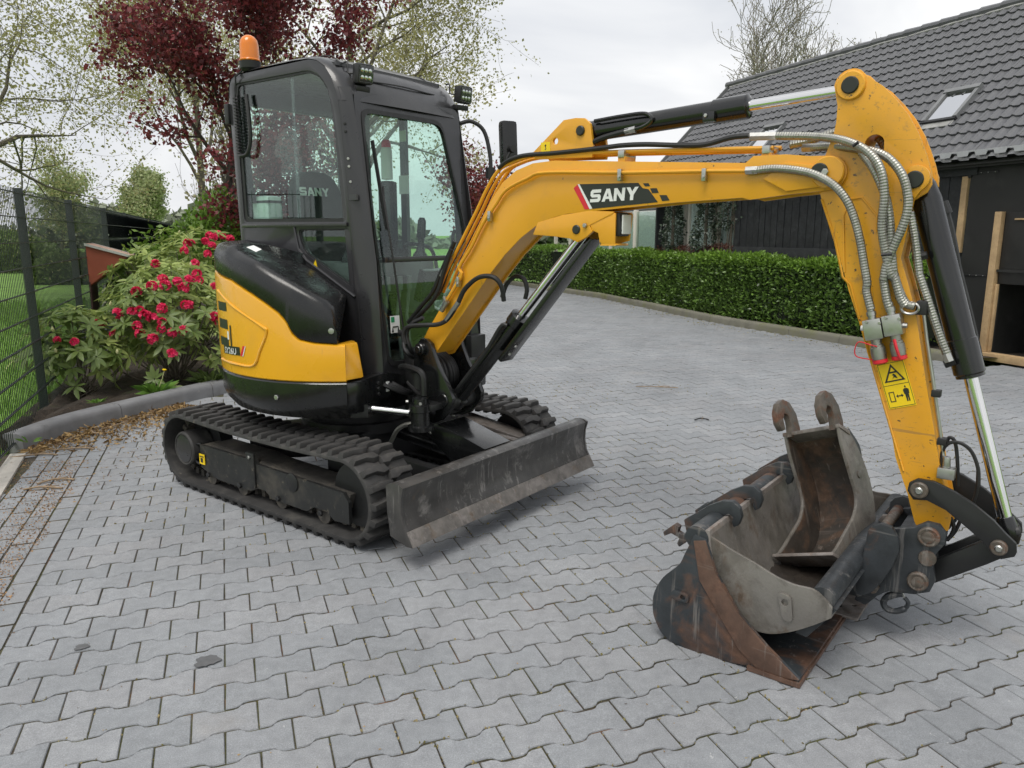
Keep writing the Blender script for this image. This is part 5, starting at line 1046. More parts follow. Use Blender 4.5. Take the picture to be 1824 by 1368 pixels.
# interior
it = sub('seat', cab)
sb_ = rpoly([(-.21, 1.25), (.21, 1.25), (.20, 1.75), (.12, 1.92), (-.12, 1.92), (-.20, 1.75)], .09, 4)
def sm_(l_, z, t): return (-.42-(z-1.25)*.18+t, l_+.14, z)
M['seat'] = pmat('seat_fabric', (.022, .023, .022), .85, 0, .2, 30, bmp=.3, bscale=200)
b = B(); b.prism(sb_, sm_, -.06, .05); b.ob('backrest', M['seat'], it, bevel=.03)
b = B(); b.box((-.17, .14, 1.22), (.5, .46, .12)); b.ob('cushion', M['seat'], it, bevel=.035)
b = B(); b.box((-.2, .14, 1.0), (.4, .4, .34)); b.ob('seat_base', M['plastic'], it, bevel=.02)
SANY = [([(0, 0), (4.2, 0), (5, .8), (5, 2.4), (4.3, 3.1), (1.4, 3.1), (1.4, 3.7), (5, 3.7), (5, 5), (.8, 5), (0, 4.2), (0, 2.7), (.8, 1.9), (3.6, 1.9), (3.6, 1.3), (0, 1.3)], []),
        ([(0, 0), (1.9, 5), (3.5, 5), (5.5, 0), (3.9, 0), (3.55, 1), (1.85, 1), (1.5, 0)], [[(2.2, 2), (3.2, 2), (2.7, 3.6)]]),
        ([(0, 0), (0, 5), (1.4, 5), (3.7, 2.2), (3.7, 5), (5.1, 5), (5.1, 0), (3.75, 0), (1.4, 2.9), (1.4, 0)], []),
        ([(0, 5), (1.65, 5), (2.75, 3.3), (3.85, 5), (5.5, 5), (3.5, 2), (3.5, 0), (2.0, 0), (2.0, 2)], [])]
def logo(parent, mapf, t0, t1, mat):
    x = 0
    for ol, hl in SANY:
        b = B(); b.prism([(x+a, c_) for a, c_ in ol], lambda a, c_, t: mapf(a, c_, t), t0, t1, [[(x+a, c_) for a, c_ in h] for h in hl]); b.ob('letter', mat, parent, smooth=False); x += 5.65
logo(it, lambda a, c_, t: sm_(-.165+a*.0102, 1.765+c_*.0102, t), .053, .055, M['white'])
M['console'] = pmat('grey_console_plastic', (.13, .135, .135), .55, 0, .1, 8)
for l_ in (-.15, .43):
    b = B(); b.box((-.02, l_, 1.2), (.42, .13, .34)); b.ob('console', M['console'], it, bevel=.03)
    b = B(); b.lathe((.12, l_, 1.37), (.1, 0, 1), [(0, .05), (.03, .045), (.05, .03), (.09, .02), (.13, .02), (.14, .028), (.24, .026), (.26, .015)], 14); b.ob('joystick', M['plastic'], it)
b = B(); b.box((.28, .36, 1.22), (.05, .22, .2), Matrix.Rotation(.3, 3, 'Y')); b.ob('monitor', M['plastic'], it, bevel=.01)
for l_ in (.02, .12, .20):
    b = B(); b.tube([(.25, l_, .78), (.22, l_, 1.05), (.24, l_+.01, 1.22)], .011, 7); b.cyl((.24, l_+.01, 1.2), (.243, l_+.01, 1.28), .017, .015, 10); b.ob('travel_lever', M['console'], it)
b = B(); b.box((-.1, .15, .72), (1.1, .82, .03)); b.ob('floor_mat', M['dustrub'], cab)
b = B(); b.box((.34, .0, .77), (.14, .1, .02), Matrix.Rotation(-.4, 3, 'Y')); b.ob('pedal', M['console'], cab)
b = B(); b.prism([(.05, .78), (.36, .92), (.36, .95), (.05, .81)], lambda a, c_, t: (a, t, c_), .30, .5); b.ob('foot_rest', M['zinc'], cab)
# loose things standing in the cab
def vthing(name, v, label, cat):
    c0, s0 = math.cos(EXA), math.sin(EXA); return empty(name, (EXO.x+v[0]*c0-v[1]*s0, EXO.y+v[0]*s0+v[1]*c0, v[2]), EXA, label, cat)
jc = vthing('jerrycan', (-.56, -.2, 1.55), 'white plastic jerrycan standing behind the cab side window', 'jerrycan')
b = B(); b.box((0, 0, .11), (.17, .11, .19)); b.ob('can_body', pmat('milky_plastic', (.55, .62, .6), .45), jc, bevel=.025)
b = B(); b.box((0, 0, .17), (.174, .114, .016)); b.ob('can_band', M['hose'], jc, bevel=.003); b = B(); b.cyl((-.04, 0, .2), (-.04, 0, .23), .02); b.ob('can_cap', M['hose'], jc)
fe = vthing('spray_can', (-.02, .3, 1.86), 'white spray can with red cap inside the cab', 'spray can')
b = B(); b.lathe((0, 0, 0), (0, 0, 1), [(0, .035), (.17, .035), (.185, .03), (.19, .026)], 18); b.ob('can_body', M['white'], fe); b = B(); b.lathe((0, 0, .19), (0, 0, 1), [(0, .03), (.03, .028), (.045, .02)], 16); b.ob('can_cap', M['red'], fe)
b = B(); b.box((-.02, .30, 1.62), (.09, .09, .46)); b.ob('equipment_box', M['plastic'], cab, bevel=.02)
# ---------------------------------------------------------------- swing bracket
sw = sub('swing_bracket')
brk = [(.66, .97), (.70, .968), (.735, .945), (.75, .905), (.785, .83), (.865, .71), (.888, .66), (.878, .61), (.80, .53), (.74, .505), (.62, .52), (.57, .56), (.57, .64), (.65, .65), (.66, .76), (.60, .80), (.61, .90)]
for s_ in (-1, 1):
    b = B(); b.prism(brk, lat, s_*.105, s_*.135); b.ob('bracket_plate', M['black'], sw, bevel=.005)
b = B(); b.lathe((.52, 0, .5), (0, 0, 1), [(0, .085), (.02, .09), (.36, .09), (.38, .08)], 26); b.ob('swing_post', M['blackm'], sw)
b = B(); b.box((.65, 0, .56), (.2, .2, .06)); b.box((.62, 0, .78), (.16, .2, .04)); b.ob('bracket_web', M['blackm'], sw, bevel=.006)
pin(sw, .672, .912, -.137, -.165, .034, M['black'], 'boom_foot_cap'); pin(sw, .672, .912, -.165, -.178, .022, M['black'], 'boom_foot_pin'); pin(sw, .82, .645, -.137, -.143, .036, M['black'], 'cylinder_pin_cap')
b = B(); b.tube(catmull([(0.565, -0.2, 0.807), (0.604, -0.2, 0.816), (0.691, -0.2, 0.807), (0.733, -0.2, 0.785), (0.741, -0.2, 0.732), (0.742, -0.2, 0.673)], 5), .018, 8); b.ob('hose_guard', M['blackm'], sw)
# swing cylinder
sc_ = sub('swing_cylinder')
sr0, sr1 = [(0.513, -0.4, 0.607)][0], [(0.682, -0.26, 0.58)][0]; srd = (Vector(sr1)-Vector(sr0)).normalized()
b = B(); b.lathe(Vector(sr0)-srd*.06, srd, [(0, .045), (.05, .045), (.055, .034), (.07, .032)], 20); b.ob('gland', M['black'], sc_)
b = B(); b.cyl(sr0, sr1, .0185, .0185, 16); b.ob('rod', M['chrome'], sc_)
b = B(); b.lathe((.745, -.235, .49), (0, 0, 1), [(0, .07), (.025, .07), (.03, .052), (.10, .052), (.105, .062), (.14, .062), (.145, .045), (.175, .045), (.18, .03)], 24); b.ob('swing_pin_boss', M['black'], sc_)
b = B(); b.box((.76, -.17, .615), (.12, .12, .035)); b.box((.7, -.24, .575), (.06, .05, .05)); b.ob('pin_lug', M['blackm'], sc_, bevel=.008)
hexbolt(sc_, (.70, -.28, .648), (-.7, -.7, 0), .009, .014); hexbolt(sc_, (.79, -.28, .648), (.7, -.7, 0), .009, .014)
# front of the upper frame: valve plate with hoses
vp = sub('front_frame', ub)
b = B(); b.prism([(-.44, .60), (-.10, .60), (-.10, .74), (-.2, .775), (-.44, .775)], lambda l_, z, t: (.50+t, l_, z), -.06, 0); b.ob('valve_plate', M['black'], vp, bevel=.006)
b = B(); b.box((.503, -.24, .70), (.004, .022, .055)); b.ob('data_label', M['white'], vp)
for z in (.73, .70, .67): hexbolt(vp, (.5, -.31, z), (1, 0, 0), .01, .012, M['blackm'])
b = B(); b.box((.48, .38, .68), (.1, .42, .2)); b.ob('left_step', M['black'], vp, bevel=.02)
b = B(); b.box((.5, .52, .84), (.05, .14, .14)); b.ob('tool_box', M['blackm'], vp, bevel=.01)
hs = sub('hose_bundle')
for k in range(8):
    l_ = -.085+k*.024; b = B(); o_ = rnd.uniform(-.012, .012)
    b.tube(catmull([(.50, l_, .70), (.60+o_, l_, .64), (.69+o_, l_*1.1, .66), (.735+o_, l_*1.1, .74), (.71+o_, l_, .82), (.64, l_*.8, .87), (.60, l_*.7, .93)], 6), .0125, 8); b.ob('hose', M['hose'], hs)
for k, q in enumerate(([(0.56, -0.14, 1.003), (0.57, -0.17, 0.97), (0.588, -0.19, 0.919), (0.609, -0.18, 0.883), (0.586, -0.12, 0.854)], [(0.68, -0.13, 1.083), (0.61, -0.15, 1.044), (0.58, -0.16, 0.988), (0.593, -0.15, 0.914), (0.579, -0.1, 0.851)])):
    b = B(); b.tube(catmull(q, 6), .012, 8); b.ob('hose', M['hose'], hs)
for k in range(3):
    b = B(); b.tube(catmull([(.47, -.2-k*.03, .72), (.52, -.19-k*.03, .70), (.55, -.13-k*.02, .66), (.53, -.06, .64)], 6), .012, 7); b.ob('hose', M['hose'], hs)
# ---------------------------------------------------------------- boom
bm_ = sub('boom')
BW = .088
bo = [(0.672, 1.011), (0.874, 1.272), (1.058, 1.585), (1.124, 1.69), (1.194, 1.773), (1.277, 1.825), (1.376, 1.853), (1.497, 1.859), (1.831, 1.835), (2.402, 1.799), (2.432, 1.823), (2.557, 1.822), (2.641, 1.811)]
be = [(2.568, 1.673), (2.427, 1.658), (2.397, 1.667), (2.104, 1.655), (1.699, 1.626), (1.572, 1.618), (1.501, 1.604), (1.398, 1.566), (1.308, 1.51), (1.204, 1.423), (1.11, 1.326), (0.719, 0.878)]
boss = (2.718, 1.748)
top = bo+arc(boss[0], boss[1]-.002, .062, 92, -92, 12)+be
foot = arc(.678, .915, .058, -40, -205, 10)
bprof = top+foot
for s_ in (-1, 1):
    b = B(); b.prism(bprof, lat, s_*(BW-.012), s_*BW); b.ob('side_plate', M['yellow'], bm_, bevel=.003)
def inset(P, d_):
    c_ = []
    m = len(P)
    for i in range(m):
        a, p, q = Vector(P[i-1]), Vector(P[i]), Vector(P[(i+1) % m]); t = (q-a).normalized(); c_.append((p.x+t.y*d_, p.y-t.x*d_))
    return c_
tw = [bo[0]]+bo[1:]+[(2.60, 1.80)]; lw = [(2.60, 1.682)]+be
for nm, line, d_ in (('top_web', tw, .010), ('bottom_web', lw, .010)):
    rows = []
    for i, p in enumerate(line):
        a, q = Vector(line[max(i-1, 0)]), Vector(line[min(i+1, len(line)-1)]); t = (q-a).normalized(); nn = Vector((t.y, -t.x)); w0, w1 = Vector(p)+nn*d_, Vector(p)+nn*(d_+.01)
        rows.append([(w0.x, -BW+.011, w0.y), (w0.x, BW-.011, w0.y), (w1.x, BW-.011, w1.y), (w1.x, -BW+.011, w1.y), (w0.x, -BW+.011, w0.y)])
    b = B(); b.grid(rows); b.F += [(0, 1, 2, 3), tuple((len(rows)-1)*5+i for i in range(4))]; b.ob(nm, M['yellow'], bm_, sharp=40)
# forged end with raised pad and pin boss
b = B(); b.prism([(2.478, 1.734), (2.557, 1.792), (2.703, 1.772), (2.736, 1.723), (2.709, 1.698), (2.57, 1.685)], lat, -BW, -BW-.012); b.ob('end_pad', M['yellow'], bm_, bevel=.004)
for s_ in (-1, 1):
    pin(bm_, boss[0], boss[1], s_*BW, s_*(BW+.02), .058, M['yellow'], 'pin_boss', 28); pin(bm_, boss[0]-.028, boss[1]+.003, s_*(BW+.012), s_*(BW+.028), .031, M['decalblk'], 'arm_pin')
hb = hexbolt(bm_, (boss[0]-.005, -BW-.028, boss[1]+.0), (0, -1, 0), .013, .01)
# arm cylinder bracket on the bend
br_ = [(1.356, 1.901), (1.533, 2.036), (1.596, 2.04), (1.644, 2.035), (1.675, 2.01), (1.694, 1.898), (1.688, 1.863), (1.376, 1.872)]
for s_ in (-1, 1):
    b = B(); b.prism(br_, lat, s_*.05, s_*.068, [circ(*[(1.489, 1.947)][0], .0145, 14)]); b.ob('cylinder_bracket', M['yellow'], bm_, bevel=.003)
apin = [(1.627, 1.982)][0]; pin(bm_, apin[0], apin[1], -.069, -.080, .022, M['decalblk'], 'pin'); pin(bm_, apin[0], apin[1], .069, .080, .022, M['decalblk'], 'pin')
q = [(1.408, 1.946), (1.459, 1.946), (1.462, 1.904), (1.41, 1.901)]
b = B(); b.prism(q, lat, -.0685, -.0695); hk = b.ob('hook_sticker', M['decalyel'], bm_, smooth=False)
qc = [(1.435, 1.931), (1.429, 1.904)]
b = B(); b.lathe((qc[0][0], -.0695, qc[0][1]), (0, -1, 0), [(0, .0045), (.001, .0045)], 12); b.tube([(qc[0][0], -.071, qc[0][1]-.002), (qc[0][0]+.001, -.071, qc[0][1]-.01), (qc[0][0]+.004, -.071, qc[0][1]-.014), (qc[0][0]+.001, -.071, qc[0][1]-.018), (qc[0][0]-.003, -.071, qc[0][1]-.015)], .0013, 5); b.ob('hook_print', M['decalblk'], hk)
# lower bracket with boom lamp
lb = [(1.378, 1.523), (1.406, 1.581), (1.548, 1.614), (1.692, 1.63), (1.82, 1.624), (1.812, 1.613), (1.693, 1.564), (1.711, 1.538), (1.677, 1.511), (1.632, 1.489), (1.587, 1.506), (1.503, 1.515)]
for s_ in (-1, 1):
    b = B(); b.prism(lb, lat, s_*(BW+.001), s_*(BW-.02)); b.ob('lower_bracket', M['yellow'], bm_, bevel=.004)
    f, z = [(1.625, 1.547)][0]; pin(bm_, f, z, s_*(BW+.001), s_*(BW+.008), .021, M['decalblk'], 'rod_pin')
f, z = [(1.675, 1.565)][0]; hexbolt(bm_, (f, -BW-.004, z), (0, -1, 0), .011, .012)
bl_ = sub('boom_lamp', bm_)
for l_, gp in ((-.086, [(1.693, 1.571), (1.783, 1.621), (1.826, 1.617), (1.826, 1.483), (1.748, 1.483), (1.738, 1.531), (1.707, 1.542)]), (.02, [(1.779, 1.624), (1.852, 1.615), (1.839, 1.496), (1.766, 1.478), (1.758, 1.579)])):
    b = B(); b.prism(gp, lat, l_, l_+.012); b.ob('lamp_guard', M['yellow'], bl_, bevel=.004)
ln = [(1.792, 1.615), (1.838, 1.621), (1.849, 1.541), (1.841, 1.516), (1.79, 1.519)]
b = B(); b.prism(ln, lat, -.07, .015); b.ob('lamp_body', M['hose'], bl_, bevel=.008)
fx = ln[1][0]; b = B(); b.box((fx+.012, -.027, (ln[1][1]+ln[3][1])/2), (.008, .075, .085)); b.ob('lamp_lens', M['white'], bl_, bevel=.006)
b = B(); b.prism([(1.748, 1.484), (1.826, 1.485), (1.833, 1.48), (1.829, 1.475), (1.752, 1.475)], lat, -.085, .03); b.ob('guard_floor', M['yellow'], bl_)
# decal with the maker's name
dz = [(1.608, 1.735), (1.637, 1.748), (1.936, 1.742), (1.953, 1.719), (2.031, 1.659), (1.71, 1.638), (1.668, 1.636)]
ld = sub('name_decal', bm_)
b = B(); b.prism([dz[1], dz[2], [(1.957, 1.719)][0], [(1.985, 1.714)][0], dz[4], dz[5]], lat, -BW-.0005, -BW-.0015); b.ob('decal_field', M['decalblk'], ld, smooth=False)
b = B(); b.prism([(1.607, 1.731), (1.627, 1.747), (1.693, 1.637), (1.668, 1.636)], lat, -BW-.0005, -BW-.0015); b.ob('red_stripe', M['red'], ld, smooth=False)
b = B(); b.prism([(1.628, 1.748), (1.638, 1.748), (1.708, 1.639), (1.694, 1.637)], lat, -BW-.0005, -BW-.0016); b.ob('white_stripe', M['white'], ld, smooth=False)
for q in ([(1.958, 1.739), (1.984, 1.739), (1.992, 1.726), (1.969, 1.726)], [(1.993, 1.717), (2.024, 1.717), (2.034, 1.697), (2.003, 1.697)], [(2.038, 1.688), (2.071, 1.687), (2.085, 1.665), (2.051, 1.663)]):
    b = B(); b.prism(q, lat, -BW-.0005, -BW-.0015); b.ob('decal_square', M['decalblk'], ld, smooth=False)
l0, l1, l2 = [(1.696, 1.666), (1.925, 1.671), (1.708, 1.724)]
lx = Vector((l1[0]-l0[0], l1[1]-l0[1]))/21.5; ly = Vector((l2[0]-l0[0]-.012, l2[1]-l0[1]))/5.3
logo(ld, lambda a, c_, t: (l0[0]+lx.x*a+ly.x*c_+.004*c_/5, t, l0[1]+lx.y*a+ly.y*c_), -BW-.0016, -BW-.003, M['white'])
# hydraulic pipes and clamps on the boom
pp = [(2.45, -0.105, 1.766), (2.239, -0.105, 1.775), (1.883, -0.105, 1.786), (1.464, -0.105, 1.806), (1.359, -0.105, 1.785), (1.23, -0.105, 1.736), (1.168, -0.105, 1.671), (1.082, -0.105, 1.576), (1.005, -0.105, 1.461), (0.924, -0.105, 1.359)]+[(0.936, -0.105, 1.313), (0.829, -0.105, 1.179)]
b = B(); b.tube(catmull(pp, 4), .0085, 8); b.ob('pipe', M['yellow'], bm_)
for k, l_ in enumerate((-.06, -.025, .03)):
    q = [(2.499, -0.04, 1.851), (2.184, -0.04, 1.865), (1.843, -0.04, 1.879), (1.585, -0.04, 1.885), (1.37, -0.04, 1.891), (1.241, -0.04, 1.868), (1.148, -0.04, 1.833), (1.074, -0.04, 1.748), (1.007, -0.04, 1.644), (0.892, -0.04, 1.476), (0.796, -0.04, 1.336)]+[(0.734, -0.04, 1.224)]
    q = [(f, l_, z-.012*(k == 1)+.004*k) for f, _, z in q]
    b = B(); b.tube(catmull(q, 4), .009, 8); b.ob('pipe', M['yellow'], bm_)
for x, y in ((860, 570), (1720, 555)):
    f, z = [(-4.596, 3.595)][0] if False else {860: [(1.844, 1.873)][0], 1720: [(2.477, 1.85)][0]}[x]
    b = B(); b.box((f, -.03, z-.005), (.03, .11, .03)); b.ob('pipe_clamp', M['zinc'], bm_, bevel=.003); b = B(); b.box((f, -.03, z-.03), (.035, .1, .03)); b.ob('clamp_base', M['yellow'], bm_, bevel=.004)
for f, z in [(1.857, 1.781), (2.243, 1.764), (1.131, 1.617)]+[(0.919, 1.287), (0.823, 1.183)]:
    b = B(); b.box((f, -.108, z-.004), (.018, .022, .05)); b.ob('pipe_clamp', M['zinc'], bm_, bevel=.003); hexbolt(bm_, (f, -.119, z-.012), (0, -1, 0), .007, .006)
bh = [(2.402, -0.05, 1.899), (2.328, -0.05, 1.897), (2.224, -0.05, 1.878), (2.114, -0.05, 1.882), (1.961, -0.05, 1.896), (1.848, -0.05, 1.9), (1.757, -0.05, 1.897), (1.627, -0.05, 1.893), (1.472, -0.05, 1.89), (1.348, -0.05, 1.891), (1.269, -0.05, 1.885), (1.208, -0.05, 1.869), (1.156, -0.05, 1.84)]
b = B(); b.tube(catmull([(x, y-.02, z+.004) for x, y, z in bh], 4), .0105, 8); b.ob('hose', M['hose'], bm_)
b = B(); b.tube(catmull([(0.863, -0.07, 1.49), (0.765, -0.07, 1.333), (0.701, -0.07, 1.224), (0.598, -0.07, 1.128), (0.504, -0.07, 1.039)], 6), .012, 8); b.tube(catmull([(0.903, -0.05, 1.507), (0.794, -0.05, 1.342), (0.731, -0.05, 1.224), (0.629, -0.05, 1.128), (0.524, -0.05, 1.038)], 6), .012, 8); b.tube(catmull([(0.856, -0.09, 1.448), (0.795, -0.09, 1.317), (0.756, -0.09, 1.228), (0.693, -0.09, 1.153), (0.59, -0.09, 1.074), (0.536, -0.09, 1.015)], 6), .012, 8); b.ob('hose', M['hose'], bm_)
b = B(); b.tube(catmull([(0.585, -0.18, 0.936), (0.575, -0.18, 0.99), (0.604, -0.17, 1.032), (0.71, -0.15, 1.047), (0.789, -0.13, 1.055), (0.852, -0.12, 1.089), (0.924, -0.12, 1.177), (0.971, -0.12, 1.247), (1.061, -0.12, 1.31), (1.158, -0.12, 1.317), (1.195, -0.1, 1.272), (1.195, -0.08, 1.197)], 6), .0125, 8); b.ob('hose', M['hose'], bm_)
for q in ([(0.844, -0.115, 1.181), (0.801, -0.115, 1.126)], [(0.93, -0.12, 1.181), (0.84, -0.12, 1.08)], [(0.837, -0.07, 1.404), (0.764, -0.07, 1.306)]):
    b = B(); b.cyl(q[0], q[1], .014, .014, 8); b.ob('hose_fitting', M['zinc'], bm_)
# ---------------------------------------------------------------- boom cylinder
bcyl = sub('boom_cylinder'); c0_, c1_ = Vector((.80, 0, .625)), Vector((1.63, 0, 1.55)); dv = (c1_-c0_).normalized()
b = B(); b.lathe(c0_, dv, [(-.04, .05), (0, .056), (.03, .055), (.04, .046), (.60, .046), (.605, .052), (.66, .052), (.665, .03)], 24); b.ob('barrel', M['black'], bcyl)
b = B(); b.cyl(c0_+dv*.66, c1_, .0225, .0225, 18); b.ob('rod', M['chrome'], bcyl)
b = B(); b.cyl((.80, -.105, .625), (.80, .105, .625), .05); b.ob('foot_bush', M['blackm'], bcyl)
nv_ = Vector((dv.z, 0, -dv.x)); g0, g1 = c0_+dv*.42+nv_*.088, c1_+nv_*.07
b = B(); b.bar(g0, g1, .10, .008, nv_); b.bar(g0+Vector((0, -.05, 0))-nv_*.01, g1+Vector((0, -.05, 0))-nv_*.01, .006, .022, nv_); b.bar(g0+Vector((0, .05, 0))-nv_*.01, g1+Vector((0, .05, 0))-nv_*.01, .006, .022, nv_); b.ob('rod_guard', M['black'], bcyl, bevel=.003)
for k in (.06, .12): hexbolt(bcyl, g0+dv*k+nv_*.004+Vector((0, -.03, 0)), nv_, .009, .008)
b = B(); b.tube(catmull([c0_+dv*.08+Vector((0, -.05, 0)), c0_+dv*.12+Vector((0, -.075, 0)), c0_+dv*.4+Vector((0, -.075, 0)), c0_+dv*.55+Vector((0, -.07, .03)), c0_+dv*.60+Vector((0, -.06, 0))], 5), .011, 8); b.ob('hose', M['hose'], bcyl)
b = B(); b.tube(catmull([(1.081, 0.05, 1.202), (1.114, 0.05, 1.272), (1.168, 0.05, 1.312), (1.222, 0.05, 1.302), (1.243, 0.05, 1.252), (1.233, 0.05, 1.201)], 6), .012, 8, ridge=.02); b.ob('hose', M['hose'], bcyl)
# ---------------------------------------------------------------- arm
am = sub('arm'); AW = .075
tp = [(2.767, 2.046)][0]; cp = [(3.014, 1.712)][0]
aprof = arc(tp[0], tp[1], .058, 175, 60, 8)+[(2.822, 2.07), (2.874, 2.033), (2.921, 1.983), (2.962, 1.931), (2.999, 1.868), (3.024, 1.811), (3.043, 1.761), (3.054, 1.722), (3.058, 1.694), (3.046, 1.667), (3.007, 1.641)]+[(2.983, 1.442), (3.012, 1.361), (3.049, 1.251), (3.098, 1.034), (3.15, 0.822), (3.189, 0.662)]+[(3.205, 0.617), (3.231, 0.519), (3.227, 0.476), (3.185, 0.45), (3.131, 0.459), (3.116, 0.482), (3.084, 0.582), (3.031, 0.714)]+[(3.002, 0.836), (2.905, 1.1), (2.817, 1.323), (2.778, 1.438)]+[(2.75, 1.502), (2.689, 1.672), (2.703, 1.726), (2.696, 1.809), (2.72, 1.883), (2.726, 1.923), (2.726, 1.981)]
hole = circ(*[(2.862, 1.827)][0], .033, 20)
hole = [(x, z+(.012 if z > hole[0][1] else -.022)) for x, z in hole]
for s_ in (-1, 1):
    b = B(); b.prism(aprof, lat, s_*(AW-.014), s_*AW, [hole]); b.ob('side_plate', M['yellow_d'], am, bevel=.003)
b = B(); b.prism(inset(aprof, .012), lat, -AW+.013, AW-.013, [hole]); b.ob('box_section', M['yellow_d'], am)
pin(am, tp[0], tp[1], -AW, -AW-.012, .05, M['yellow_d'], 'pin_boss', 28); pin(am, tp[0], tp[1], -AW-.012, -AW-.020, .03, M['decalblk'], 'pin')
cb = arc(cp[0]-.005, cp[1]+.002, .045, 130, -60, 10)+[(3.012, 1.644), (2.99, 1.679), (2.978, 1.724)]
for s_ in (-1, 1):
    b = B(); b.prism(cb, lat, s_*AW, s_*(AW+.025)); b.ob('cylinder_ear', M['yellow_d'], am, bevel=.005); pin(am, cp[0]-.008, cp[1]-.002, s_*(AW+.025), s_*(AW+.033), .03, M['decalblk'], 'pin')
b = B(); b.tube([(x, -AW-.001, z) for x, z in [(2.798, 1.387), (2.778, 1.592), (2.797, 1.651), (2.836, 1.656), (2.891, 1.591), (2.894, 1.532)]], .004, 5); b.ob('stamped_crease', M['yellow_d'], am)
b = B(); b.tube([(x, -AW-.001, z) for x, z in [(2.697, 1.654), (2.756, 1.502), (2.794, 1.369)]+[(2.822, 1.342), (2.905, 1.1), (3.003, 0.83), (3.062, 0.669)]], .0045, 5); b.ob('weld_seam', M['yellow_d'], am)
# auxiliary valve blocks
for k, (pt, hose_) in enumerate((((930, 428), None), ((1050, 405), None))):
    f, z = {0: [(2.925, 1.188)][0], 1: [(2.987, 1.208)][0]}[k]; vb = sub('valve_block', am)
    b = B(); b.box((f, -.108, z), (.062, .06, .075), Matrix.Rotation(-.25, 3, 'Y')); b.ob('block', M['zinc'], vb, bevel=.005)
    dn = Vector((.26, 0, -.97))
    b = B(); b.lathe(Vector((f, -.112, z))+dn*.036, dn, [(0, .018), (.02, .018), (.022, .022), (.03, .022), (.032, .025), (.055, .026), (.075, .024), (.078, .02)], 16); b.ob('coupling', M['spiral'], vb)
    b = B(); b.lathe(Vector((f, -.112, z))+dn*.112, dn, [(0, .026), (.012, .026), (.016, .02)], 16); b.ob('dust_cap', M['red'], vb)
    cs = [Vector((f, -.112, z))+dn*.115+Vector((-.02, -.01, 0)), Vector((f-.05, -.13, z-.10)), Vector((f-.045, -.135, z-.05)), Vector((f+.0, -.142, z-.055)), Vector((f+.02, -.135, z-.06))] if k == 0 else [Vector((f, -.14, z))+dn*.05, Vector((f+.003, -.146, z))+dn*.08, Vector((f+.006, -.14, z))+dn*.115]
    b = B(); b.tube(catmull(cs, 6), .0022 if k == 0 else .0055, 5); b.ob('cap_strap', M['red'], vb)
    b = B(); b.lathe(Vector((f, -.108, z))-dn*.036, -dn, [(0, .014), (.012, .014), (.013, .017), (.028, .017), (.03, .013), (.045, .013)], 12); b.ob('hose_end', M['zinc'], vb)
    for dx in (-.022, .022): hexbolt(vb, (f+dx, -.138, z+.026), (0, -1, 0), .006, .006)
    b = B(); b.cyl((f-.045+.09*k, -.108, z), (f-.03+.06*k, -.108, z), .01, .01, 8); b.ob('side_plug', M['white'] if k == 0 else M['zinc'], vb)
# warning sticker
sk = sub('warning_sticker', am); sq = [(2.936, 1.054), (3.031, 1.081), (3.083, 0.922), (2.995, 0.892)]
s00, sx, sy = Vector(sq[3]), Vector(sq[2])-Vector(sq[3]), Vector(sq[0])-Vector(sq[3])
def smap(u, v, t): p = s00+sx*u+sy*v; return (p.x, t, p.y)
def stp(nm, P, mat, holes=(), t=1): b = B(); b.prism(P, smap, -AW-.0008*t, -AW-.0008*t-.0012, holes); b.ob(nm, mat, sk, smooth=False)
stp('sticker_field', [(0, 0), (1, 0), (1, 1), (0, 1)], M['decalyel'])
stp('sticker_border', [(.03, .02), (.97, .02), (.97, .98), (.03, .98)], M['decalblk'], [[(.045, .03), (.955, .03), (.955, .97), (.045, .97)]], 2)
stp('sticker_line', [(.04, .495), (.96, .495), (.96, .505), (.04, .505)], M['decalblk'], t=2)
stp('triangle', [(.12, .57), (.88, .57), (.5, .95)], M['decalblk'], [[(.22, .60), (.78, .60), (.5, .88)]], 2)
stp('pictogram', [(.36, .75), (.64, .75), (.64, .785), (.36, .785)], M['decalblk'], t=2); stp('pictogram', [(.42, .62), (.5, .66), (.62, .62), (.58, .7), (.52, .74), (.44, .71), (.5, .69)], M['decalblk'], t=2)
stp('pictogram', [(.14, .14), (.34, .14), (.34, .36), (.14, .36)], M['decalblk'], [[(.17, .16), (.31, .16), (.31, .34), (.17, .34)]], 2)
stp('arrow', [(.38, .25), (.45, .21), (.45, .238), (.58, .238), (.58, .21), (.65, .25), (.58, .29), (.58, .262), (.45, .262), (.45, .29)], M['decalblk'], t=2)
stp('figure', [(.72, .11), (.765, .11), (.78, .24), (.795, .11), (.84, .11), (.845, .27), (.87, .27), (.885, .36), (.83, .39), (.73, .39), (.675, .36), (.69, .27), (.715, .27)], M['decalblk'], t=2); stp('figure_head', [(.78+.03*math.cos(a*.7854), .425+.025*math.sin(a*.7854)) for a in range(8)], M['decalblk'], t=2)
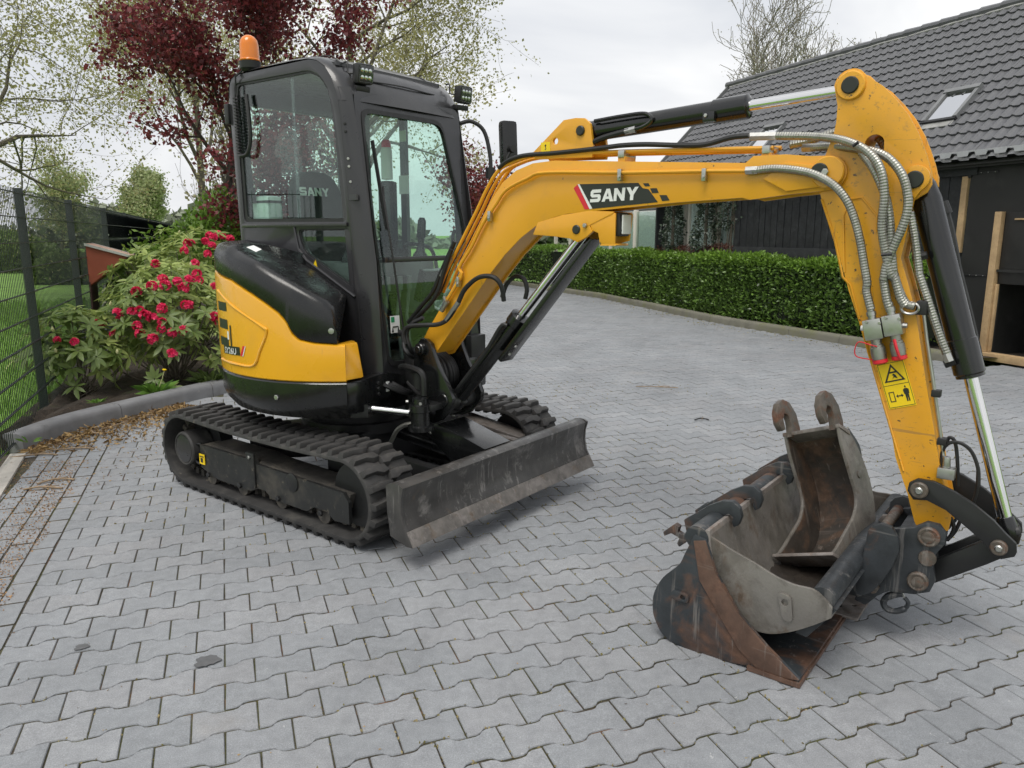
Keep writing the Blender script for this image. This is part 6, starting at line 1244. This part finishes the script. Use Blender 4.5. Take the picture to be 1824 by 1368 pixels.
# spiral guarded hoses
h1 = [(2.439, -0.105, 1.766), (2.5, -0.105, 1.771), (2.577, -0.11, 1.765), (2.667, -0.12, 1.745), (2.742, -0.13, 1.706), (2.793, -0.135, 1.655), (2.826, -0.13, 1.591), (2.853, -0.125, 1.509), (2.872, -0.12, 1.427), (2.888, -0.115, 1.356)]+[(2.888, -0.11, 1.322), (2.909, -0.11, 1.257)]
h2 = [(2.505, -0.05, 1.896), (2.642, -0.07, 1.882), (2.748, -0.11, 1.861), (2.833, -0.15, 1.826), (2.887, -0.16, 1.78), (2.917, -0.165, 1.723), (2.929, -0.16, 1.65), (2.926, -0.15, 1.589), (2.927, -0.14, 1.538), (2.943, -0.125, 1.457), (2.961, -0.115, 1.388)]+[(2.977, -0.105, 1.367), (3.001, -0.105, 1.303), (3.02, -0.105, 1.275)]
h3 = [(2.633, -0.03, 1.846), (2.725, -0.06, 1.841), (2.827, -0.1, 1.822), (2.912, -0.13, 1.792), (2.969, -0.14, 1.733), (2.995, -0.14, 1.666), (3.001, -0.14, 1.605), (2.988, -0.135, 1.543), (2.97, -0.13, 1.492), (2.948, -0.12, 1.422), (2.942, -0.115, 1.369)]+[(2.941, -0.11, 1.366), (2.958, -0.11, 1.295), (2.971, -0.11, 1.261)]
h4 = [(2.825, -0.09, 1.814), (2.883, -0.125, 1.743), (2.927, -0.13, 1.651), (2.947, -0.125, 1.566), (2.956, -0.115, 1.48), (2.969, -0.105, 1.393)]+[(2.968, -0.1, 1.395), (2.992, -0.1, 1.332), (3.018, -0.1, 1.286), (3.048, -0.1, 1.276)]
h5 = [(2.995, -0.06, 1.601), (3.019, -0.06, 1.509), (3.043, -0.06, 1.394)]+[(3.043, -0.06, 1.39), (3.082, -0.06, 1.293), (3.126, -0.06, 1.184), (3.159, -0.06, 1.11)]
for k, h in enumerate((h1, h2, h3, h4, h5)):
    b = B(); b.tube(catmull(h, 6), .0155, 12, ridge=.010); b.ob('armoured_hose', M['spiral'], am, smooth=False)
b = B(); b.tube(catmull([(2.532, 0.03, 1.868), (2.613, 0.03, 1.88), (2.69, 0.03, 1.902), (2.773, 0.03, 1.902), (2.831, 0.03, 1.885), (2.865, 0.03, 1.854), (2.877, 0.03, 1.818)], 6), .0155, 12, ridge=.010); b.ob('armoured_hose', M['spiral'], am, smooth=False)
for q in ([(2.413, -0.105, 1.768), (2.459, -0.105, 1.768)], [(2.397, -0.04, 1.902), (2.501, -0.04, 1.897)], [(2.599, -0.03, 1.847), (2.636, -0.03, 1.846)], [(3.156, -0.06, 1.113), (3.169, -0.06, 1.087)]):
    b = B(); b.cyl(q[0], q[1], .0165, .0165, 6); b.ob('hose_fitting', M['zinc'], am, smooth=False)
for q in ([(2.817, -0.165, 1.825), (2.835, -0.165, 1.838)], [(2.938, -0.15, 1.455), (2.972, -0.15, 1.458)]):
    b = B(); b.tube([Vector(q[0])+Vector((0, -.02, 0)), Vector(q[1])+Vector((0, -.02, 0))], .006, 6); b.ob('cable_tie', M['hose'], am)
b = B(); b.box(([(3.067, 1.271)][0][0], -.07, [(3.067, 1.271)][0][1]), (.035, .05, .05)); b.ob('hose_clamp', M['hose'], am, bevel=.006)
q = [(3.033, -0.1, 1.269)]; b = B(); b.tube([Vector(q[0])+Vector((.028*math.cos(a*.3), 0, .02*math.sin(a*.3))) for a in range(22)], .005, 6); b.ob('shackle', M['zinc'], am)
# pipe down the back edge of the arm with its cross block
q = [(3.073, -0.06, 1.245), (3.089, -0.06, 1.163), (3.119, -0.06, 1.034), (3.153, -0.06, 0.881), (3.181, -0.06, 0.75), (3.191, -0.06, 0.702)]; b = B(); b.tube(q, .0065, 7); b.ob('pipe', M['zinc'], am)
for x in [(3.139, 0.969), (3.174, 0.798)]: b = B(); b.box((x[0], -.06, x[1]), (.03, .035, .025)); b.ob('pipe_clip', M['hose'], am, bevel=.003)
x = [(3.2, 0.688)][0]; b = B(); b.box((x[0], -.075, x[1]), (.055, .04, .04)); b.cyl((x[0]-.002, -.075, x[1]+.02), (x[0]-.004, -.075, x[1]+.06), .014, .012, 10); b.ob('hose_block', M['zinc'], am, bevel=.003)
for q in ([(3.184, -0.06, 0.694), (3.178, -0.06, 0.756), (3.193, -0.06, 0.792), (3.228, -0.06, 0.801), (3.266, -0.06, 0.777), (3.292, -0.06, 0.721), (3.301, -0.06, 0.657)], [(3.186, -0.04, 0.777), (3.191, -0.04, 0.809), (3.21, -0.04, 0.8), (3.224, -0.04, 0.741), (3.237, -0.04, 0.638)]):
    b = B(); b.tube(catmull(q, 6), .0065, 7); b.ob('thin_hose', M['hose'], am)
b = B(); b.tube(catmull([(3.291, -0.03, 0.708), (3.295, -0.03, 0.632), (3.284, -0.03, 0.569), (3.26, -0.03, 0.52), (3.244, -0.03, 0.463), (3.222, -0.03, 0.422)], 6), .0065, 7); b.tube(catmull([(3.227, -0.06, 0.522), (3.241, -0.06, 0.49), (3.234, -0.06, 0.453), (3.218, -0.06, 0.431)], 6), .0065, 7); b.ob('thin_hose', M['hose'], am)
# ---------------------------------------------------------------- arm cylinder (on the boom) and bucket cylinder (on the arm)
acy = sub('arm_cylinder'); a0, a1 = Vector((apin[0], 0, apin[1])), Vector((tp[0], 0, tp[1])); dv = (a1-a0).normalized(); LL = (a1-a0).length
b = B(); b.lathe(a0, dv, [(-.035, .03), (-.02, .042), (.02, .047), (.08, .047), (.09, .043), (.60, .043), (.602, .048), (.74, .048), (.745, .044), (.75, .03)], 26); b.ob('barrel', M['black'], acy)
b = B(); b.cyl(a0+dv*.75, a1-dv*.03, .0225, .0225, 20); b.ob('rod', M['chrome'], acy)
b = B(); b.lathe(a1-dv*.06, dv, [(0, .028), (.02, .03), (.06, .04), (.09, .03)], 18); b.ob('rod_eye', M['black'], acy)
b = B(); b.tube(catmull([a0+dv*.06+Vector((0, -.05, .035)), a0+dv*.2+Vector((0, -.05, .036)), a0+dv*.31+Vector((0, -.052, .03)), a0+dv*.345+Vector((0, -.055, .0)), a0+dv*.3+Vector((0, -.055, -.025)), a0+dv*.2+Vector((0, -.055, -.03))], 6), .009, 7); b.ob('pipe', M['black'], acy)
b = B(); b.tube(catmull([a0+dv*.24+Vector((0, -.055, -.03)), a0+dv*.1+Vector((0, -.055, -.045)), a0+dv*0+Vector((0, -.05, -.075))], 6), .013, 8); b.ob('hose', M['hose'], acy)
b = B(); b.cyl(a0+dv*.27+Vector((0, -.055, -.028)), a0+dv*.22+Vector((0, -.055, -.032)), .014, .014, 6); b.ob('hose_fitting', M['zinc'], acy)
b = B(); b.box(a0+dv*.60+Vector((0, -.045, -.025)), (.05, .03, .04)); b.ob('clamp', M['black'], acy, bevel=.004); hexbolt(acy, a0+dv*.59+Vector((0, -.06, -.02)), (0, -1, 0), .008, .008)
bcy = sub('bucket_cylinder'); k1_ = [(3.4, 0.497)][0]; b0, b1 = Vector((cp[0], 0, cp[1])), Vector((k1_[0], 0, k1_[1])); dv = (b1-b0).normalized()
b = B(); b.lathe(b0, dv, [(-.02, .025), (.02, .04), (.06, .045), (.07, .047), (.575, .047), (.578, .051), (.70, .051), (.705, .046), (.715, .046), (.72, .026)], 28); b.ob('barrel', M['black'], bcy)
b = B(); b.cyl(b0+dv*.715, b1-dv*.02, .0235, .0235, 20); b.ob('rod', M['chrome'], bcy)
b = B(); b.lathe(b1-dv*.05, dv, [(0, .028), (.03, .034), (.07, .038), (.1, .025)], 16); b.ob('rod_eye', M['black'], bcy)
b = B(); b.tube(catmull([(3.079, 0.05, 1.637), (3.092, 0.05, 1.602), (3.115, 0.05, 1.532), (3.14, 0.05, 1.439)]+[(3.148, 0.05, 1.407), (3.193, 0.05, 1.267), (3.239, 0.05, 1.116), (3.248, 0.05, 1.069), (3.244, 0.05, 1.044)], 6), .0125, 8); b.cyl(*[(3.076, 0.05, 1.637), (3.094, 0.05, 1.596)], .02, .02, 10); b.ob('hose', M['hose'], bcy)
for q in ([(3.016, -0.05, 1.442), (3.062, -0.05, 1.454)], [(3.153, -0.05, 1.073), (3.183, -0.05, 1.088)]): b = B(); b.cyl(q[0], q[1], .014, .014, 8); b.ob('clamp', M['hose'], bcy)
# ---------------------------------------------------------------- bucket linkage and quick coupler
lk = sub('bucket_linkage')
lp_ = [(3.089, 0.611), (3.092, 0.642), (3.118, 0.662), (3.17, 0.662), (3.237, 0.638), (3.303, 0.604), (3.362, 0.561), (3.4, 0.524), (3.434, 0.495), (3.439, 0.463), (3.434, 0.447), (3.397, 0.428), (3.365, 0.442), (3.337, 0.479), (3.269, 0.528), (3.216, 0.565), (3.155, 0.588), (3.111, 0.581)]
for l_ in (-.125, .105): b = B(); b.prism(lp_, lat, l_, l_+.02); b.ob('curved_link', M['darksteel'] if False else M['blackm'], lk, bevel=.004)
for p_, r_ in (([(3.128, 0.623)][0], .03), ([(3.387, 0.471)][0], .027)):
    pin(lk, p_[0], p_[1], -.125, -.14, r_, M['pinrust'], 'link_pin'); pin(lk, p_[0], p_[1], -.14, -.146, r_*.45, M['zinc'], 'pin_end'); b = B(); b.cyl((p_[0], -.12, p_[1]), (p_[0], .12, p_[1]), .02); b.ob('pin_shaft', M['blackm'], lk)
hl_ = [(3.189, 0.347), (3.333, 0.461), (3.377, 0.446), (3.394, 0.412), (3.356, 0.38), (3.201, 0.262)]
for l_ in (-.075, .045): b = B(); b.prism(hl_, lat, l_, l_+.03); b.ob('lower_link', M['blackm'], lk, bevel=.004)
b = B(); b.tube(catmull([Vector((k1_[0]+.02*math.cos(a)+.01, .02*math.sin(a*1.7), k1_[1]+.02*math.sin(a))) for a in range(9)], 3), .011, 6); b.ob('wrapped_hose_end', M['hose'], lk)
qk = sub('quick_coupler')
qo = [(3.042, 0.459), (3.127, 0.486), (3.165, 0.515), (3.205, 0.514), (3.23, 0.484), (3.23, 0.449), (3.204, 0.403), (3.201, 0.354), (3.212, 0.299), (3.199, 0.256), (3.151, 0.233), (3.063, 0.218), (3.03, 0.189), (2.993, 0.14), (2.951, 0.151), (2.967, 0.203), (3.012, 0.254), (3.06, 0.341), (3.077, 0.409)]
for l_ in (-.15, .12): b = B(); b.prism(qo, lat, l_, l_+.03); b.ob('coupler_plate', M['darksteel'], qk, bevel=.005)
b = B(); b.prism(inset(qo, .03), lat, -.12, .12); b.ob('coupler_body', M['darksteel'], qk)
for p_, r_ in (([(3.178, 0.466)][0], .036), ([(3.159, 0.29)][0], .035)):
    b = B(); b.lathe((p_[0], -.15, p_[1]), (0, -1, 0), [(0, r_), (.012, r_), (.016, r_*.86), (.014, r_*.6), (.018, r_*.55), (.02, r_*.3)], 24); b.ob('coupler_pin', M['pinrust'], qk)
p_ = [(3.18, 0.383)][0]; b = B(); b.lathe((p_[0], -.15, p_[1]), (0, -1, 0), [(0, .03), (.006, .028), (.008, .018)], 18); b.ob('lock_pin', M['pinrust'], qk)
p_ = [(3.018, 0.434)][0]; b = B(); b.cyl((p_[0], -.19, p_[1]), (p_[0], .19, p_[1]), .02); b.ob('hook_bar', M['pinrust'], qk)
p_ = [(3.016, 0.228)][0]; b = B(); b.cyl((p_[0], -.18, p_[1]), (p_[0], .18, p_[1]), .019); b.ob('lock_bar', M['pinrust'], qk)
# lifting hook under the coupler
hc = [(3.11, -0.13, 0.218), (3.087, -0.13, 0.207), (3.058, -0.13, 0.184), (3.051, -0.13, 0.158), (3.066, -0.13, 0.14), (3.097, -0.13, 0.142), (3.126, -0.13, 0.164), (3.132, -0.13, 0.188), (3.119, -0.13, 0.203)]
b = B(); b.tube(catmull(hc, 5), .011, 8, rr=[.014]*10+[.012]*20+[.008]*11); b.ob('lifting_hook', M['darksteel'], qk)
b = B(); b.bar(hc[0], hc[-1], .006, .006); b.ob('hook_latch', M['zinc'], qk)
# ================================================================== BUCKETS
def vworld(f, l_, z):
    c0, s0 = math.cos(EXA), math.sin(EXA); return (EXO.x+f*c0-l_*s0, EXO.y+f*s0+l_*c0, z)
def bthing(name, f, l_, z, label):
    return empty(name, vworld(f, l_, z), EXA, label, 'bucket'), (f, l_, z)
def shell(line, t):
    """closed strip of thickness t along an open (forward, height) line"""
    L_ = [Vector(p) for p in line]; o_ = []
    for i, p in enumerate(L_):
        d_ = (L_[min(i+1, len(L_)-1)]-L_[max(i-1, 0)]).normalized(); o_.append(p+Vector((-d_.y, d_.x))*t)
    return [tuple(p) for p in L_]+[tuple(p) for p in reversed(o_)]
def smooth2(P, n=5): return [(v.x, v.y) for v in catmull([(a, b_, 0) for a, b_ in P], n)]
# --- grey ditch cleaning bucket held in the coupler, mouth up
gb, go = bthing('ditch_bucket', 2.75, 0, .16, 'wide worn grey ditch cleaning bucket held in the excavator coupler, mouth up')
gsh = smooth2([(2.537, 0.457), (2.557, 0.385), (2.576, 0.324), (2.602, 0.255), (2.635, 0.198), (2.689, 0.153), (2.772, 0.149), (2.849, 0.181), (2.922, 0.23), (2.978, 0.275)])
gmo = smooth2([(2.978, 0.312), (2.951, 0.337), (2.913, 0.358), (2.852, 0.357), (2.789, 0.368), (2.711, 0.397), (2.631, 0.422), (2.545, 0.455)])
for l_, l2 in ((-.60, -.588), (.588, .60)):
    b = B(); b.prism(gsh+gmo, lat, l_, l2); b.ob('side_plate', M['greysteel'], gb, go, bevel=.002)
b = B(); b.prism(shell(gsh, .012), lat, -.588, .588); b.ob('shell', M['greysteel'], gb, go, sharp=50)
lip = [(2.536, 0.464), (2.544, 0.459)]
g0 = gsh[0]; b = B(); b.prism([(g0[0]-.008, g0[1]+.02), (g0[0]+.008, g0[1]+.022), (g0[0]+.022, g0[1]-.07), (g0[0]+.006, g0[1]-.075)], lat, -.608, .608); b.ob('cutting_edge', M['edgesteel'], gb, go, bevel=.002)
tq = [(2.909, 0.352), (2.975, 0.306), (2.942, 0.329)]; tr_ = math.dist(tq[0], tq[1])/2
b = B(); b.cyl((tq[2][0], -.588, tq[2][1]), (tq[2][0], .588, tq[2][1]), tr_, tr_, 28); b.ob('torsion_tube', M['darksteel'], gb, go)
b = B(); b.prism([(2.96, .31), (2.99, .30), (2.90, .17), (2.86, .175)], lat, -.58, .58); b.ob('back_plate', M['darksteel'], gb, go, bevel=.003)
ear = [(2.986, 0.457), (3, 0.478), (3.029, 0.493), (3.064, 0.487), (3.089, 0.447), (3.096, 0.405), (3.078, 0.337), (3.049, 0.27), (3.018, 0.219), (2.972, 0.187), (2.953, 0.219), (2.97, 0.307), (2.98, 0.383)]
for l_ in (-.20, .175): b = B(); b.prism(ear, lat, l_, l_+.025); b.ob('mounting_ear', M['darksteel'], gb, go, bevel=.004)
fe_ = [(2.941, 0.359), (2.961, 0.394), (3.004, 0.404), (3.044, 0.393), (3.041, 0.336), (2.993, 0.335)]
for l_ in (.18, .30): b = B(); b.prism(fe_, lat, l_, l_+.02); b.ob('hook_plate', M['edgesteel'], gb, go, bevel=.004)
p_ = [(2.828, 0.271)][0]
b = B(); b.prism(rpoly([(p_[0]-.03, p_[1]+.05), (p_[0]+.02, p_[1]+.045), (p_[0]+.03, p_[1]-.045), (p_[0]-.002, p_[1]-.05)], .02, 4), lat, -.60, -.611, [circ(p_[0], p_[1]+.018, .012, 12)]); b.ob('lifting_eye', M['greysteel'], gb, go, bevel=.003)
rows = []
for i in range(25):
    l_ = -.55+i*.034; k = math.sin(math.pi*i/24)**.5
    rows.append([(2.60+j*.03, l_, .168+.012*abs(j-5)**1.15*.55+.028*k*(1-abs(j-5)/6)+.006*math.sin(i*2.1+j*1.7)-(.03 if j in (0, 10) else 0)) for j in range(11)])
b = B(); b.grid(rows); b.ob('soil_residue', pmat('wet_dark_soil', (.022, .017, .013), .6, 0, .3, 20, bmp=.8, bscale=60), gb, go)
# --- rusty wide bucket lying under it
rb, ro = bthing('ditch_bucket', 2.6, 0, .0, 'rusty blue black wide bucket lying on the paving under the grey bucket')
rsh = smooth2([(2.494, 0.455), (2.462, 0.376), (2.437, 0.319), (2.379, 0.256), (2.346, 0.19), (2.339, 0.136), (2.35, 0.077), (2.399, 0.015), (2.531, -0.012), (2.738, 0.016), (2.898, 0.02)])
rmo = [(2.899, 0.03), (2.781, 0.114), (2.677, 0.202), (2.584, 0.333), (2.539, 0.445)]
for l_, l2 in ((-.62, -.607), (.587, .60)):
    b = B(); b.prism(rsh+rmo, lat, l_, l2); b.ob('side_plate', M['rusty'], rb, ro, bevel=.002)
st_ = [(2.495, 0.433), (2.539, 0.445), (2.584, 0.333), (2.677, 0.202), (2.781, 0.114), (2.899, 0.03), (2.867, 0.023), (2.754, 0.02), (2.684, 0.071), (2.525, 0.289)]
b = B(); b.prism(st_, lat, -.6205, -.628); b.ob('side_cutter', M['rustclean'], rb, ro, bevel=.002)
b = B(); b.prism(shell(rsh, .012), lat, -.607, .587); b.ob('shell', M['rusty'], rb, ro, sharp=50)
ce = [(2.74, .026), (2.905, .03), (2.905, .018), (2.74, .012)]
hol = []
b = B(); b.prism([(2.72, -.632), (2.905, -.632), (2.905, .60), (2.72, .60)], lambda a, c_, t: (a, c_, t+.004+(a > 2.8)*.0), .0, .016, [circ(f, l_, .011, 10) for l_ in (-.52, -.3, -.06, .2, .42) for f in (2.80, 2.855)]); b.ob('cutting_edge', M['rustclean'], rb, ro)
b = B(); b.prism([(2.80, -.07), (2.955, -.07), (2.955, .13), (2.80, .13)], lambda a, c_, t: (a, c_, t), .026, .038, [circ(2.87, 0.0, .01, 10), circ(2.915, 0.04, .01, 10)]); b.ob('edge_plate', M['edgesteel'], rb, ro, bevel=.002)
b = B(); b.cyl((2.50, -.61, .44), (2.50, .59, .44), .045, .045, 24); b.ob('torsion_tube', M['rusty'], rb, ro)
hk1 = [(2.38, 0.379), (2.368, 0.424), (2.41, 0.458), (2.464, 0.503), (2.518, 0.535), (2.558, 0.541), (2.586, 0.521), (2.596, 0.487), (2.586, 0.452), (2.569, 0.442), (2.56, 0.46), (2.565, 0.481), (2.548, 0.489), (2.521, 0.479), (2.505, 0.447), (2.442, 0.384)]
def move(P, dx, dz=0): return [(a+dx, c_+dz) for a, c_ in P]
for l_, dx in ((-.42, 0), (-.20, .0), (.20, .0), (.40, 0)):
    b = B(); b.prism(move(hk1, dx), lat, l_-.014, l_+.014); b.ob('mounting_hook', M['rusty'], rb, ro, bevel=.004)
lw_ = [(2.3, 0.369), (2.348, 0.414), (2.368, 0.406), (2.362, 0.384), (2.379, 0.377), (2.404, 0.39), (2.406, 0.357), (2.371, 0.324), (2.361, 0.336), (2.37, 0.362), (2.335, 0.372), (2.306, 0.353)]
for l_ in (-.46, -.16): b = B(); b.prism(lw_, lat, l_-.014, l_+.014); b.ob('lower_hook', M['rusty'], rb, ro, bevel=.004)
p_ = [(2.453, 0.203)][0]; b = B(); b.prism(rpoly([(p_[0]-.035, p_[1]-.018), (p_[0]+.035, p_[1]-.018), (p_[0]+.035, p_[1]+.018), (p_[0]-.035, p_[1]+.018)], .016, 4), lat, -.62, -.631, [circ(p_[0]+.012, p_[1], .01, 12)]); b.ob('lifting_eye', M['rusty'], rb, ro, bevel=.003)
# --- narrow trench bucket standing in the grey one: frame (m: out of the mouth, w: across, z: up)
tb = empty('trench_bucket', (1.322, 2.876, .173), 0, 'narrow brown trenching bucket tipped inside the grey bucket, hooks up', 'bucket'); tb.rotation_euler = (-.099, -.353, -.876); tb.scale = (1.138,)*3
def tm(m, z, t): return (t, -m, z)                         # local x across, -y out of the mouth
tl = smooth2([(.175, .085), (.09, .05), (0, .04), (-.08, .08), (-.135, .15), (-.16, .25), (-.15, .35), (-.115, .44), (-.075, .50)])
tmo = smooth2([(-.02, .515), (-.02, .44), (-.035, .34), (-.045, .26), (-.01, .2), (.07, .15), (.15, .105), (.18, .095)])
TW_ = .1125
for s_ in (-1, 1):
    b = B(); b.prism(tl+tmo, tm, s_*(TW_-.012), s_*TW_); b.ob('side_plate', M['greysteel'], tb, bevel=.002)
    b = B(); b.prism(inset(tl+tmo, .006), tm, s_*(TW_-.0135), s_*(TW_-.0118)); b.ob('dark_lining', M['inner'], tb)  # thin dark plates laid over the inner side faces
    b = B(); b.prism(smooth2([(-.085, .49), (-.12, .42), (-.15, .35), (-.19, .37), (-.2, .43), (-.15, .5)]), tm, s_*.06, s_*.08); b.ob('rear_lug', M['darksteel'], tb, bevel=.003)
    hkp = [(m_+.04, z_) for m_, z_ in [(-.115, .495), (-.122, .53), (-.115, .585), (-.085, .63), (-.045, .645), (-.01, .63), (.012, .595), (.014, .555), (-.002, .525), (-.024, .53), (-.022, .57), (-.037, .59), (-.058, .583), (-.065, .555), (-.06, .52), (-.05, .50)]]
    b = B(); b.prism(hkp, tm, s_*.075, s_*.1); b.ob('mounting_hook', M['pinrust'], tb, bevel=.004)
b = B(); b.prism(shell(tl, -.012), tm, -TW_+.012, TW_-.012); b.ob('shell', M['inner'], tb, sharp=50)
b = B(); b.prism([(-.085, .49), (-.02, .52), (-.018, .506), (-.08, .474)], tm, -TW_-.004, TW_+.004); b.ob('top_plate', M['edgesteel'], tb, bevel=.003)
b = B(); b.prism([(.10, .05), (.186, .098), (.192, .088), (.105, .036)], tm, -TW_-.004, TW_+.004); b.ob('cutting_edge', M['edgesteel'], tb, bevel=.002)
b = B(); b.lathe((TW_, .09, .33), (1, 0, 0), [(0, .014), (.004, .014), (.005, .008)], 12); b.ob('lifting_eye', M['greysteel'], tb)
